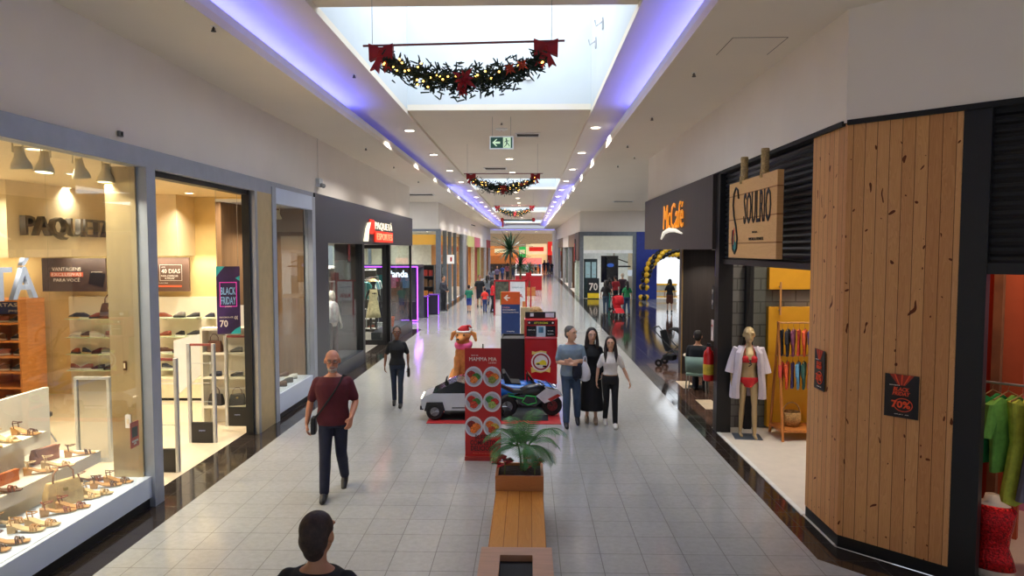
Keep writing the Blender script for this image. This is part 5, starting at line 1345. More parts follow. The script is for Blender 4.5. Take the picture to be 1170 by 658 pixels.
# ---------------- garlands ----------------
GRN = M('garland_green', (22, 44, 30), .7, var=.35, scale=30)
BOWR = M('bow_red', (150, 14, 22), .6, var=.15, scale=10)
BULB = M('fairy_glow', (255, 190, 90), .4, var=0, emit=5)
def garland(label, loc, full=True, green=1.0, s=1.0, tilt=0):
    t = thing('garland', label, 'garland', loc)
    rr = random.Random(int(loc[1]*10))
    w = 1.0*s
    MB().tube([(-w*1.08, 0, -tilt), (w*1.08, 0, tilt)], .012, 8).build('rod', M('rod_red', (120, 52, 60), .5), t)
    for x in (-w*.98, w*.94):
        MB().tube([(x, 0, 0), (x, 0, 5.98-loc[2])], .003, 4).build('hanging_wire', M('wire_grey'), t)
    def cp(u): return V((u*w*.86, 0, -.17-.23*s*(1-u*u)))
    n = 34 if full else 22
    m = MB()
    for i in range(n*34):
        u = rr.uniform(-1, 1); p = cp(u)+V((rr.gauss(0, .02), rr.gauss(0, .055), rr.gauss(0, .058)*(1.25-.6*u*u)))
        d = V((rr.gauss(0, 1), rr.gauss(0, .8), rr.gauss(0, 1))).normalized()
        L_ = rr.uniform(.04, .085)*s*(1.15-.35*u*u)
        a = d.cross(V((rr.random(), rr.random(), rr.random()))).normalized()*.010*s
        b = d.cross(a).normalized()*.010*s
        q = p+d*L_
        vs = [p+a, p-a*.5+b, p-a*.5-b, q+a*.8, q-a*.4+b*.8, q-a*.4-b*.8, q+d*.02]
        m._mk(vs, [(0, 1, 4, 3), (1, 2, 5, 4), (2, 0, 3, 5), (3, 4, 6), (4, 5, 6), (5, 3, 6), (2, 1, 0)])
    fo = m.build('foliage', GRN, t); fo['kind'] = 'stuff'
    MB().tube([cp(-1+2*k/16) for k in range(17)], .03*s, 6).build('garland_core', GRN, t)
    b0 = None
    for i in range(30 if full else 24):
        u = rr.uniform(-.98, .98); p = cp(u)+V((rr.gauss(0, .02), -.07-rr.random()*.03, rr.gauss(0, .06)))
        if b0 is None: b0 = MB().ell((0, 0, 0), .0115, 6, 4).build('fairy_light', BULB, t); o = b0
        else: o = b0.copy(); COL.objects.link(o); o.parent = t
        o.location = p
    for sx in (-1, 1):
        m = MB(); x = sx*w*.88; z0 = sx*tilt
        m.prism([(x-.13, z0+.01), (x-.02, z0-.03), (x+.02, z0-.03), (x+.13, z0+.01), (x+.125, z0-.17), (x+.03, z0-.13), (x-.03, z0-.13), (x-.125, z0-.17)], None, 'y', -.06, .08)
        m.prism([(x-.03, z0-.12), (x+.005, z0-.13), (x-.03, z0-.30), (x-.075, z0-.25), (x-.12, z0-.27)], None, 'y', -.05, .05)
        m.prism([(x+.03, z0-.12), (x-.005, z0-.13), (x+.03, z0-.29), (x+.07, z0-.25), (x+.11, z0-.27)], None, 'y', -.05, .05)
        m.ell((x, -.04, z0-.09), (.04, .05, .04))
        m.build('bow', BOWR, t)
    def poinsettia(c, r, mt, nm='poinsettia'):
        m = MB()
        for k in range(8):
            a = 2*PI*k/8+.2; rr_ = r*(1 if k % 2 else .72)
            tp = V((c[0]+rr_*math.cos(a), c[1]-.02, c[2]+rr_*math.sin(a)))
            s1 = V((c[0]+rr_*.5*math.cos(a+.35), c[1]-.05, c[2]+rr_*.5*math.sin(a+.35))); s2_ = V((c[0]+rr_*.5*math.cos(a-.35), c[1]-.05, c[2]+rr_*.5*math.sin(a-.35)))
            cc = V((c[0], c[1]-.02, c[2])); bk = V((0, .012, 0))
            m._mk([cc, s1, tp, s2_, cc+bk, s1+bk, tp+bk, s2_+bk], [(0, 1, 2, 3), (7, 6, 5, 4), (0, 4, 5, 1), (1, 5, 6, 2), (2, 6, 7, 3), (3, 7, 4, 0)])
        m.ell((c[0], c[1]-.05, c[2]), .018, 6, 4)
        m.build(nm, mt, t)
    poinsettia((.02, -.13, -.40*s-.02), .15*s, BOWR)
    poinsettia((.0, -.12, -.54*s), .07*s, BOWR)
    if full:
        poinsettia((.50, -.12, -.31), .075, M('petal_orange', (190, 70, 40), .6)); poinsettia((.63, -.12, -.27), .075, M('petal_orange'))
    return t
garland('nearest Christmas garland with red bows hung below the big skylight', (-.70, 7.42, 5.30), True, s=1.0, tilt=.02)
garland('second Christmas garland, hung before the middle downlights', (-.70, 18.8, 5.17), True, s=1.0)
garland('third Christmas garland, hung before the second skylight', (-.72, 35, 5.33), True, s=1.0)
t = thing('garland', 'farthest garland, a straight bar with hanging ends', 'garland', (-.7, 44, 4.98))
MB().tube([(-1.05, 0, 0), (1.05, 0, 0)], .05, 8).build('garland_core', GRN, t)
for x in (-1.0, 1.0): MB().ell((x, 0, .02), (.12, .06, .14)).build('bow', BOWR, t)
MB().box(-1.02, -.92, -.03, .03, -.45, 0).build('ribbon_tail', BOWR, t)
for x in (-.9, .9): MB().tube([(x, 0, 0), (x, 0, 1.0)], .004, 4).build('hanging_wire', M('wire_grey'), t)

# ---------------- bench, planters ----------------
BW = wood_mat('bench_wood', (196, 134, 66), (160, 100, 44), .13, 0, .22, knots=False, ring=.7, spec=.6, jd=.7)
BW2 = wood_mat('planter_wood', (186, 122, 72), (160, 98, 54), .3, 2, .4, knots=False, ring=.7, jd=.8)
def bench(label, loc, L_=1.72, w=.53):
    t = thing('bench', label, 'bench', loc)
    MB().box(-w/2, w/2, 0, L_, .37, .42).build('seat', BW, t, bevel=.008)
    for y in (.18, L_-.3):
        MB().box(-w/2+.05, w/2-.05, y, y+.08, 0, .37).build('leg', M('bench_leg', (70, 48, 34), .5), t)
    MB().box(-w/2+.04, w/2-.04, .02, L_-.02, .30, .37).build('apron', BW2, t)
    return t
bench('polished timber bench between the bin and the palm planter', (-.10, 5.73, 0))
t = thing('litter_bin', 'timber clad litter bin with dark square opening at the near bench end', 'bin', (-.10, 5.36, 0))
BNW = M('bin_wood', (168, 124, 96), .45, var=.08, scale=3, stretch=(1, 9, 1))
MB().box(-.30, .30, -.33, .34, 0, .50).build('bin_body', BNW, t)
MB().box(-.30, .30, .19, .34, .50, .56).box(-.30, -.135, -.33, .19, .50, .56).box(.135, .30, -.33, .19, .50, .56).box(-.135, .135, -.33, -.2, .50, .56).build('bin_top', BNW, t)
MB().box(-.135, .135, -.2, .19, .50, .506).build('bin_opening_shade', M('bin_hole_shade', (14, 13, 13), .8), t)  # near-black plate painted in for the shade inside the opening
# potted palm
LEAF = M('palm_leaf', (66, 122, 62), .5, var=.3, scale=8); LEAF2 = M('dark_leaf', (28, 62, 34), .5, var=.3, scale=8)
def frond(m, base, az, el, L_, w, n=11, droop=1.0, rr=random):
    """pinnate frond: rib and leaflets"""
    d = V((math.cos(az)*math.cos(el), math.sin(az)*math.cos(el), math.sin(el)))
    p = V(base); pts = [p.copy()]; st = L_/n
    for i in range(n):
        d = (d+V((0, 0, -.10*droop*(.4+i/n*1.6)))).normalized(); p = p+d*st; pts.append(p.copy())
    m.tube(pts, [.006*(1-.7*i/n) for i in range(n+1)], 4)
    for i in range(3, n+1):
        d = (pts[i]-pts[i-1]).normalized(); sd = d.cross(V((0, 0, 1))).normalized()
        lw = w*math.sin(PI*min(1, (i-1.5)/(n-.5)))**.6+.015
        for h in (0, .5):
            c = pts[i-1].lerp(pts[i], h)
            for s in (-1, 1):
                tip = c+sd*s*lw+d*lw*.55+V((0, 0, -lw*.35)); mid = c.lerp(tip, .45)
                u = d*.0052; th = V((0, 0, .002))
                m._mk([c-u*.5, mid-u, tip, mid+u, c+u*.5, c-u*.5+th, mid-u+th, tip+th, mid+u+th, c+u*.5+th], [(0, 1, 2, 3, 4), (9, 8, 7, 6, 5), (0, 5, 6, 1), (1, 6, 7, 2), (2, 7, 8, 3), (3, 8, 9, 4), (4, 9, 5, 0)])
t = thing('planter_box', 'timber planter box at the far end of the bench', 'planter', (-.10, 7.72, 0))
MB().box(-.27, .27, -.25, -.22, 0, .58).box(-.27, .27, .22, .25, 0, .58).box(-.27, -.24, -.22, .22, 0, .58).box(.24, .27, -.22, .22, 0, .58).build('planter_wall', BW2, t)
MB().box(-.24, .24, -.22, .22, .0, .55).build('soil', M('soil', (52, 38, 30), .95, bump=1.0, scale=30, var=.3), t)
rr = random.Random(12)
t = thing('potted_palm', 'green feathery palm growing in the timber planter', 'palm', (-.06, 7.76, .55)); t.scale = (.86, .86, .95)
for k in range(5):
    a = k*1.3; MB().tube([(0.03*math.cos(a), .03*math.sin(a), 0), (.05*math.cos(a), .05*math.sin(a), .18), (.09*math.cos(a), .09*math.sin(a), .34)], [.014, .011, .008], 6).build('stem', M('palm_stem', (104, 112, 60), .6), t)
for k, (az, el, L_) in enumerate(((0, 55, .62), (25, 35, .52), (180, 50, .55), (150, 30, .50), (210, 65, .5), (-30, 62, .56), (-90, 45, .42), (90, 60, .5), (60, 75, .55), (120, 70, .5), (-150, 35, .45), (-60, 30, .42), (330, 22, .46), (200, 20, .45), (10, 10, .4), (170, 12, .42), (75, 40, .4), (105, 35, .42), (-110, 70, .5), (-75, 15, .36))):
    m = MB(); frond(m, (.07*math.cos(R(az)), .07*math.sin(R(az)), .30), R(az), R(el), L_, .14, 14, 1.25); m.build('frond', LEAF, t, fix=False)
def red_plant(label, loc, r=.15):
    t = thing('poinsettia_plant', label, 'plant', loc)
    MB().tube([(0, 0, 0), (.01, 0, .16)], .008, 6).build('stem', M('palm_stem'), t)
    for q in range(14):
        a = q*2.4; rr_ = r*(.5+.5*((q*7) % 5)/5); z = .11+.09*((q*3) % 4)/4
        c = V((0, 0, z)); tp = V((rr_*math.cos(a), rr_*math.sin(a), z+.04-.05*(q % 2))); dd = V((-math.sin(a), math.cos(a), 0))*r*.24; mid = c.lerp(tp, .5)+V((0, 0, .015)); th = V((0, 0, -.004))
        m = MB(); m._mk([c, mid+dd, tp, mid-dd, c+th, mid+dd+th, tp+th, mid-dd+th], [(0, 1, 2, 3), (7, 6, 5, 4), (0, 4, 5, 1), (1, 5, 6, 2), (2, 6, 7, 3), (3, 7, 4, 0)])
        m.build('red_leaf' if q < 10 else 'green_leaf', M('leaf_red', (190, 24, 40), .5, var=.1) if q < 10 else LEAF2, t)
red_plant('red poinsettia at the left corner of the bench planter', (-.27, 7.62, .55), .19)
red_plant('red poinsettia at the right corner of the bench planter', (.07, 7.62, .55), .19)
# second planter in the distance, tall spiky dracaenas
def dracaena(label, loc, h, r, seed, n=46):
    t = thing('dracaena', label, 'plant', loc)
    MB().tube([(0, 0, 0), (.03, 0, h*.5), (0, 0, h)], [.07, .055, .05], 8).build('trunk', M('trunk_brown', (96, 74, 52), .8, bump=.6, scale=20), t)
    rr = random.Random(seed); m = MB()
    for k in range(n):
        az = rr.uniform(0, 2*PI); el = rr.uniform(-.35, 1.45); L_ = r*rr.uniform(.75, 1.1)
        d = V((math.cos(az)*math.cos(el), math.sin(az)*math.cos(el), math.sin(el))); p = V((0, 0, h)); sd = d.cross(V((0, 0, 1))).normalized()
        rings = []
        for i in range(5):
            wv = (.035, .05, .045, .03, .004)[i]*r/1.0
            rings.append([p-sd*wv, p+V((0, 0, .012)), p+sd*wv, p-V((0, 0, .006))])
            d = (d+V((0, 0, -.16))).normalized(); p = p+d*L_/4
        m.loft(rings)
    o = m.build('leaf_crown', LEAF2, t); o['kind'] = 'stuff'
    return t
# ---------------- middle of the corridor ----------------
def planter(label, loc, w, d, h, m=None):
    t = thing('planter_box', label, 'planter', loc)
    MB().box(-w/2, w/2, -d/2, -d/2+.04, 0, h).box(-w/2, w/2, d/2-.04, d/2, 0, h).box(-w/2, -w/2+.04, -d/2+.04, d/2-.04, 0, h).box(w/2-.04, w/2, -d/2+.04, d/2-.04, 0, h).build('planter_wall', m or BW2, t)
    MB().box(-w/2+.04, w/2-.04, -d/2+.04, d/2-.04, 0, h-.06).build('soil', M('soil'), t)
planter('far timber planter box holding the tall spiky plants', (-.75, 36.0, 0), 1.2, .8, .6)
dracaena('tall spiky dark green plant on a bare trunk in the far planter', (-.98, 36.0, .54), 2.5, 1.15, 3, 60)
dracaena('shorter spiky plant beside the tall one in the far planter', (-.45, 36.0, .54), 1.7, .75, 5, 44)
dracaena('small leafy plant right of the far planter group', (.05, 46.0, .5), 1.3, .8, 8, 40)
planter('farthest timber planter box', (.05, 46.0, 0), .8, .8, .56)

# standing food banner
B0 = G(552, 525.5)
t = thing('roll_up_banner', 'tall red restaurant banner with six plates of food, headed MAMMA MIA', 'banner', (B0.x, B0.y, 0), R(-1))
BR = M('banner_red', (178, 30, 30), .5, var=.1, scale=2)
MB().box(-.265, .265, 0, .006, .06, 1.66).build('banner_sheet', BR, t)
MB().rbox(-.27, .27, -.05, .07, 0, .06, .02).build('banner_base', M('banner_base_red', (150, 44, 40), .4), t)
MB().tube([(0, .03, .05), (0, .03, 1.72)], .010, 6).build('support_pole', BLACK, t)
text('lettering', 'MAMMA MIA', TW, t, (0, -.004, 1.50), 0, .40, .055)
text('lettering', 'DESDE 1988', TW, t, (-.12, -.004, 1.555), 0, .1, .015)
text('lettering', 'GOURMET', TW, t, (.14, -.004, 1.445), 0, .12, .018)
PLW = M('plate_white', (206, 206, 214), .4, var=.02)
FOODS = [((150, 34, 26), (56, 118, 44), (214, 120, 50)), ((190, 60, 40), (216, 120, 40), (120, 130, 60)), ((176, 40, 30), (60, 120, 50), (190, 60, 40)), ((60, 130, 60), (186, 40, 34), (150, 170, 90)), ((120, 30, 24), (216, 110, 40), (216, 110, 40)), ((200, 100, 40), (180, 150, 60), (170, 60, 30))]
for i in range(6):
    sx = -1 if i % 2 == 0 else 1; cx = sx*.135; cz = 1.24-.37*(i//2)
    def disc(r, y, rz=1.0, n=24, cx=cx, cz=cz):
        pl = [(max(-.264, min(.264, cx+r*math.cos(2*PI*k/n))), cz+r*1.12*math.sin(2*PI*k/n)) for k in range(n)]
        return MB().prism(pl, None, 'y', y, .002)
    disc(.135, -.004).build('plate', PLW, t); disc(.112, -.006).build('plate_well', M('plate_grey', (170, 170, 184), .4, var=.03), t)
    for k, c in enumerate(FOODS[i]):
        fx = (-.035, .04, 0)[k]; fz = (.035, .0, -.045)[k]
        pl = [(max(-.262, min(.262, cx+fx+(.06+.008*math.sin(q*2.5+k))*math.cos(2*PI*q/12))), cz+fz+(.055+.01*math.sin(q*3.1))*math.sin(2*PI*q/12)) for q in range(12)]
        MB().prism(pl, None, 'y', -.0085-.001*k, .003).build('food', M('food_%d_%d' % (i, k), c, .6, var=.35, scale=60), t)
text('lettering', 'BUFFET\nCOMPLETO\nDELICIOSO', M('print_darkred', (70, 14, 16), .5, var=0), t, (0, -.004, .26), 0, .38, .24, off=.02)
text('lettering', 'PRA\u00c7A DE ALIMENTA\u00c7\u00c3O', M('print_orange'), t, (0, -.004, .10), 0, .3, .02)

# mat
a, b = G(487, 484), G(641, 484)
t = thing('floor_mat', 'black play mat with a broad red border under the ride on cars', 'mat', ((a.x+b.x)/2, a.y+1.35, 0))
w = (b.x-a.x)/2
MB().box(-w, w, -1.35, 1.35, 0, .012).build('mat_border', M('mat_red', (176, 34, 38), .6, var=.05), t)
MB().box(-w+.22, w-.22, -1.13, 1.13, .012, .018).build('mat_centre', M('mat_black', (34, 38, 42), .7, var=.1), t)

# ride on vehicles -- canonical: nose towards -X
TYRE = M('tyre', (22, 22, 24), .7, bump=.3, scale=30); HUBM = M('wheel_hub', (120, 122, 126), .35, .5); DARKW = M('tinted_glass', (18, 20, 24), .12)
def wheel(t, x, y, r, w=.09, hub=HUBM):
    MB().tube([(x, y-w/2, r), (x, y-w*.3, r), (x, y+w*.3, r), (x, y+w/2, r)], [r*.9, r, r, r*.9], 20).build('wheel', TYRE, t)
    s = -1 if y < 0 else 1
    h = MB().tube([(x, y+s*w*.40, r), (x, y+s*w*.56, r)], [r*.55, r*.5], 12)
    for k in range(5):
        a = 2*PI*k/5; h.tube([(x, y+s*w*.57, r), (x+r*.5*math.cos(a), y+s*w*.57, r+r*.5*math.sin(a))], r*.07, 4)
    h.build('hub_cap', hub, t)
def prof_body(m, prof, hw, taper=.85, n=None):
    """side profile swept across the width, narrower at the top"""
    zs = [p[1] for p in prof]; z0, z1 = min(zs), max(zs)
    def sec(f): return [V((x, hw*f*(1-(1-taper)*(z-z0)/(z1-z0)), z)) for x, z in prof]
    m.loft([sec(-1), sec(-.86) if False else sec(-.9), sec(.9), sec(1)]); return m
def angular_car(label, loc, rz, s):
    t = thing('ride_on_car', label, 'toy car', loc, rz); t.scale = (s, s, s)
    SV = M('silver_body', (190, 192, 196), .3, .35, var=.02)
    prof = [(-.62, .20), (-.64, .34), (-.60, .40), (-.30, .50), (.62, .46), (.64, .22), (.52, .16), (-.50, .16)]
    prof_body(MB(), prof, .33, .88).build('body', SV, t)
    MB().loft([[V((x, y*f, z)) for x, z in ((-.44, .46), (-.02, .67), (.55, .49), (.5, .455), (-.3, .455))] for y, f in ((-.30, 1), (-.25, 1), (.25, 1), (.30, 1))]).build('canopy', DARKW, t)
    for y in (-.345, .345):
        for x in (-.40, .42):
            MB().prism([(x-.18, .16), (x-.14, .31), (x+.14, .31), (x+.18, .16)], None, 'y', y-.012 if y < 0 else y-.012, .024).build('wheel_arch', BLACK, t)
    for x in (-.40, .42):
        for y in (-.31, .31): wheel(t, x, y, .15, .11)
    MB().box(-.645, -.60, -.26, .26, .355, .375).build('headlight_bar', M('headlight', (255, 246, 224), .3, var=0, emit=2.5), t)
    MB().box(-.66, -.60, -.30, .30, .17, .24).build('bumper', BLACK, t)
    for y in (-.335, .325): MB().box(-.1, .35, y, y+.012, .20, .215).build('door_line', BLACK, t)
    MB().tube([(-.16, 0, .5), (-.22, 0, .62)], .02, 6).tube([(-.22+.06*math.sin(a)*.3, .09*math.cos(a), .63+.07*math.sin(a)) for a in [q*PI/6 for q in range(13)]], .014, 5).build('steering_wheel', BLACK, t)
    return t
def round_car(label, loc, rz, s, col, grp=None, wind=True):
    t = thing('ride_on_car', label, 'toy car', loc, rz, grp); t.scale = (s, s, s)
    BC = M('car_%d_%d_%d' % col, col, .25, coat=.5, var=.02)
    rings = []
    for x, w, zb, zt in ((-.62, .16, .20, .28), (-.58, .25, .15, .36), (-.45, .31, .13, .43), (-.2, .33, .13, .48), (.05, .32, .13, .46), (.3, .33, .13, .48), (.5, .31, .14, .50), (.6, .25, .18, .46), (.63, .16, .24, .38)):
        rings.append([V((x, w*math.copysign(abs(math.cos(a))**.55, math.cos(a)), (zb+zt)/2+(zt-zb)/2*math.copysign(abs(math.sin(a))**.7, math.sin(a)))) for a in [2*PI*q/20 for q in range(20)]])
    MB().loft(rings).build('body', BC, t, smooth=True)
    MB().loft([[V((x, y, z)) for x, z in ((-.18, .46), (-.04, .64), (-.01, .64), (-.12, .46))] for y in (-.27, -.22, .22, .27)]).build('windscreen', DARKW, t)
    MB().loft([[V((x, y, z)) for x, z in ((.12, .40), (.12, .47), (.30, .48), (.42, .68), (.47, .67), (.42, .40))] for y in (-.24, .24)]).build('seat', MATTE, t)
    for x in (-.38, .40):
        for y in (-.30, .30): wheel(t, x, y, .14, .11)
    for y in (-.2, .2): MB().ell((-.57, y, .33), (.05, .06, .035)).build('headlight', M('headlight_soft', (240, 244, 250), .2, emit=.4), t, smooth=True)
    MB().tube([(-.02+.0, .09*math.cos(a), .55+.08*math.sin(a)) for a in [q*PI/6 for q in range(13)]], .014, 5).build('steering_wheel', BLACK, t)
    MB().box(-.64, -.60, -.14, .14, .17, .25).build('bumper', BLACK, t)
    return t
def toy_bike(label, loc, rz, s):
    t = thing('ride_on_motorbike', label, 'toy motorbike', loc, rz); t.scale = (s, s, s)
    GC = M('bike_green', (40, 170, 70), .35, coat=.4); BC = M('bike_black', (22, 24, 28), .3, coat=.3); WC = M('bike_white', (216, 214, 220), .3, coat=.4)
    for x, w in ((-.46, .13), (.42, .15)): wheel(t, x, 0, .20, w, M('hub_red', (120, 40, 44), .4) if x < 0 else HUBM)
    for y in (-.19, .19): MB().tube([(.42, y-.03, .08), (.42, y+.03, .08)], .08, 12).build('support_wheel', TYRE, t)
    MB().loft([[V((x, hw*math.copysign(abs(math.cos(a))**.6, math.cos(a)), zc+hh*math.sin(a))) for a in [2*PI*q/12 for q in range(12)]] for x, hw, hh, zc in ((-.30, .07, .08, .50), (-.2, .10, .13, .50), (0, .11, .14, .48), (.16, .09, .09, .46))]).build('tank', BC, t, smooth=True)
    for y in (-.11, .085):
        MB().prism([(-.66, .42), (-.58, .50), (-.34, .55), (-.14, .40), (-.30, .26), (-.50, .33)], None, 'y', y, .025).build('white_fairing', WC, t)
        MB().prism([(-.62, .40), (-.42, .30), (-.36, .34), (-.56, .44)], None, 'y', y-.006 if y < 0 else y+.006, .028).build('red_stripe', M('bike_red', (190, 50, 44), .4), t)
        MB().prism([(-.26, .30), (.10, .44), (.28, .40), (.14, .22), (-.12, .20)], None, 'y', y, .022).build('side_fairing', BC, t)
    for y in (-.135, .135): MB().tube([(-.12, y, .40), (.06, y, .42), (.14, y, .30), (.02, y, .24), (-.14, y, .28), (-.12, y, .40)], .014, 6).tube([(.10, y, .36), (.40, y*.8, .42)], .014, 6).build('green_frame', GC, t)
    MB().loft([[V((x, -hw, z)), V((x, hw, z)), V((x, hw, z+.06)), V((x, -hw, z+.06))] for x, hw, z in ((.08, .09, .46), (.3, .10, .46), (.52, .07, .56), (.66, .03, .62))]).build('seat', BC, t)
    MB().tube([(-.46, -.07, .2), (-.30, -.07, .56)], .018, 6).tube([(-.46, .07, .2), (-.30, .07, .56)], .018, 6).build('fork', M('fork', (60, 62, 66), .3, .6), t)
    MB().tube([(-.22, -.24, .62), (-.30, -.08, .60), (-.30, .08, .60), (-.22, .24, .62)], .016, 6).build('handlebar', BLACK, t)
    MB().loft([[V((x, -hw, z)), V((x, hw, z)), V((x+.02, hw, z)), V((x+.02, -hw, z))] for x, hw, z in ((-.52, .07, .50), (-.44, .09, .60), (-.34, .07, .70))]).build('wind_shield', DARKW, t)
    return t
p = G(512, 480)
angular_car('silver angular ride on car with lit headlight bar at the left of the mat', (-1.30, 12.55, .018), R(3), 1.04)
toy_bike('green black and white ride on motorbike at the right front of the mat', (.0, 12.55, .018), R(186), .95)
round_car('blue ride on car behind the motorbike', (-.05, 13.45, .018), R(185), 1.0, (40, 110, 200))
round_car('yellow orange ride on car behind the silver one', (-1.32, 13.85, .018), R(0), .80, (236, 150, 30))
round_car('red ride on car between the silver and yellow cars', (-1.2, 13.25, 0.018), R(3), .66, (190, 30, 50))
round_car('pink ride on car at the back left of the mat', (-1.22, 14.5, .0), R(-4), .85, (232, 60, 140))

# red payment kiosk
K0 = G(618, 445)
t = thing('payment_kiosk', 'red self service kiosk with round yellow and white emblem', 'kiosk', (K0.x, K0.y, 0))
KR = M('kiosk_red', (176, 16, 20), .3, coat=.3, var=.02)
MB().box(-.36, .36, 0, .60, .12, 1.15).build('kiosk_body', KR, t, bevel=.02)
MB().box(-.34, .34, .04, .56, 0, .12).build('kiosk_base', BLACK, t)
MB().box(-.37, .37, .06, .55, 1.15, 1.56).build('kiosk_head', KR, t, bevel=.02)
MB().box(-.34, .34, -.0, .10, 1.10, 1.17).build('shelf_lip', M('lip_pink', (206, 90, 96), .3), t, bevel=.02)
MB().box(-.30, .30, .052, .06, 1.44, 1.52).build('title_panel', MATTE, t)
MB().box(-.32, .32, .052, .06, 1.18, 1.41).build('screen_panel', M('screen_black', (30, 28, 34), .2), t)
text('lettering', 'LET\'S RACING', M('print_yellow', (226, 214, 60), .5, var=0, emit=.2), t, (0, .048, 1.48), 0, .30, .04)
for x in (-.26, .26): MB().ell((x, .05, 1.48), (.02, .008, .022), 8, 6).build('title_mark', TW, t)
MB().box(-.10, .10, .040, .050, 1.14, 1.41).build('paper_notice', M('paper_blue', (196, 216, 226), .5), t)
MB().box(-.055, .055, .036, .040, 1.26, 1.39).build('notice_picture', M('paper_print', (70, 120, 150), .5, var=.3), t)
text('lettering', 'TEMPO 5 MIN', TW, t, (-.21, .048, 1.32), 0, .16, .02)
text('lettering', 'R$ 20,00', TW, t, (.21, .048, 1.30), 0, .12, .025)
text('lettering', 'PIX CARTAO', TW, t, (.21, .048, 1.23), 0, .13, .02)
MB().box(-.35, .33, .28, .34, 1.56, 1.70).build('top_board', BLACK, t)
MB().box(.10, .30, .270, .28, 1.58, 1.68).box(-.24, -.16, .270, .28, 1.60, 1.67).build('top_card', M('paper_blue'), t)
# emblem
EY = M('emblem_yellow', (226, 206, 110), .5); EW = M('emblem_white', (230, 226, 220), .5)
def pdisc(r, n=24, cx=0, cz=.62, sx=1): return [(cx+sx*r*math.cos(2*PI*k/n), cz+r*math.sin(2*PI*k/n)) for k in range(n)]
MB().prism([(-.20, .86), (-.12, .84), (0, .87), (.12, .85), (.12, .78), (-.20, .78)], None, 'y', -.006, .004).build('emblem_crest', EY, t)
MB().prism([(-.22, .50), (.21, .50), (.20, .38), (.10, .41), (0, .37), (-.12, .40), (-.21, .37)], None, 'y', -.006, .004).build('emblem_ribbon', EY, t)
MB().prism(pdisc(.215), None, 'y', -.008, .004).build('emblem_ring', EW, t)
MB().prism(pdisc(.185), None, 'y', -.011, .004).build('emblem_band', M('emblem_red', (150, 30, 40), .5), t)
MB().prism(pdisc(.150), None, 'y', -.014, .004).build('emblem_disc', EW, t)
MB().prism([(-.12, .56), (-.11, .60), (-.03, .62), (.02, .66), (.08, .66), (.12, .61), (.12, .55)], None, 'y', -.018, .005).build('emblem_car', M('emblem_car_yellow', (222, 206, 40), .5), t)
MB().prism([(-.09, .555), (-.03, .555), (-.03, .585), (-.09, .585)], None, 'y', -.021, .004).prism([(.04, .50), (.12, .50), (.12, .54), (.04, .54)], None, 'y', -.021, .004).build('emblem_detail', MATTE, t)
# black box counter left of it
q = G(587, 446)
t = thing('black_counter', 'matte black box counter standing left of the red kiosk', 'counter', (-.345, 15.25, 0))
BB = M('box_black', (22, 22, 24), .6, var=.03)
MB().box(-.28, .27, 0, .9, .04, 1.06).build('counter_body', BB, t)
MB().box(-.28, .27, 0, .03, 1.06, 1.10).box(-.28, .27, .87, .9, 1.06, 1.10).box(-.28, -.25, .03, .87, 1.06, 1.10).box(.24, .27, .03, .87, 1.06, 1.10).build('raised_rim', BB, t)
MB().box(-.25, .24, .03, .87, 0, .04).build('counter_base', BLACK, t)
# wayfinding totem
t = thing('wayfinding_totem', 'orange over blue directory totem with a white left arrow', 'totem', (-.52, 19.6, 0), R(0))
MB().box(-.27, .27, 0, .16, 1.52, 1.88).build('orange_head', M('totem_orange', (206, 88, 36), .4), t)
MB().box(-.27, .27, 0, .16, .05, 1.52).build('blue_panel', M('totem_blue', (36, 62, 116), .4, var=.05), t)
MB().prism([(0, 1.50), (.16, 1.50), (.16, 1.88), (.04, 1.88)], None, 'x', -.30, .03).build('green_edge', M('totem_olive', (140, 140, 40), .5), t)
MB().box(-.24, .24, .02, .14, 0, .05).build('totem_foot', BLACK, t)
MB().prism([(-.20, 1.71), (-.10, 1.80), (-.07, 1.78), (-.12, 1.73), (-.02, 1.73), (-.02, 1.69), (-.12, 1.69), (-.07, 1.64), (-.10, 1.62)], None, 'y', -.006, .006).build('arrow', TW, t)
text('lettering', 'CINEMA', M('print_pinkish', (220, 150, 160), .5, var=0), t, (-.13, -.004, 1.43), 0, .22, .045)
text('lettering', 'ESTACIONAMENTO', TW, t, (-.04, -.004, 1.36), 0, .38, .04)
text('lettering', 'PRA\u00c7A DE ALIMENTA\u00c7\u00c3O', TW, t, (0, -.004, 1.29), 0, .46, .045)
text('lettering', 'shopping', TW, t, (0, -.004, .74), 0, .22, .04)
# small cream column / stand behind it and white tag
t = thing('information_stand', 'narrow cream stand right of the directory totem', 'stand', (-.1, 20.6, 0))
MB().box(-.14, .14, 0, .12, .04, 1.35).build('stand_panel', M('stand_cream', (186, 170, 130), .5), t)
MB().box(-.18, .18, -.1, .2, 0, .04).build('stand_base', BLACK, t)
MB().prism([(-.04, .82), (.10, .90), (.14, .78)], None, 'y', -.03, .02).build('white_leaflet', WHITE, t)
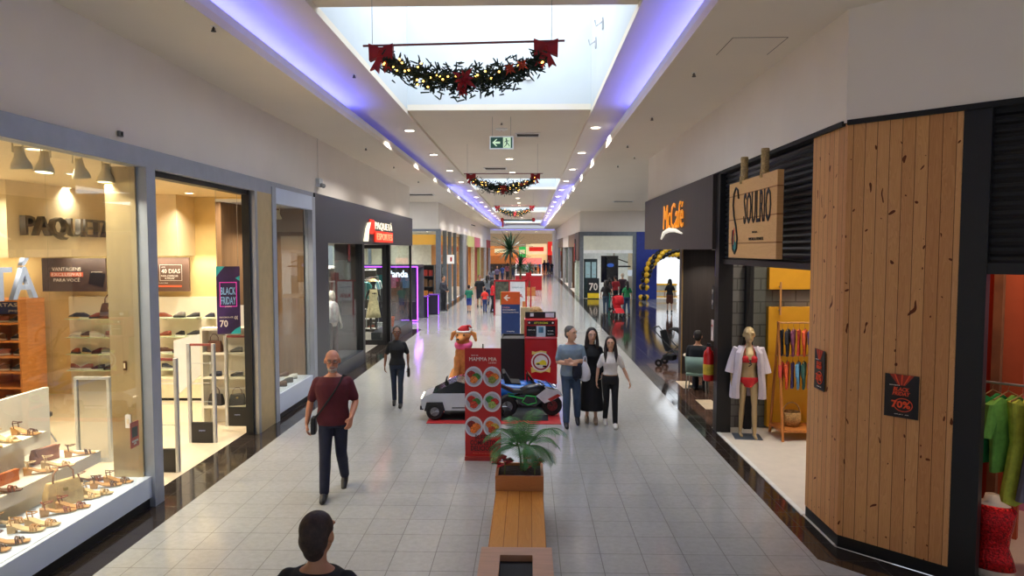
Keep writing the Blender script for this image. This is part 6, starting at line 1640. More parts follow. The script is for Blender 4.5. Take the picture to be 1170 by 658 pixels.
# pop up kiosk with posters further on
t = thing('sales_kiosk', 'white sales kiosk with red framed posters beyond the directory totem', 'kiosk', (-.95, 32.0, 0)); t.scale = (.85, 1, 1.08)
RF = M('frame_red', (170, 24, 34), .4)
MB().box(-.80, .75, .1, 1.6, 0, 1.0).build('counter_body', WHITE, t)
for x in (-.80, .02, .95, 1.2): MB().box(x, x+.07, -.05, .05, 0, 1.55 if x < 1 else 1.9).build('frame_post', RF, t)
MB().box(-.73, .02, -.03, .02, .70, 1.48).build('picture_panel', M('picture_dark', (70, 74, 60), .5, var=.5), t)
MB().box(.09, .92, -.03, .02, .62, 1.50).build('text_panel', M('panel_pale', (206, 210, 214), .5), t)
text('lettering', 'RIFA', M('frame_red'), t, (.5, -.035, .86), 0, .6, .18, off=.02)
text('lettering', 'compre aqui', M('paper_print'), t, (.5, -.035, 1.22), 0, .6, .10)
MB().box(-.80, 1.02, -.05, .05, 1.48, 1.55).build('top_rail', RF, t)
MB().box(.95, 1.27, .3, .36, 1.5, 1.85).build('flag_panel', RF, t)
t = thing('planter_basket', 'brown basket of plants on the floor right of the sales kiosk', 'basket', (.30, 30.5, 0))
MB().lathe([(.24, 0), (.34, .2), (.33, .36), (.30, .36), (.22, .04)], n=16).build('basket_body', STR, t)
MB().ell((0, 0, .4), (.3, .3, .16), 10, 6).build('dried_plants', M('dried_brown', (130, 100, 64), .9, var=.5, scale=20, bump=1), t)
# red gift stand, white/red counters farther down
t = thing('sales_kiosk', 'red and white snack kiosk farther down the middle of the corridor', 'kiosk', (.1, 52, 0))
MB().box(-1.1, .9, 0, 1.6, 0, 1.1).build('counter_body', RF, t)
MB().box(-1.15, .95, -.05, 1.65, 1.1, 1.18).build('countertop', WHITE, t)
MB().box(-1.1, .9, .0, .1, 2.0, 2.45).build('lit_fascia', M('fascia_pink', (236, 110, 100), .5, emit=.7), t)
for x in (-1.1, .82): MB().box(x, x+.08, 0, .08, 1.18, 2.0).build('post', WHITE, t)
# dog figure wearing a Santa hat on the mat
def remesh(o, vox, sm=6):
    r = o.modifiers.new('remesh', 'REMESH'); r.mode = 'VOXEL'; r.voxel_size = vox; r.use_smooth_shade = True
    if sm:
        s_ = o.modifiers.new('smooth', 'SMOOTH'); s_.iterations = sm; s_.factor = .5
    return o
D0 = V((-1.46, 15.5, 0))
t = thing('dog_figure', 'large sitting tan dog figure with red Santa hat and pink scarf', 'dog figure', D0, R(-15)); t.scale = (1.25, 1.15, 1.02)
FUR = M('fur_tan', (196, 128, 66), .8, var=.12, scale=12)
m = MB()
m.ell((0, .22, .30), (.24, .30, .28)).cap((0, .16, .35), (0, -.04, .78), .22, .17).cap((0, -.04, .78), (0, -.08, .98), .13, .12)
m.ell((0, -.10, 1.12), (.145, .15, .13)).cap((0, -.18, 1.09), (0, -.33, 1.05), .085, .06)
for s in (-1, 1):
    m.cap((s*.11, -.08, .62), (s*.12, -.14, .10), .075, .05).cap((s*.12, -.12, .05), (s*.12, -.24, .04), .055, .045)
    m.cap((s*.20, .2, .22), (s*.24, -.06, .12), .15, .07).cap((s*.24, -.05, .06), (s*.24, -.20, .045), .06, .05)
    m.cap((s*.11, -.05, 1.20), (s*.20, -.04, 1.17), .045, .04).cap((s*.20, -.05, 1.17), (s*.235, -.07, 1.02), .045, .03)
m.cap((0, .45, .12), (.16, .62, .08), .05, .03)
remesh(m.build('dog_body', FUR, t), .016, 5)
MB().ell((0, -.385, 1.08), (.028, .022, .022)).build('nose', BLACK, t, smooth=True)
for s in (-1, 1): MB().ell((s*.06, -.225, 1.155), (.018, .014, .02)).build('eye', BLACK, t, smooth=True)
MB().loft([[V((rx*math.cos(a), -.07+ry*math.sin(a), z+.03*math.sin(a))) for a in [2*PI*q/18 for q in range(18)]] for rx, ry, z in ((.150, .150, .86), (.165, .165, .89), (.165, .165, .95), (.145, .145, .98))]).build('scarf', M('scarf_pink', (226, 90, 140), .7), t, smooth=True)
MB().loft([[V((x+r*math.cos(a), y+r*math.sin(a), z)) for a in [2*PI*q/14 for q in range(14)]] for r, x, y, z in ((.115, 0, -.08, 1.21), (.10, 0, -.07, 1.28), (.07, .03, -.06, 1.34), (.035, .09, -.06, 1.36), (.02, .15, -.06, 1.30))]).build('hat', M('hat_red', (190, 26, 34), .7), t, smooth=True)
MB().tube([(.118*math.cos(2*PI*q/16), -.08+.118*math.sin(2*PI*q/16), 1.215) for q in range(17)], .026, 6).build('hat_trim', WHITE, t, smooth=True)
MB().ell((.16, -.06, 1.27), .032).build('hat_bobble', WHITE, t, smooth=True)
# ---------------- people ----------------
def sell(rx, ry, z, y0=0, n=18, p=.85, x0=0):
    out = []
    for k in range(n):
        a = 2*PI*k/n; c, s_ = math.cos(a), math.sin(a)
        out.append(V((x0+rx*math.copysign(abs(c)**p, c), y0+ry*math.copysign(abs(s_)**p, s_), z)))
    return out
TORSO_M = [(.84, .150, .105, .0), (.92, .168, .118, .0), (1.00, .160, .112, -.005), (1.08, .148, .105, -.008), (1.18, .155, .110, -.008), (1.28, .172, .120, -.008), (1.36, .176, .112, .0), (1.41, .150, .090, .006), (1.445, .105, .070, .010), (1.475, .064, .058, .012), (1.51, .056, .056, .012)]
TORSO_F = [(.84, .155, .112, .0), (.92, .170, .122, .0), (1.00, .150, .110, 0), (1.08, .122, .090, -.005), (1.16, .128, .095, -.008), (1.26, .146, .125, -.02), (1.33, .148, .112, -.008), (1.39, .132, .085, .005), (1.43, .088, .062, .010), (1.465, .054, .050, .012), (1.51, .048, .048, .012)]
DEF = dict(el=(.245, .02, 1.14), wl=(.265, -.05, .90), er=(-.245, .02, 1.14), wr=(-.265, -.05, .90),
           kl=(.095, -.015, .49), al=(.10, .02, .085), kr=(-.095, -.015, .49), ar=(-.10, .02, .085))
SKINS = {'light': (208, 160, 132), 'tan': (172, 122, 92), 'brown': (122, 82, 60), 'ruddy': (190, 128, 100)}
def person(label, loc, yaw=0, h=1.75, pose=None, sex='m', skin='tan', top=(60, 60, 70), bottom=(40, 44, 60), shoes=(30, 30, 32), hair=(34, 26, 22), hstyle='short', sleeve='short', dress=False, shorts=False,
           vox=.02, face=True, head_yaw=0, head_tilt=0, dz=0.0, group=None, fingers=True, beard=None, glasses=False, cat='person', name='person', build=1.0, lean=0.0, skinmat=None, clothes=True, top_hem=.90, print_=None):
    P = dict(DEF); P.update(pose or {})
    t = thing(name, label, cat, loc, yaw, group); S_ = h/1.75; t.scale = (S_, S_, S_)
    SK = skinmat or M('skin_'+skin, SKINS[skin], .5, var=.04, scale=10)
    T = TORSO_M if sex == 'm' else TORSO_F
    sw = (.168 if sex == 'm' else .146)*(.5+.5*build)
    def tr(p):      # torso shift and lean
        p = V(p); p.z += dz; p.y -= lean*(p.z-dz-.9); return p
    def torso(m, inf, z0, z1):
        rings = []
        for z, rx, ry, y0 in T:
            if z < z0-.05 or z > z1+.001: continue
            zz = max(z, z0)
            rings.append([tr(q) for q in sell(rx*build+inf, ry*build+inf, zz, y0)])
        m.loft(rings)
    SHL, SHR = tr((sw, .01, 1.375)), tr((-sw, .01, 1.375))
    HPL, HPR = tr((.088, 0, .90)), tr((-.088, 0, .90))
    k_ = 1 if sex == 'm' else .84
    hy = Matrix.Rotation(head_yaw, 3, 'Z') @ Matrix.Rotation(head_tilt, 3, 'X')
    HC = tr((0, -.012, 1.634)); HS = 1.13
    def HR(*a): return tuple(x*HS for x in a)
    def hp(p): return HC+hy @ (V(p)*HS)
    # --- body: one continuous skin surface
    m = MB(); torso(m, -.006, .84, 1.5)
    m.cap(tr((0, .012, 1.44)), hp((0, .01, -.06)), .052*k_+.004, .050*k_)
    m.ell(hp((0, .012, .025)), HR(.076, .094, .092), 14, 10, hy)
    m.ell(hp((0, -.022, -.035)), HR(.060, .070, .080), 12, 8, hy)
    m.ell(hp((0, -.052, -.085)), HR(.034, .032, .026), 10, 6, hy)
    if vox < .016:
        m.cap(hp((0, -.086, .018)), hp((0, -.108, -.022)), .010, .015, 8)
        m.cap(hp((-.045, -.072, .034)), hp((.045, -.072, .034)), .016, .016, 8)
        m.cap(hp((-.02, -.085, -.052)), hp((.02, -.085, -.052)), .012, .012, 8)
    for s in (-1, 1): m.ell(hp((s*.078, .012, -.005)), HR(.012, .022, .032), 8, 6, hy)
    for (sh, el, wr, s) in ((SHL, P['el'], P['wl'], 1), (SHR, P['er'], P['wr'], -1)):
        el, wr = V(el), V(wr)
        if not P.get('arms_world'): el = tr(el); wr = tr(wr)
        m.cap(sh, el, .054*k_, .040*k_); m.cap(el, el.lerp(wr, .35), .040*k_, .042*k_); m.cap(el.lerp(wr, .35), wr, .042*k_, .026*k_)
        # hand
        d = (wr-el).normalized(); hd = P.get('hd_l' if s > 0 else 'hd_r'); d = V(hd).normalized() if hd else (d*.7+V((0, 0, -.3))).normalized() if d.z < -.5 else d
        nrm = V(P.get('pn_l' if s > 0 else 'pn_r', (-s, 0, 0))).normalized(); nrm = (nrm-d*nrm.dot(d)).normalized()
        side = V(P.get('th_l' if s > 0 else 'th_r', (0, -1, 0))); side = (side-d*side.dot(d)-nrm*side.dot(nrm))
        side = side.normalized() if side.length > .01 else d.cross(nrm)
        if fingers:
            for q, (o_, L_) in enumerate(((.030, .072), (.010, .080), (-.010, .074), (-.029, .058))):
                b0_ = wr+side*o_*.5+d*.01; b1_ = wr+side*o_+d*.088
                m.cap(b0_, b1_, .015, .0125, 8)
                f1 = b1_+(d*.92+nrm*(.34+.06*q)).normalized()*L_*.5; f2 = f1+(d*.55+nrm*(.80+.05*q)).normalized()*L_*.5
                rr_ = .0095 if vox < .012 else .0105
                m.cap(b1_, f1, rr_+.001, rr_, 8); m.cap(f1, f2, rr_, rr_*.85, 8)
            tb = wr+side*.022+d*.025; t1 = tb+(side*.75+d*.62+nrm*.25).normalized()*.036; t2 = t1+(d*.9+side*.15+nrm*.35).normalized()*.032
            m.cap(tb, t1, .015, .012, 8); m.cap(t1, t2, .0115, .0095, 8)
        else:
            m.cap(wr, wr+d*.09+nrm*.01, .028, .030); m.cap(wr+d*.09+nrm*.01, wr+d*.15+nrm*.04, .028, .018); m.cap(wr+d*.02, wr+d*.07+side*.045, .016, .012)
    for (hpj, kn, an) in ((HPL, P['kl'], P['al']), (HPR, P['kr'], P['ar'])):
        kn, an = V(kn), V(an)
        m.cap(hpj, kn, .078*(.5+.5*build), .050*k_); m.cap(kn, kn.lerp(an, .35)+V((0, .012, 0)), .050*k_, .054*k_); m.cap(kn.lerp(an, .35)+V((0, .012, 0)), an, .052*k_, .034*k_)
        fd = V(P.get('foot', (0, -1, 0)))
        if skinmat is not None: m.cap(an+V((0, .02, -.04)), an+V((0, -.13, -.055)), .030, .024)
    remesh(m.build('body', SK, t), vox, 4 if vox < .016 else 2)
    if not clothes: return t, tr, hp, P
    # --- clothes
    cv = max(vox, .012); inf = .010+vox*.35
    TM = M('cloth_%d_%d_%d' % top, top, .85, var=.06, scale=16, bump=.15); BM = M('cloth_%d_%d_%d' % bottom, bottom, .85, var=.06, scale=16, bump=.15)
    m = MB()
    hem = top_hem if not dress else .84
    torso(m, inf+.004, hem, 1.47)
    for (sh, el, wr, s) in ((SHL, P['el'], P['wl'], 1), (SHR, P['er'], P['wr'], -1)):
        el, wr = tr(el), tr(wr)
        e = sh.lerp(el, .78 if sleeve == 'short' else 1.0)
        m.cap(sh, e, .064*k_+inf*.5, .050*k_+inf)
        if sleeve == 'long': m.cap(el, wr, .046*k_+inf, .034*k_+inf*.6)
    if dress:
        x = (V(P['kl'])+V(P['kr']))/2; y_ = x.y
        m.loft([[q for q in sell(rx, ry, z, yy)] for z, rx, ry, yy in ((.24, .235, .20, y_*.6), (.45, .215, .185, y_*.7), (.70, .195, .150, y_*.3), (.88, .176, .132, 0), (1.02, .155, .118, 0))])
    remesh(m.build('dress' if dress else 'shirt', TM, t), cv, 3)
    if not dress:
        m = MB(); torso(m, inf-.001, .84, 1.02)
        for (hpj, kn, an) in ((HPL, P['kl'], P['al']), (HPR, P['kr'], P['ar'])):
            kn, an = V(kn), V(an)
            if shorts: m.cap(hpj, hpj.lerp(kn, .92), .086+inf*.5, .070+inf)
            else:
                m.cap(hpj, kn, .084*(.5+.5*build)+inf*.5, .058*k_+inf); m.cap(kn, kn.lerp(an, .35)+V((0, .012, 0)), .058*k_+inf, .058*k_+inf); m.cap(kn.lerp(an, .35)+V((0, .012, 0)), an+V((0, 0, .0)), .056*k_+inf, .046*k_+inf)
        remesh(m.build('shorts' if shorts else 'trousers', BM, t), cv, 3)
    SM = M('shoe_leather_%d_%d_%d' % shoes, shoes, .5, var=.05)
    for an, kn in ((V(P['al']), V(P['kl'])), (V(P['ar']), V(P['kr']))):
        pitch = P.get('pitch_l' if an == V(P['al']) else 'pitch_r', 0.0)
        rm = Matrix.Rotation(pitch, 3, 'X')
        def fp(p): return an+rm @ V(p)
        m = MB(); m.cap(fp((0, .035, -.045)), fp((0, -.07, -.040)), .046, .046); m.cap(fp((0, -.07, -.045)), fp((0, -.175, -.054)), .046, .034); m.cap(fp((0, .02, .0)), fp((0, -.02, -.03)), .042, .045)
        remesh(m.build('shoe', SM, t), max(vox*.8, .011), 2)
    # --- hair
    if hstyle != 'bald':
        HM = M('hair_%d_%d_%d' % hair, hair, .65, var=.25, scale=40, bump=.4)
        m = MB()
        if hstyle == 'short':
            m.ell(hp((0, .028, .048)), HR(.082, .092, .084), 14, 10, hy); m.ell(hp((0, .055, .0)), HR(.074, .062, .085), 12, 8, hy)
        elif hstyle == 'buzz':
            m.ell(hp((0, .020, .036)), HR(.082, .096, .088), 14, 10, hy); m.ell(hp((0, .050, -.01)), HR(.076, .062, .080), 12, 8, hy)
            m.ell(hp((0, .050, -.062)), HR(.056, .042, .055), 12, 8, hy)
        elif hstyle == 'bun':
            m.ell(hp((0, .026, .044)), HR(.082, .090, .082), 14, 10, hy); m.ell(hp((0, .05, 0)), HR(.072, .06, .08), 12, 8, hy); m.ell(hp((0, .10, .09)), HR(.04, .04, .04), 10, 6, hy)
        else:
            m.ell(hp((0, .028, .046)), HR(.088, .095, .088), 14, 10, hy); m.ell(hp((0, .055, -.01)), HR(.088, .062, .10), 12, 8, hy)
            for s in (-1, 1):
                m.cap(hp((s*.074, .0, .05)), hp((s*.090, -.005, -.08)), .026, .030)
                m.cap(hp((s*.090, -.005, -.08)), tr((s*.105, -.065, 1.42)), .034, .036)
                if hstyle == 'long': m.cap(tr((s*.105, -.065, 1.42)), tr((s*.095, -.115, 1.27)), .036, .018)
            m.cap(hp((0, .075, 0)), tr((0, .10, 1.36)), .075, .07)
            if hstyle == 'long': m.cap(tr((0, .10, 1.36)), tr((0, .115, 1.20)), .075, .05)
        remesh(m.build('hair', HM, t), max(vox, .010), 3)
    if face:
        m = MB()
        EYW = M('eye_white', (226, 222, 216), .3, var=0); IR = M('iris_dark', (38, 26, 20), .2, var=0)
        for s in (-1, 1):
            MB().ell(hp((s*.031, -.082, .010)), HR(.013, .007, .0075), 8, 6, hy).build('eye', EYW, t, smooth=True)
            MB().ell(hp((s*.031, -.0885, .010)), HR(.0062, .003, .0062), 8, 6, hy).build('iris', IR, t, smooth=True)
            MB().cap(hp((s*.018, -.092, .032)), hp((s*.046, -.082, .033)), .0055, .004, 6).build('eyebrow', M('brow_%d_%d_%d' % (hair if hstyle != 'bald' else (120, 110, 104)), hair if hstyle != 'bald' else (120, 110, 104), .8), t)
        MB().cap(hp((-.020, -.096, -.053)), hp((.020, -.096, -.053)), .0065, .0065, 6).build('mouth', M('lip_'+skin, tuple(int(c*.78) for c in SKINS[skin][:1])+tuple(int(c*.6) for c in SKINS[skin][1:]), .5, var=0), t, smooth=True)
        if beard:
            m = MB(); m.ell(hp((0, -.048, -.078)), HR(.050, .052, .042), 12, 8, hy); m.cap(hp((-.025, -.094, -.042)), hp((.025, -.094, -.042)), .009, .009, 6)
            remesh(m.build('beard', M('beard_grey', beard, .8, var=.2, scale=50), t), .010, 2)
        if glasses:
            m = MB()
            for s in (-1, 1):
                m.tube([hp((s*.031+.022*math.cos(2*PI*q/12), -.100, .010+.015*math.sin(2*PI*q/12))) for q in range(13)], .0025, 5)
                m.tube([hp((s*.053, -.100, .012)), hp((s*.078, -.01, .012))], .002, 5)
            m.tube([hp((-.009, -.100, .012)), hp((.009, -.100, .012))], .002, 5)
            m.build('glasses', BLACK, t)
    return t
def pw(px, py): return G(px, py)

# 1 man in maroon walking at the left
M1 = person('bald man in glasses, maroon t-shirt and navy trousers, walking towards the camera', (-2.47, 8.48, 0), R(8), 1.82,
    dict(el=(.265, .03, 1.13), wl=(.235, -.19, .98), er=(-.275, .05, 1.13), wr=(-.315, .0, .875), hd_l=(-.15, -.55, -.8), hd_r=(0, -.08, -1), kl=(.085, .02, .50), al=(.09, .28, .14), kr=(-.085, -.13, .49), ar=(-.09, -.20, .085), pitch_l=.55, pn_l=(-.6, .3, -.5), pn_r=(1, .2, 0)),
    'm', 'ruddy', (84, 22, 34), (26, 30, 52), (20, 20, 24), hstyle='bald', vox=.0085, beard=(170, 158, 150), glasses=True, build=1.10, head_yaw=R(6), head_tilt=R(6), top_hem=.86)
# crossbody bag worn by him
t = thing('crossbody_bag', 'small black crossbody bag on the left hip of the bald man', 'bag', (-2.47, 8.48, 0), R(8)); t.scale = (1.03,)*3
pts = []
for k in range(25):
    u = k/24*2*PI; a = V((-.215*math.cos(u)*.98+.02, -.148*math.sin(u), 1.17+.30*-math.cos(u)*-1*.98))
    pts.append(a)
m = MB()
pts = [(.15, .06, 1.45), (.13, -.03, 1.475), (.10, -.112, 1.40), (.04, -.155, 1.30), (-.03, -.160, 1.20), (-.10, -.152, 1.10), (-.17, -.125, 1.01), (-.215, -.05, .95), (-.225, .02, .94), (-.18, .11, 1.0), (-.06, .145, 1.15), (.07, .13, 1.33), (.15, .06, 1.45)]
m.tube(pts, .012, 6).build('strap', MATTE, t)
MB().rbox(-.265, -.205, -.085, .085, .76, .96, .02).build('bag_body', M('bag_black', (24, 24, 28), .5), t, bevel=.01)
MB().box(-.272, -.262, -.07, .07, .88, .885).build('zip', STEEL, t)
# 2 woman in black walking behind him
person('woman in black t-shirt and dark jeans carrying a phone, walking beside the dark shop', (-2.60, 13.35, 0), R(6), 1.57,
    dict(el=(.235, .03, 1.14), wl=(.24, -.04, .90), er=(-.245, .02, 1.14), wr=(-.27, -.02, .90), hd_l=(0, -.1, -1), hd_r=(0, -.1, -1), kl=(.075, -.08, .49), al=(.075, -.10, .085), kr=(-.075, .02, .50), ar=(-.08, .15, .12), pitch_r=.3),
    'f', 'brown', (22, 24, 28), (34, 44, 62), (30, 30, 34), hair=(26, 20, 18), hstyle='bun', vox=.010, head_yaw=R(4))
t = thing('handbag', 'dark clutch bag held by the woman in black', 'handbag', (-2.60+.235, 13.30, .60), R(6))
MB().rbox(-.025, .025, -.07, .07, 0, .17, .015).build('bag_body', M('bag_black'), t, bevel=.01)
MB().tube([(0, -.04, .17), (0, -.02, .24), (0, .02, .24), (0, .04, .17)], .006, 5).build('wrist_strap', M('bag_black'), t)
t = thing('shirt_print', 'small pale chest print on the t-shirt of the woman in black', 'print', (0, 0, 0)) if False else None
# 3 man with folded arms
gx = G(653, 489)
person('grey haired man in blue grey t-shirt and jeans with folded arms, looking right', (.745, 11.95, 0), R(2), 1.74,
    dict(el=(.235, -.03, 1.15), wl=(.02, -.185, 1.17), er=(-.235, -.03, 1.14), wr=(.0, -.215, 1.12), hd_l=(-1, -.15, .05), hd_r=(1, .25, .1), pn_l=(0, 1, 0), pn_r=(0, 1, 0), th_l=(0, 0, 1), th_r=(0, 0, 1), kl=(.105, -.06, .50), al=(.13, .10, .14), kr=(-.08, -.10, .49), ar=(-.09, -.12, .085), pitch_l=.4),
    'm', 'light', (122, 142, 158), (58, 78, 104), (34, 34, 42), hair=(84, 80, 78), hstyle='short', vox=.009, head_yaw=R(42), build=1.06, top_hem=.88)
# 4 woman in long black dress
person('woman with wavy dark hair in a long black dress between the man and the girl', (1.13, 12.18, 0), R(-4), 1.68,
    dict(el=(.215, .05, 1.14), wl=(.20, -.06, .95), er=(-.215, .0, 1.15), wr=(-.20, -.16, 1.05), kl=(.07, -.06, .49), al=(.08, -.06, .085), kr=(-.07, .0, .49), ar=(-.08, .04, .085)),
    'f', 'light', (20, 20, 24), (20, 20, 24), (150, 130, 110), hair=(36, 24, 20), hstyle='wavy', sleeve='long', dress=True, vox=.010, head_yaw=R(8))
# 5 girl in white top
person('girl with long dark hair in white t-shirt and black trousers, right of the trio', (1.44, 11.95, 0), R(-3), 1.56,
    dict(el=(.26, .03, 1.13), wl=(.36, -.03, .90), er=(-.24, .03, 1.13), wr=(-.27, -.0, .88), hd_l=(.35, -.1, -1), hd_r=(0, -.1, -1), kl=(.085, -.10, .49), al=(.09, -.16, .085), kr=(-.075, .0, .50), ar=(-.09, .14, .12), pitch_r=.35),
    'f', 'light', (224, 218, 214), (20, 21, 24), (222, 218, 212), hair=(40, 26, 22), hstyle='long', vox=.009, head_yaw=R(-8), top_hem=1.02, build=.95)
# plastic bag held between man and woman
t = thing('plastic_bag', 'white translucent shopping bag hanging beside the folded arms of the man', 'bag', (.985, 11.86, .80))
MB().loft([sell(rx, ry, z) for z, rx, ry in ((0, .04, .03), (.03, .09, .06), (.12, .105, .07), (.22, .085, .055), (.30, .05, .03), (.34, .03, .02))]).build('bag_body', M('bag_white', (214, 214, 222), .5, var=.06, bump=.6), t, smooth=True)
MB().tube([(-.03, 0, .33), (-.02, 0, .42), (0, 0, .44), (.02, 0, .42), (.03, 0, .33)], .012, 6).build('handle', M('bag_white'), t)
t = thing('dark_jacket', 'dark navy jacket hanging over the folded arms of the man', 'jacket', (.845, 11.79, .86))
MB().loft([sell(rx, ry, z, 0, 12) for z, rx, ry in ((0, .07, .03), (.08, .085, .035), (.20, .08, .035), (.27, .06, .03))]).build('cloth', FAB((28, 32, 48)), t, smooth=True)
MB().prism([(-.06, .0), (-.02, -.06), (.02, -.01)], None, 'y', -.02, .04).build('sleeve', FAB((28, 32, 48)), t)
# 6 foreground person from behind
person('person with cropped dark hair in a black t-shirt, seen from behind at the bottom edge', (-1.13, 3.55, 0), R(176), 1.685,
    dict(kl=(.09, -.10, .49), al=(.09, -.14, .085), kr=(-.09, .02, .50), ar=(-.09, .18, .12), pitch_r=.3), 'm', 'tan', (20, 21, 26), (30, 32, 40), (26, 26, 28), hair=(48, 33, 28), hstyle='buzz', vox=.009, head_yaw=R(-6), head_tilt=R(0))
# 7 guard by the yellow banded shop
person('security guard in dark uniform with pale shirt standing at the yellow banded shop', (G(507, 355).x+.0, 34.3, 0), R(60), 1.76,
    dict(el=(.24, .0, 1.14), wl=(.12, -.20, 1.02), er=(-.24, .0, 1.14), wr=(-.12, -.20, 1.02)), 'm', 'tan', (44, 46, 54), (22, 24, 30), hair=(26, 22, 20), vox=.02, face=False, fingers=False, sleeve='long')
def crowd(label, px, py, h, yaw, sex, skin, top, bottom, hstyle='short', sleeve='short', shorts=False, dress=False, hair=(34, 26, 22), grp='shoppers in the distance', pose=None, shoes=(40, 40, 44), vox=.024, Y=None):
    g = G(px, py)
    return person(label, (g.x, g.y, 0), R(yaw), h, pose or dict(kl=(.09, -.07, .49), al=(.09, -.10, .085), kr=(-.09, .02, .49), ar=(-.09, .12, .10)), sex, skin, top, bottom, shoes, hair, hstyle, sleeve, dress, shorts, vox=vox, face=False, fingers=False, group=grp)
G1 = 'family group walking in the distance left of the palm'
BACK = 175
crowd('boy in green t-shirt and blue shorts seen from behind', 536, 357, 1.34, BACK, 'm', 'tan', (30, 110, 84), (40, 60, 130), shorts=True, grp=G1)
crowd('person in black t-shirt and shorts beyond the boy in green', 548, 351, 1.72, 10, 'm', 'tan', (24, 26, 32), (30, 34, 48), shorts=True, grp=G1)
crowd('child in bright red top beside the woman in red', 554, 357, 1.22, BACK, 'f', 'light', (214, 52, 40), (40, 60, 110), grp=G1)
crowd('woman in red top and black trousers bending over the child', 563, 357, 1.60, 110, 'f', 'tan', (196, 30, 36), (28, 28, 34), hstyle='wavy', grp=G1)
crowd('person in grey top behind the red dressed pair', 557, 349, 1.66, 170, 'f', 'light', (110, 116, 124), (40, 56, 90), hstyle='wavy', grp=G1)
G2 = 'family with stroller in the right cross corridor'
crowd('woman in black top at the left of the stroller family', 692, 359, 1.62, 165, 'f', 'tan', (30, 28, 32), (50, 70, 90), hstyle='wavy', grp=G2)
crowd('person in teal skirt bending to the red stroller', 696, 353, 1.60, 120, 'f', 'light', (54, 40, 44), (30, 110, 100), hstyle='wavy', grp=G2)
crowd('person in red and black top beside the stroller', 703, 350, 1.66, 200, 'm', 'tan', (150, 34, 40), (36, 38, 48), grp=G2)
crowd('person in green and red top with jeans at the right of the stroller', 716, 360, 1.60, 190, 'f', 'light', (40, 130, 80), (50, 74, 110), hstyle='wavy', grp=G2)
crowd('tall person in pale cap behind the stroller family', 711, 349, 1.78, 180, 'm', 'light', (60, 40, 50), (40, 44, 60), hair=(190, 180, 160), grp=G2)
g = G(706, 362)
stroller('red pushchair surrounded by the family in the cross corridor', (g.x, g.y, 0), R(10), (200, 30, 40), .95)
crowd('woman in black top and brown skirt walking to the balloon arch', 765, 357, 1.64, 178, 'f', 'light', (28, 28, 32), (104, 60, 44), hstyle='wavy', shorts=True, grp=None)
# seated customer in the coffee shop
person('seated customer in black clothes on the green chair in the coffee shop', (3.62, 14.6, 0), R(158), 1.72,
    dict(el=(.23, -.12, 1.14), wl=(.14, -.33, 1.20), er=(-.23, -.12, 1.14), wr=(-.14, -.33, 1.20), kl=(.11, -.44, .50), al=(.11, -.42, .085), kr=(-.11, -.44, .50), ar=(-.11, -.40, .085)), 'm', 'tan', (26, 28, 34), (28, 30, 38), vox=.014, dz=-.37, face=False, fingers=True)
# crowd near the far end
rr = random.Random(21)
FX = [(630.5, 314), (626, 313.5), (622, 313), (617.5, 314), (612, 313), (608, 316), (603, 318), (574, 322), (568, 325), (580, 321), (586, 318), (636, 312.5), (562, 330)]
FC = [((24, 24, 30), 'black clothes'), ((30, 34, 50), 'navy clothes'), ((26, 28, 36), 'dark clothes'), ((70, 120, 170), 'a light blue top'), ((210, 206, 196), 'a white top'), ((160, 50, 60), 'a red top'), ((190, 190, 200), 'a pale grey top'), ((50, 70, 130), 'a blue top'), ((90, 80, 110), 'a violet grey top'), ((120, 60, 70), 'a dull pink top'), ((60, 60, 66), 'a charcoal top'), ((40, 30, 30), 'a dark brown top'), ((100, 106, 120), 'a slate top')]
for i, ((px, py), (c, nm)) in enumerate(zip(FX, FC)):
    crowd('distant shopper in %s, %s of the far crowd' % (nm, ('rightmost but one', 'near the white pier', 'in the middle right', 'left of the dark pair', 'before the cream food shop', 'behind the kiosk post', 'beside the leaf plant', 'left of the palm trunk', 'farther left by the shops', 'just behind the palm trunk', 'right of the palm trunk', 'at the right pier', 'leftmost by the shop fronts')[i]), px, py, rr.uniform(1.6, 1.8), rr.choice([0, 180, 160, 20, 90]), rr.choice('mf'), 'tan', c, rr.choice([(30, 32, 40), (44, 56, 84), (60, 60, 64)]), hstyle=rr.choice(['short', 'wavy']), grp='far crowd at the food shops', vox=.035)

# mannequins: the same care, gold or pale finish, no features
def mannequin(label, loc, yaw, h, mat, pose=None, vox=.012, sex='f', name='mannequin', lean=0):
    r, tr, hp, P = person(label, loc, yaw, h, pose, sex, 'tan', vox=vox, face=False, fingers=True, cat='mannequin', name=name, skinmat=mat, clothes=False, lean=lean)
    return r, tr, hp, P
GM = M('mannequin_gold', (184, 160, 116), .35, .2, var=.03)
g = G(845, 492)
r, tr, hp, P = mannequin('gold mannequin in red bikini and open white robe in the swimwear shop window', (3.62, 11.25, .02), R(-8), 1.80, GM,
    dict(el=(.23, .03, 1.13), wl=(.25, -.03, .87), er=(-.23, .03, 1.13), wr=(-.25, -.03, .87), kl=(.085, -.10, .49), al=(.10, -.10, .075), kr=(-.085, .0, .49), ar=(-.10, .03, .075)), .010)
RB = M('bikini_red', (196, 20, 30), .55, var=.05)
m = MB()
for s in (-1, 1): m.ell((s*.068, -.105, 1.265), (.062, .050, .055))
m.loft([sell(.151, .128, z, -.015) for z in (1.20, 1.225)])
remesh(m.build('bikini_top', RB, r), .011, 2)
m = MB()
for s in (-1, 1): m.tube([(s*.075, -.13, 1.30), (s*.07, -.075, 1.42), (s*.045, .03, 1.475)], .006, 6)
m.build('bikini_strap', RB, r)
m = MB().loft([sell(rx, ry, z) for z, rx, ry in ((.80, .06, .10), (.85, .125, .118), (.93, .178, .132), (.965, .170, .126))])
remesh(m.build('bikini_bottom', RB, r), .012, 1)
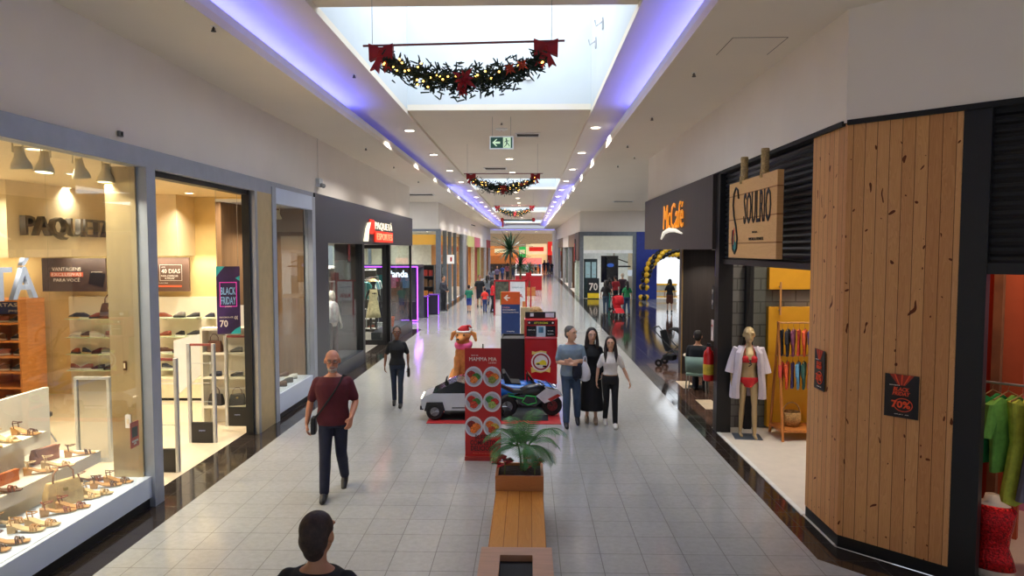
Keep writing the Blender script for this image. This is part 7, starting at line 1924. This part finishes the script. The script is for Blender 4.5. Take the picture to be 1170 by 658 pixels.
m = MB(); m.tube([(0, -.14, 1.25), (.02, -.16, 1.18), (-.02, -.15, 1.15)], .010, 6); m.ell((-.0, -.15, 1.20), (.022, .015, .018)); m.build('bow_knot', BLACK, r)
RBW = M('robe_white', (206, 196, 206), .85, var=.03, bump=.3)
for s in (-1, 1):
    rings = []
    for z, x0, x1, yf, yb in ((.62, .14, .27, -.10, .12), (.80, .15, .26, -.12, .12), (1.0, .13, .235, -.12, .12), (1.2, .115, .215, -.13, .12), (1.36, .10, .20, -.12, .10), (1.455, .05, .14, -.05, .06)):
        rings.append([V((s*x0, yf, z)), V((s*(x0+x1)/2, yf-.03, z)), V((s*x1, yf+.02, z)), V((s*(x1+.012), 0, z)), V((s*x1, yb, z)), V((s*.01, yb+.035, z)), V((s*.01, yb+.022, z)), V((s*(x1-.014), yb-.012, z)), V((s*(x1-.002), 0, z)), V((s*(x1-.014), yf+.03, z)), V((s*(x0+x1)/2, yf-.018, z)), V((s*x0, yf+.012, z))])
    MB().loft(rings).build('robe_panel', RBW, r)
    rings = []
    MB().tube([(s*.17, .0, 1.42), (s*.225, .02, 1.22), (s*.262, .01, 1.02)], [.072, .082, .098], 14).build('robe_sleeve', RBW, r)
t = thing('steel_plate', 'grey square steel plate under the gold mannequin', 'plate', (3.62, 11.25, 0), R(-8))
MB().rbox(-.22, .22, -.20, .18, .0, .012, .02).build('base_plate', M('slate_grey', (96, 104, 116), .4, .3), t)
MB().cyl((.10, .05), .01, .012, .3, 8).build('support_rod', STEEL, t)
WM = M('mannequin_pale', (206, 200, 190), .45)
r, tr, hp, P = mannequin('dark mannequin in white sun hat and cream dress at the sports shop entrance', (-5.25, 22.9, .36), R(30), 1.72, M('mannequin_dark', (40, 38, 40), .4), dict(kl=(.08, -.05, .49)), .02)
m = MB(); m.loft([[tr(q) for q in sell(rx, ry, z)] for z, rx, ry in ((.45, .26, .2), (.70, .21, .16), (.95, .17, .13), (1.08, .135, .105), (1.26, .16, .135), (1.42, .13, .09))]); m.build('dress', FAB((226, 214, 170)), r, smooth=True)
MB().loft([sell(rx, rx, z, -.01) for z, rx in ((1.69, .17), (1.70, .165), (1.71, .09), (1.78, .075), (1.79, .01))]).build('sun_hat', FAB((226, 206, 150)), r, smooth=True)
r, tr, hp, P = mannequin('mannequin in white top and dark trousers in the sports shop window', (-4.92, 16.9, .36), R(60), 1.70, WM, None, .02, 'm')
m = MB(); m.loft([sell(rx, ry, z) for z, rx, ry in ((.95, .17, .125), (1.1, .16, .12), (1.3, .19, .135), (1.43, .16, .10), (1.49, .07, .07))]); m.build('shirt', FAB((214, 214, 216)), r, smooth=True)
m = MB(); m.cap((.09, 0, .92), (.1, 0, .1), .10, .07).cap((-.09, 0, .92), (-.1, 0, .1), .10, .07); remesh(m.build('trousers', FAB((70, 72, 78)), r), .02, 2)
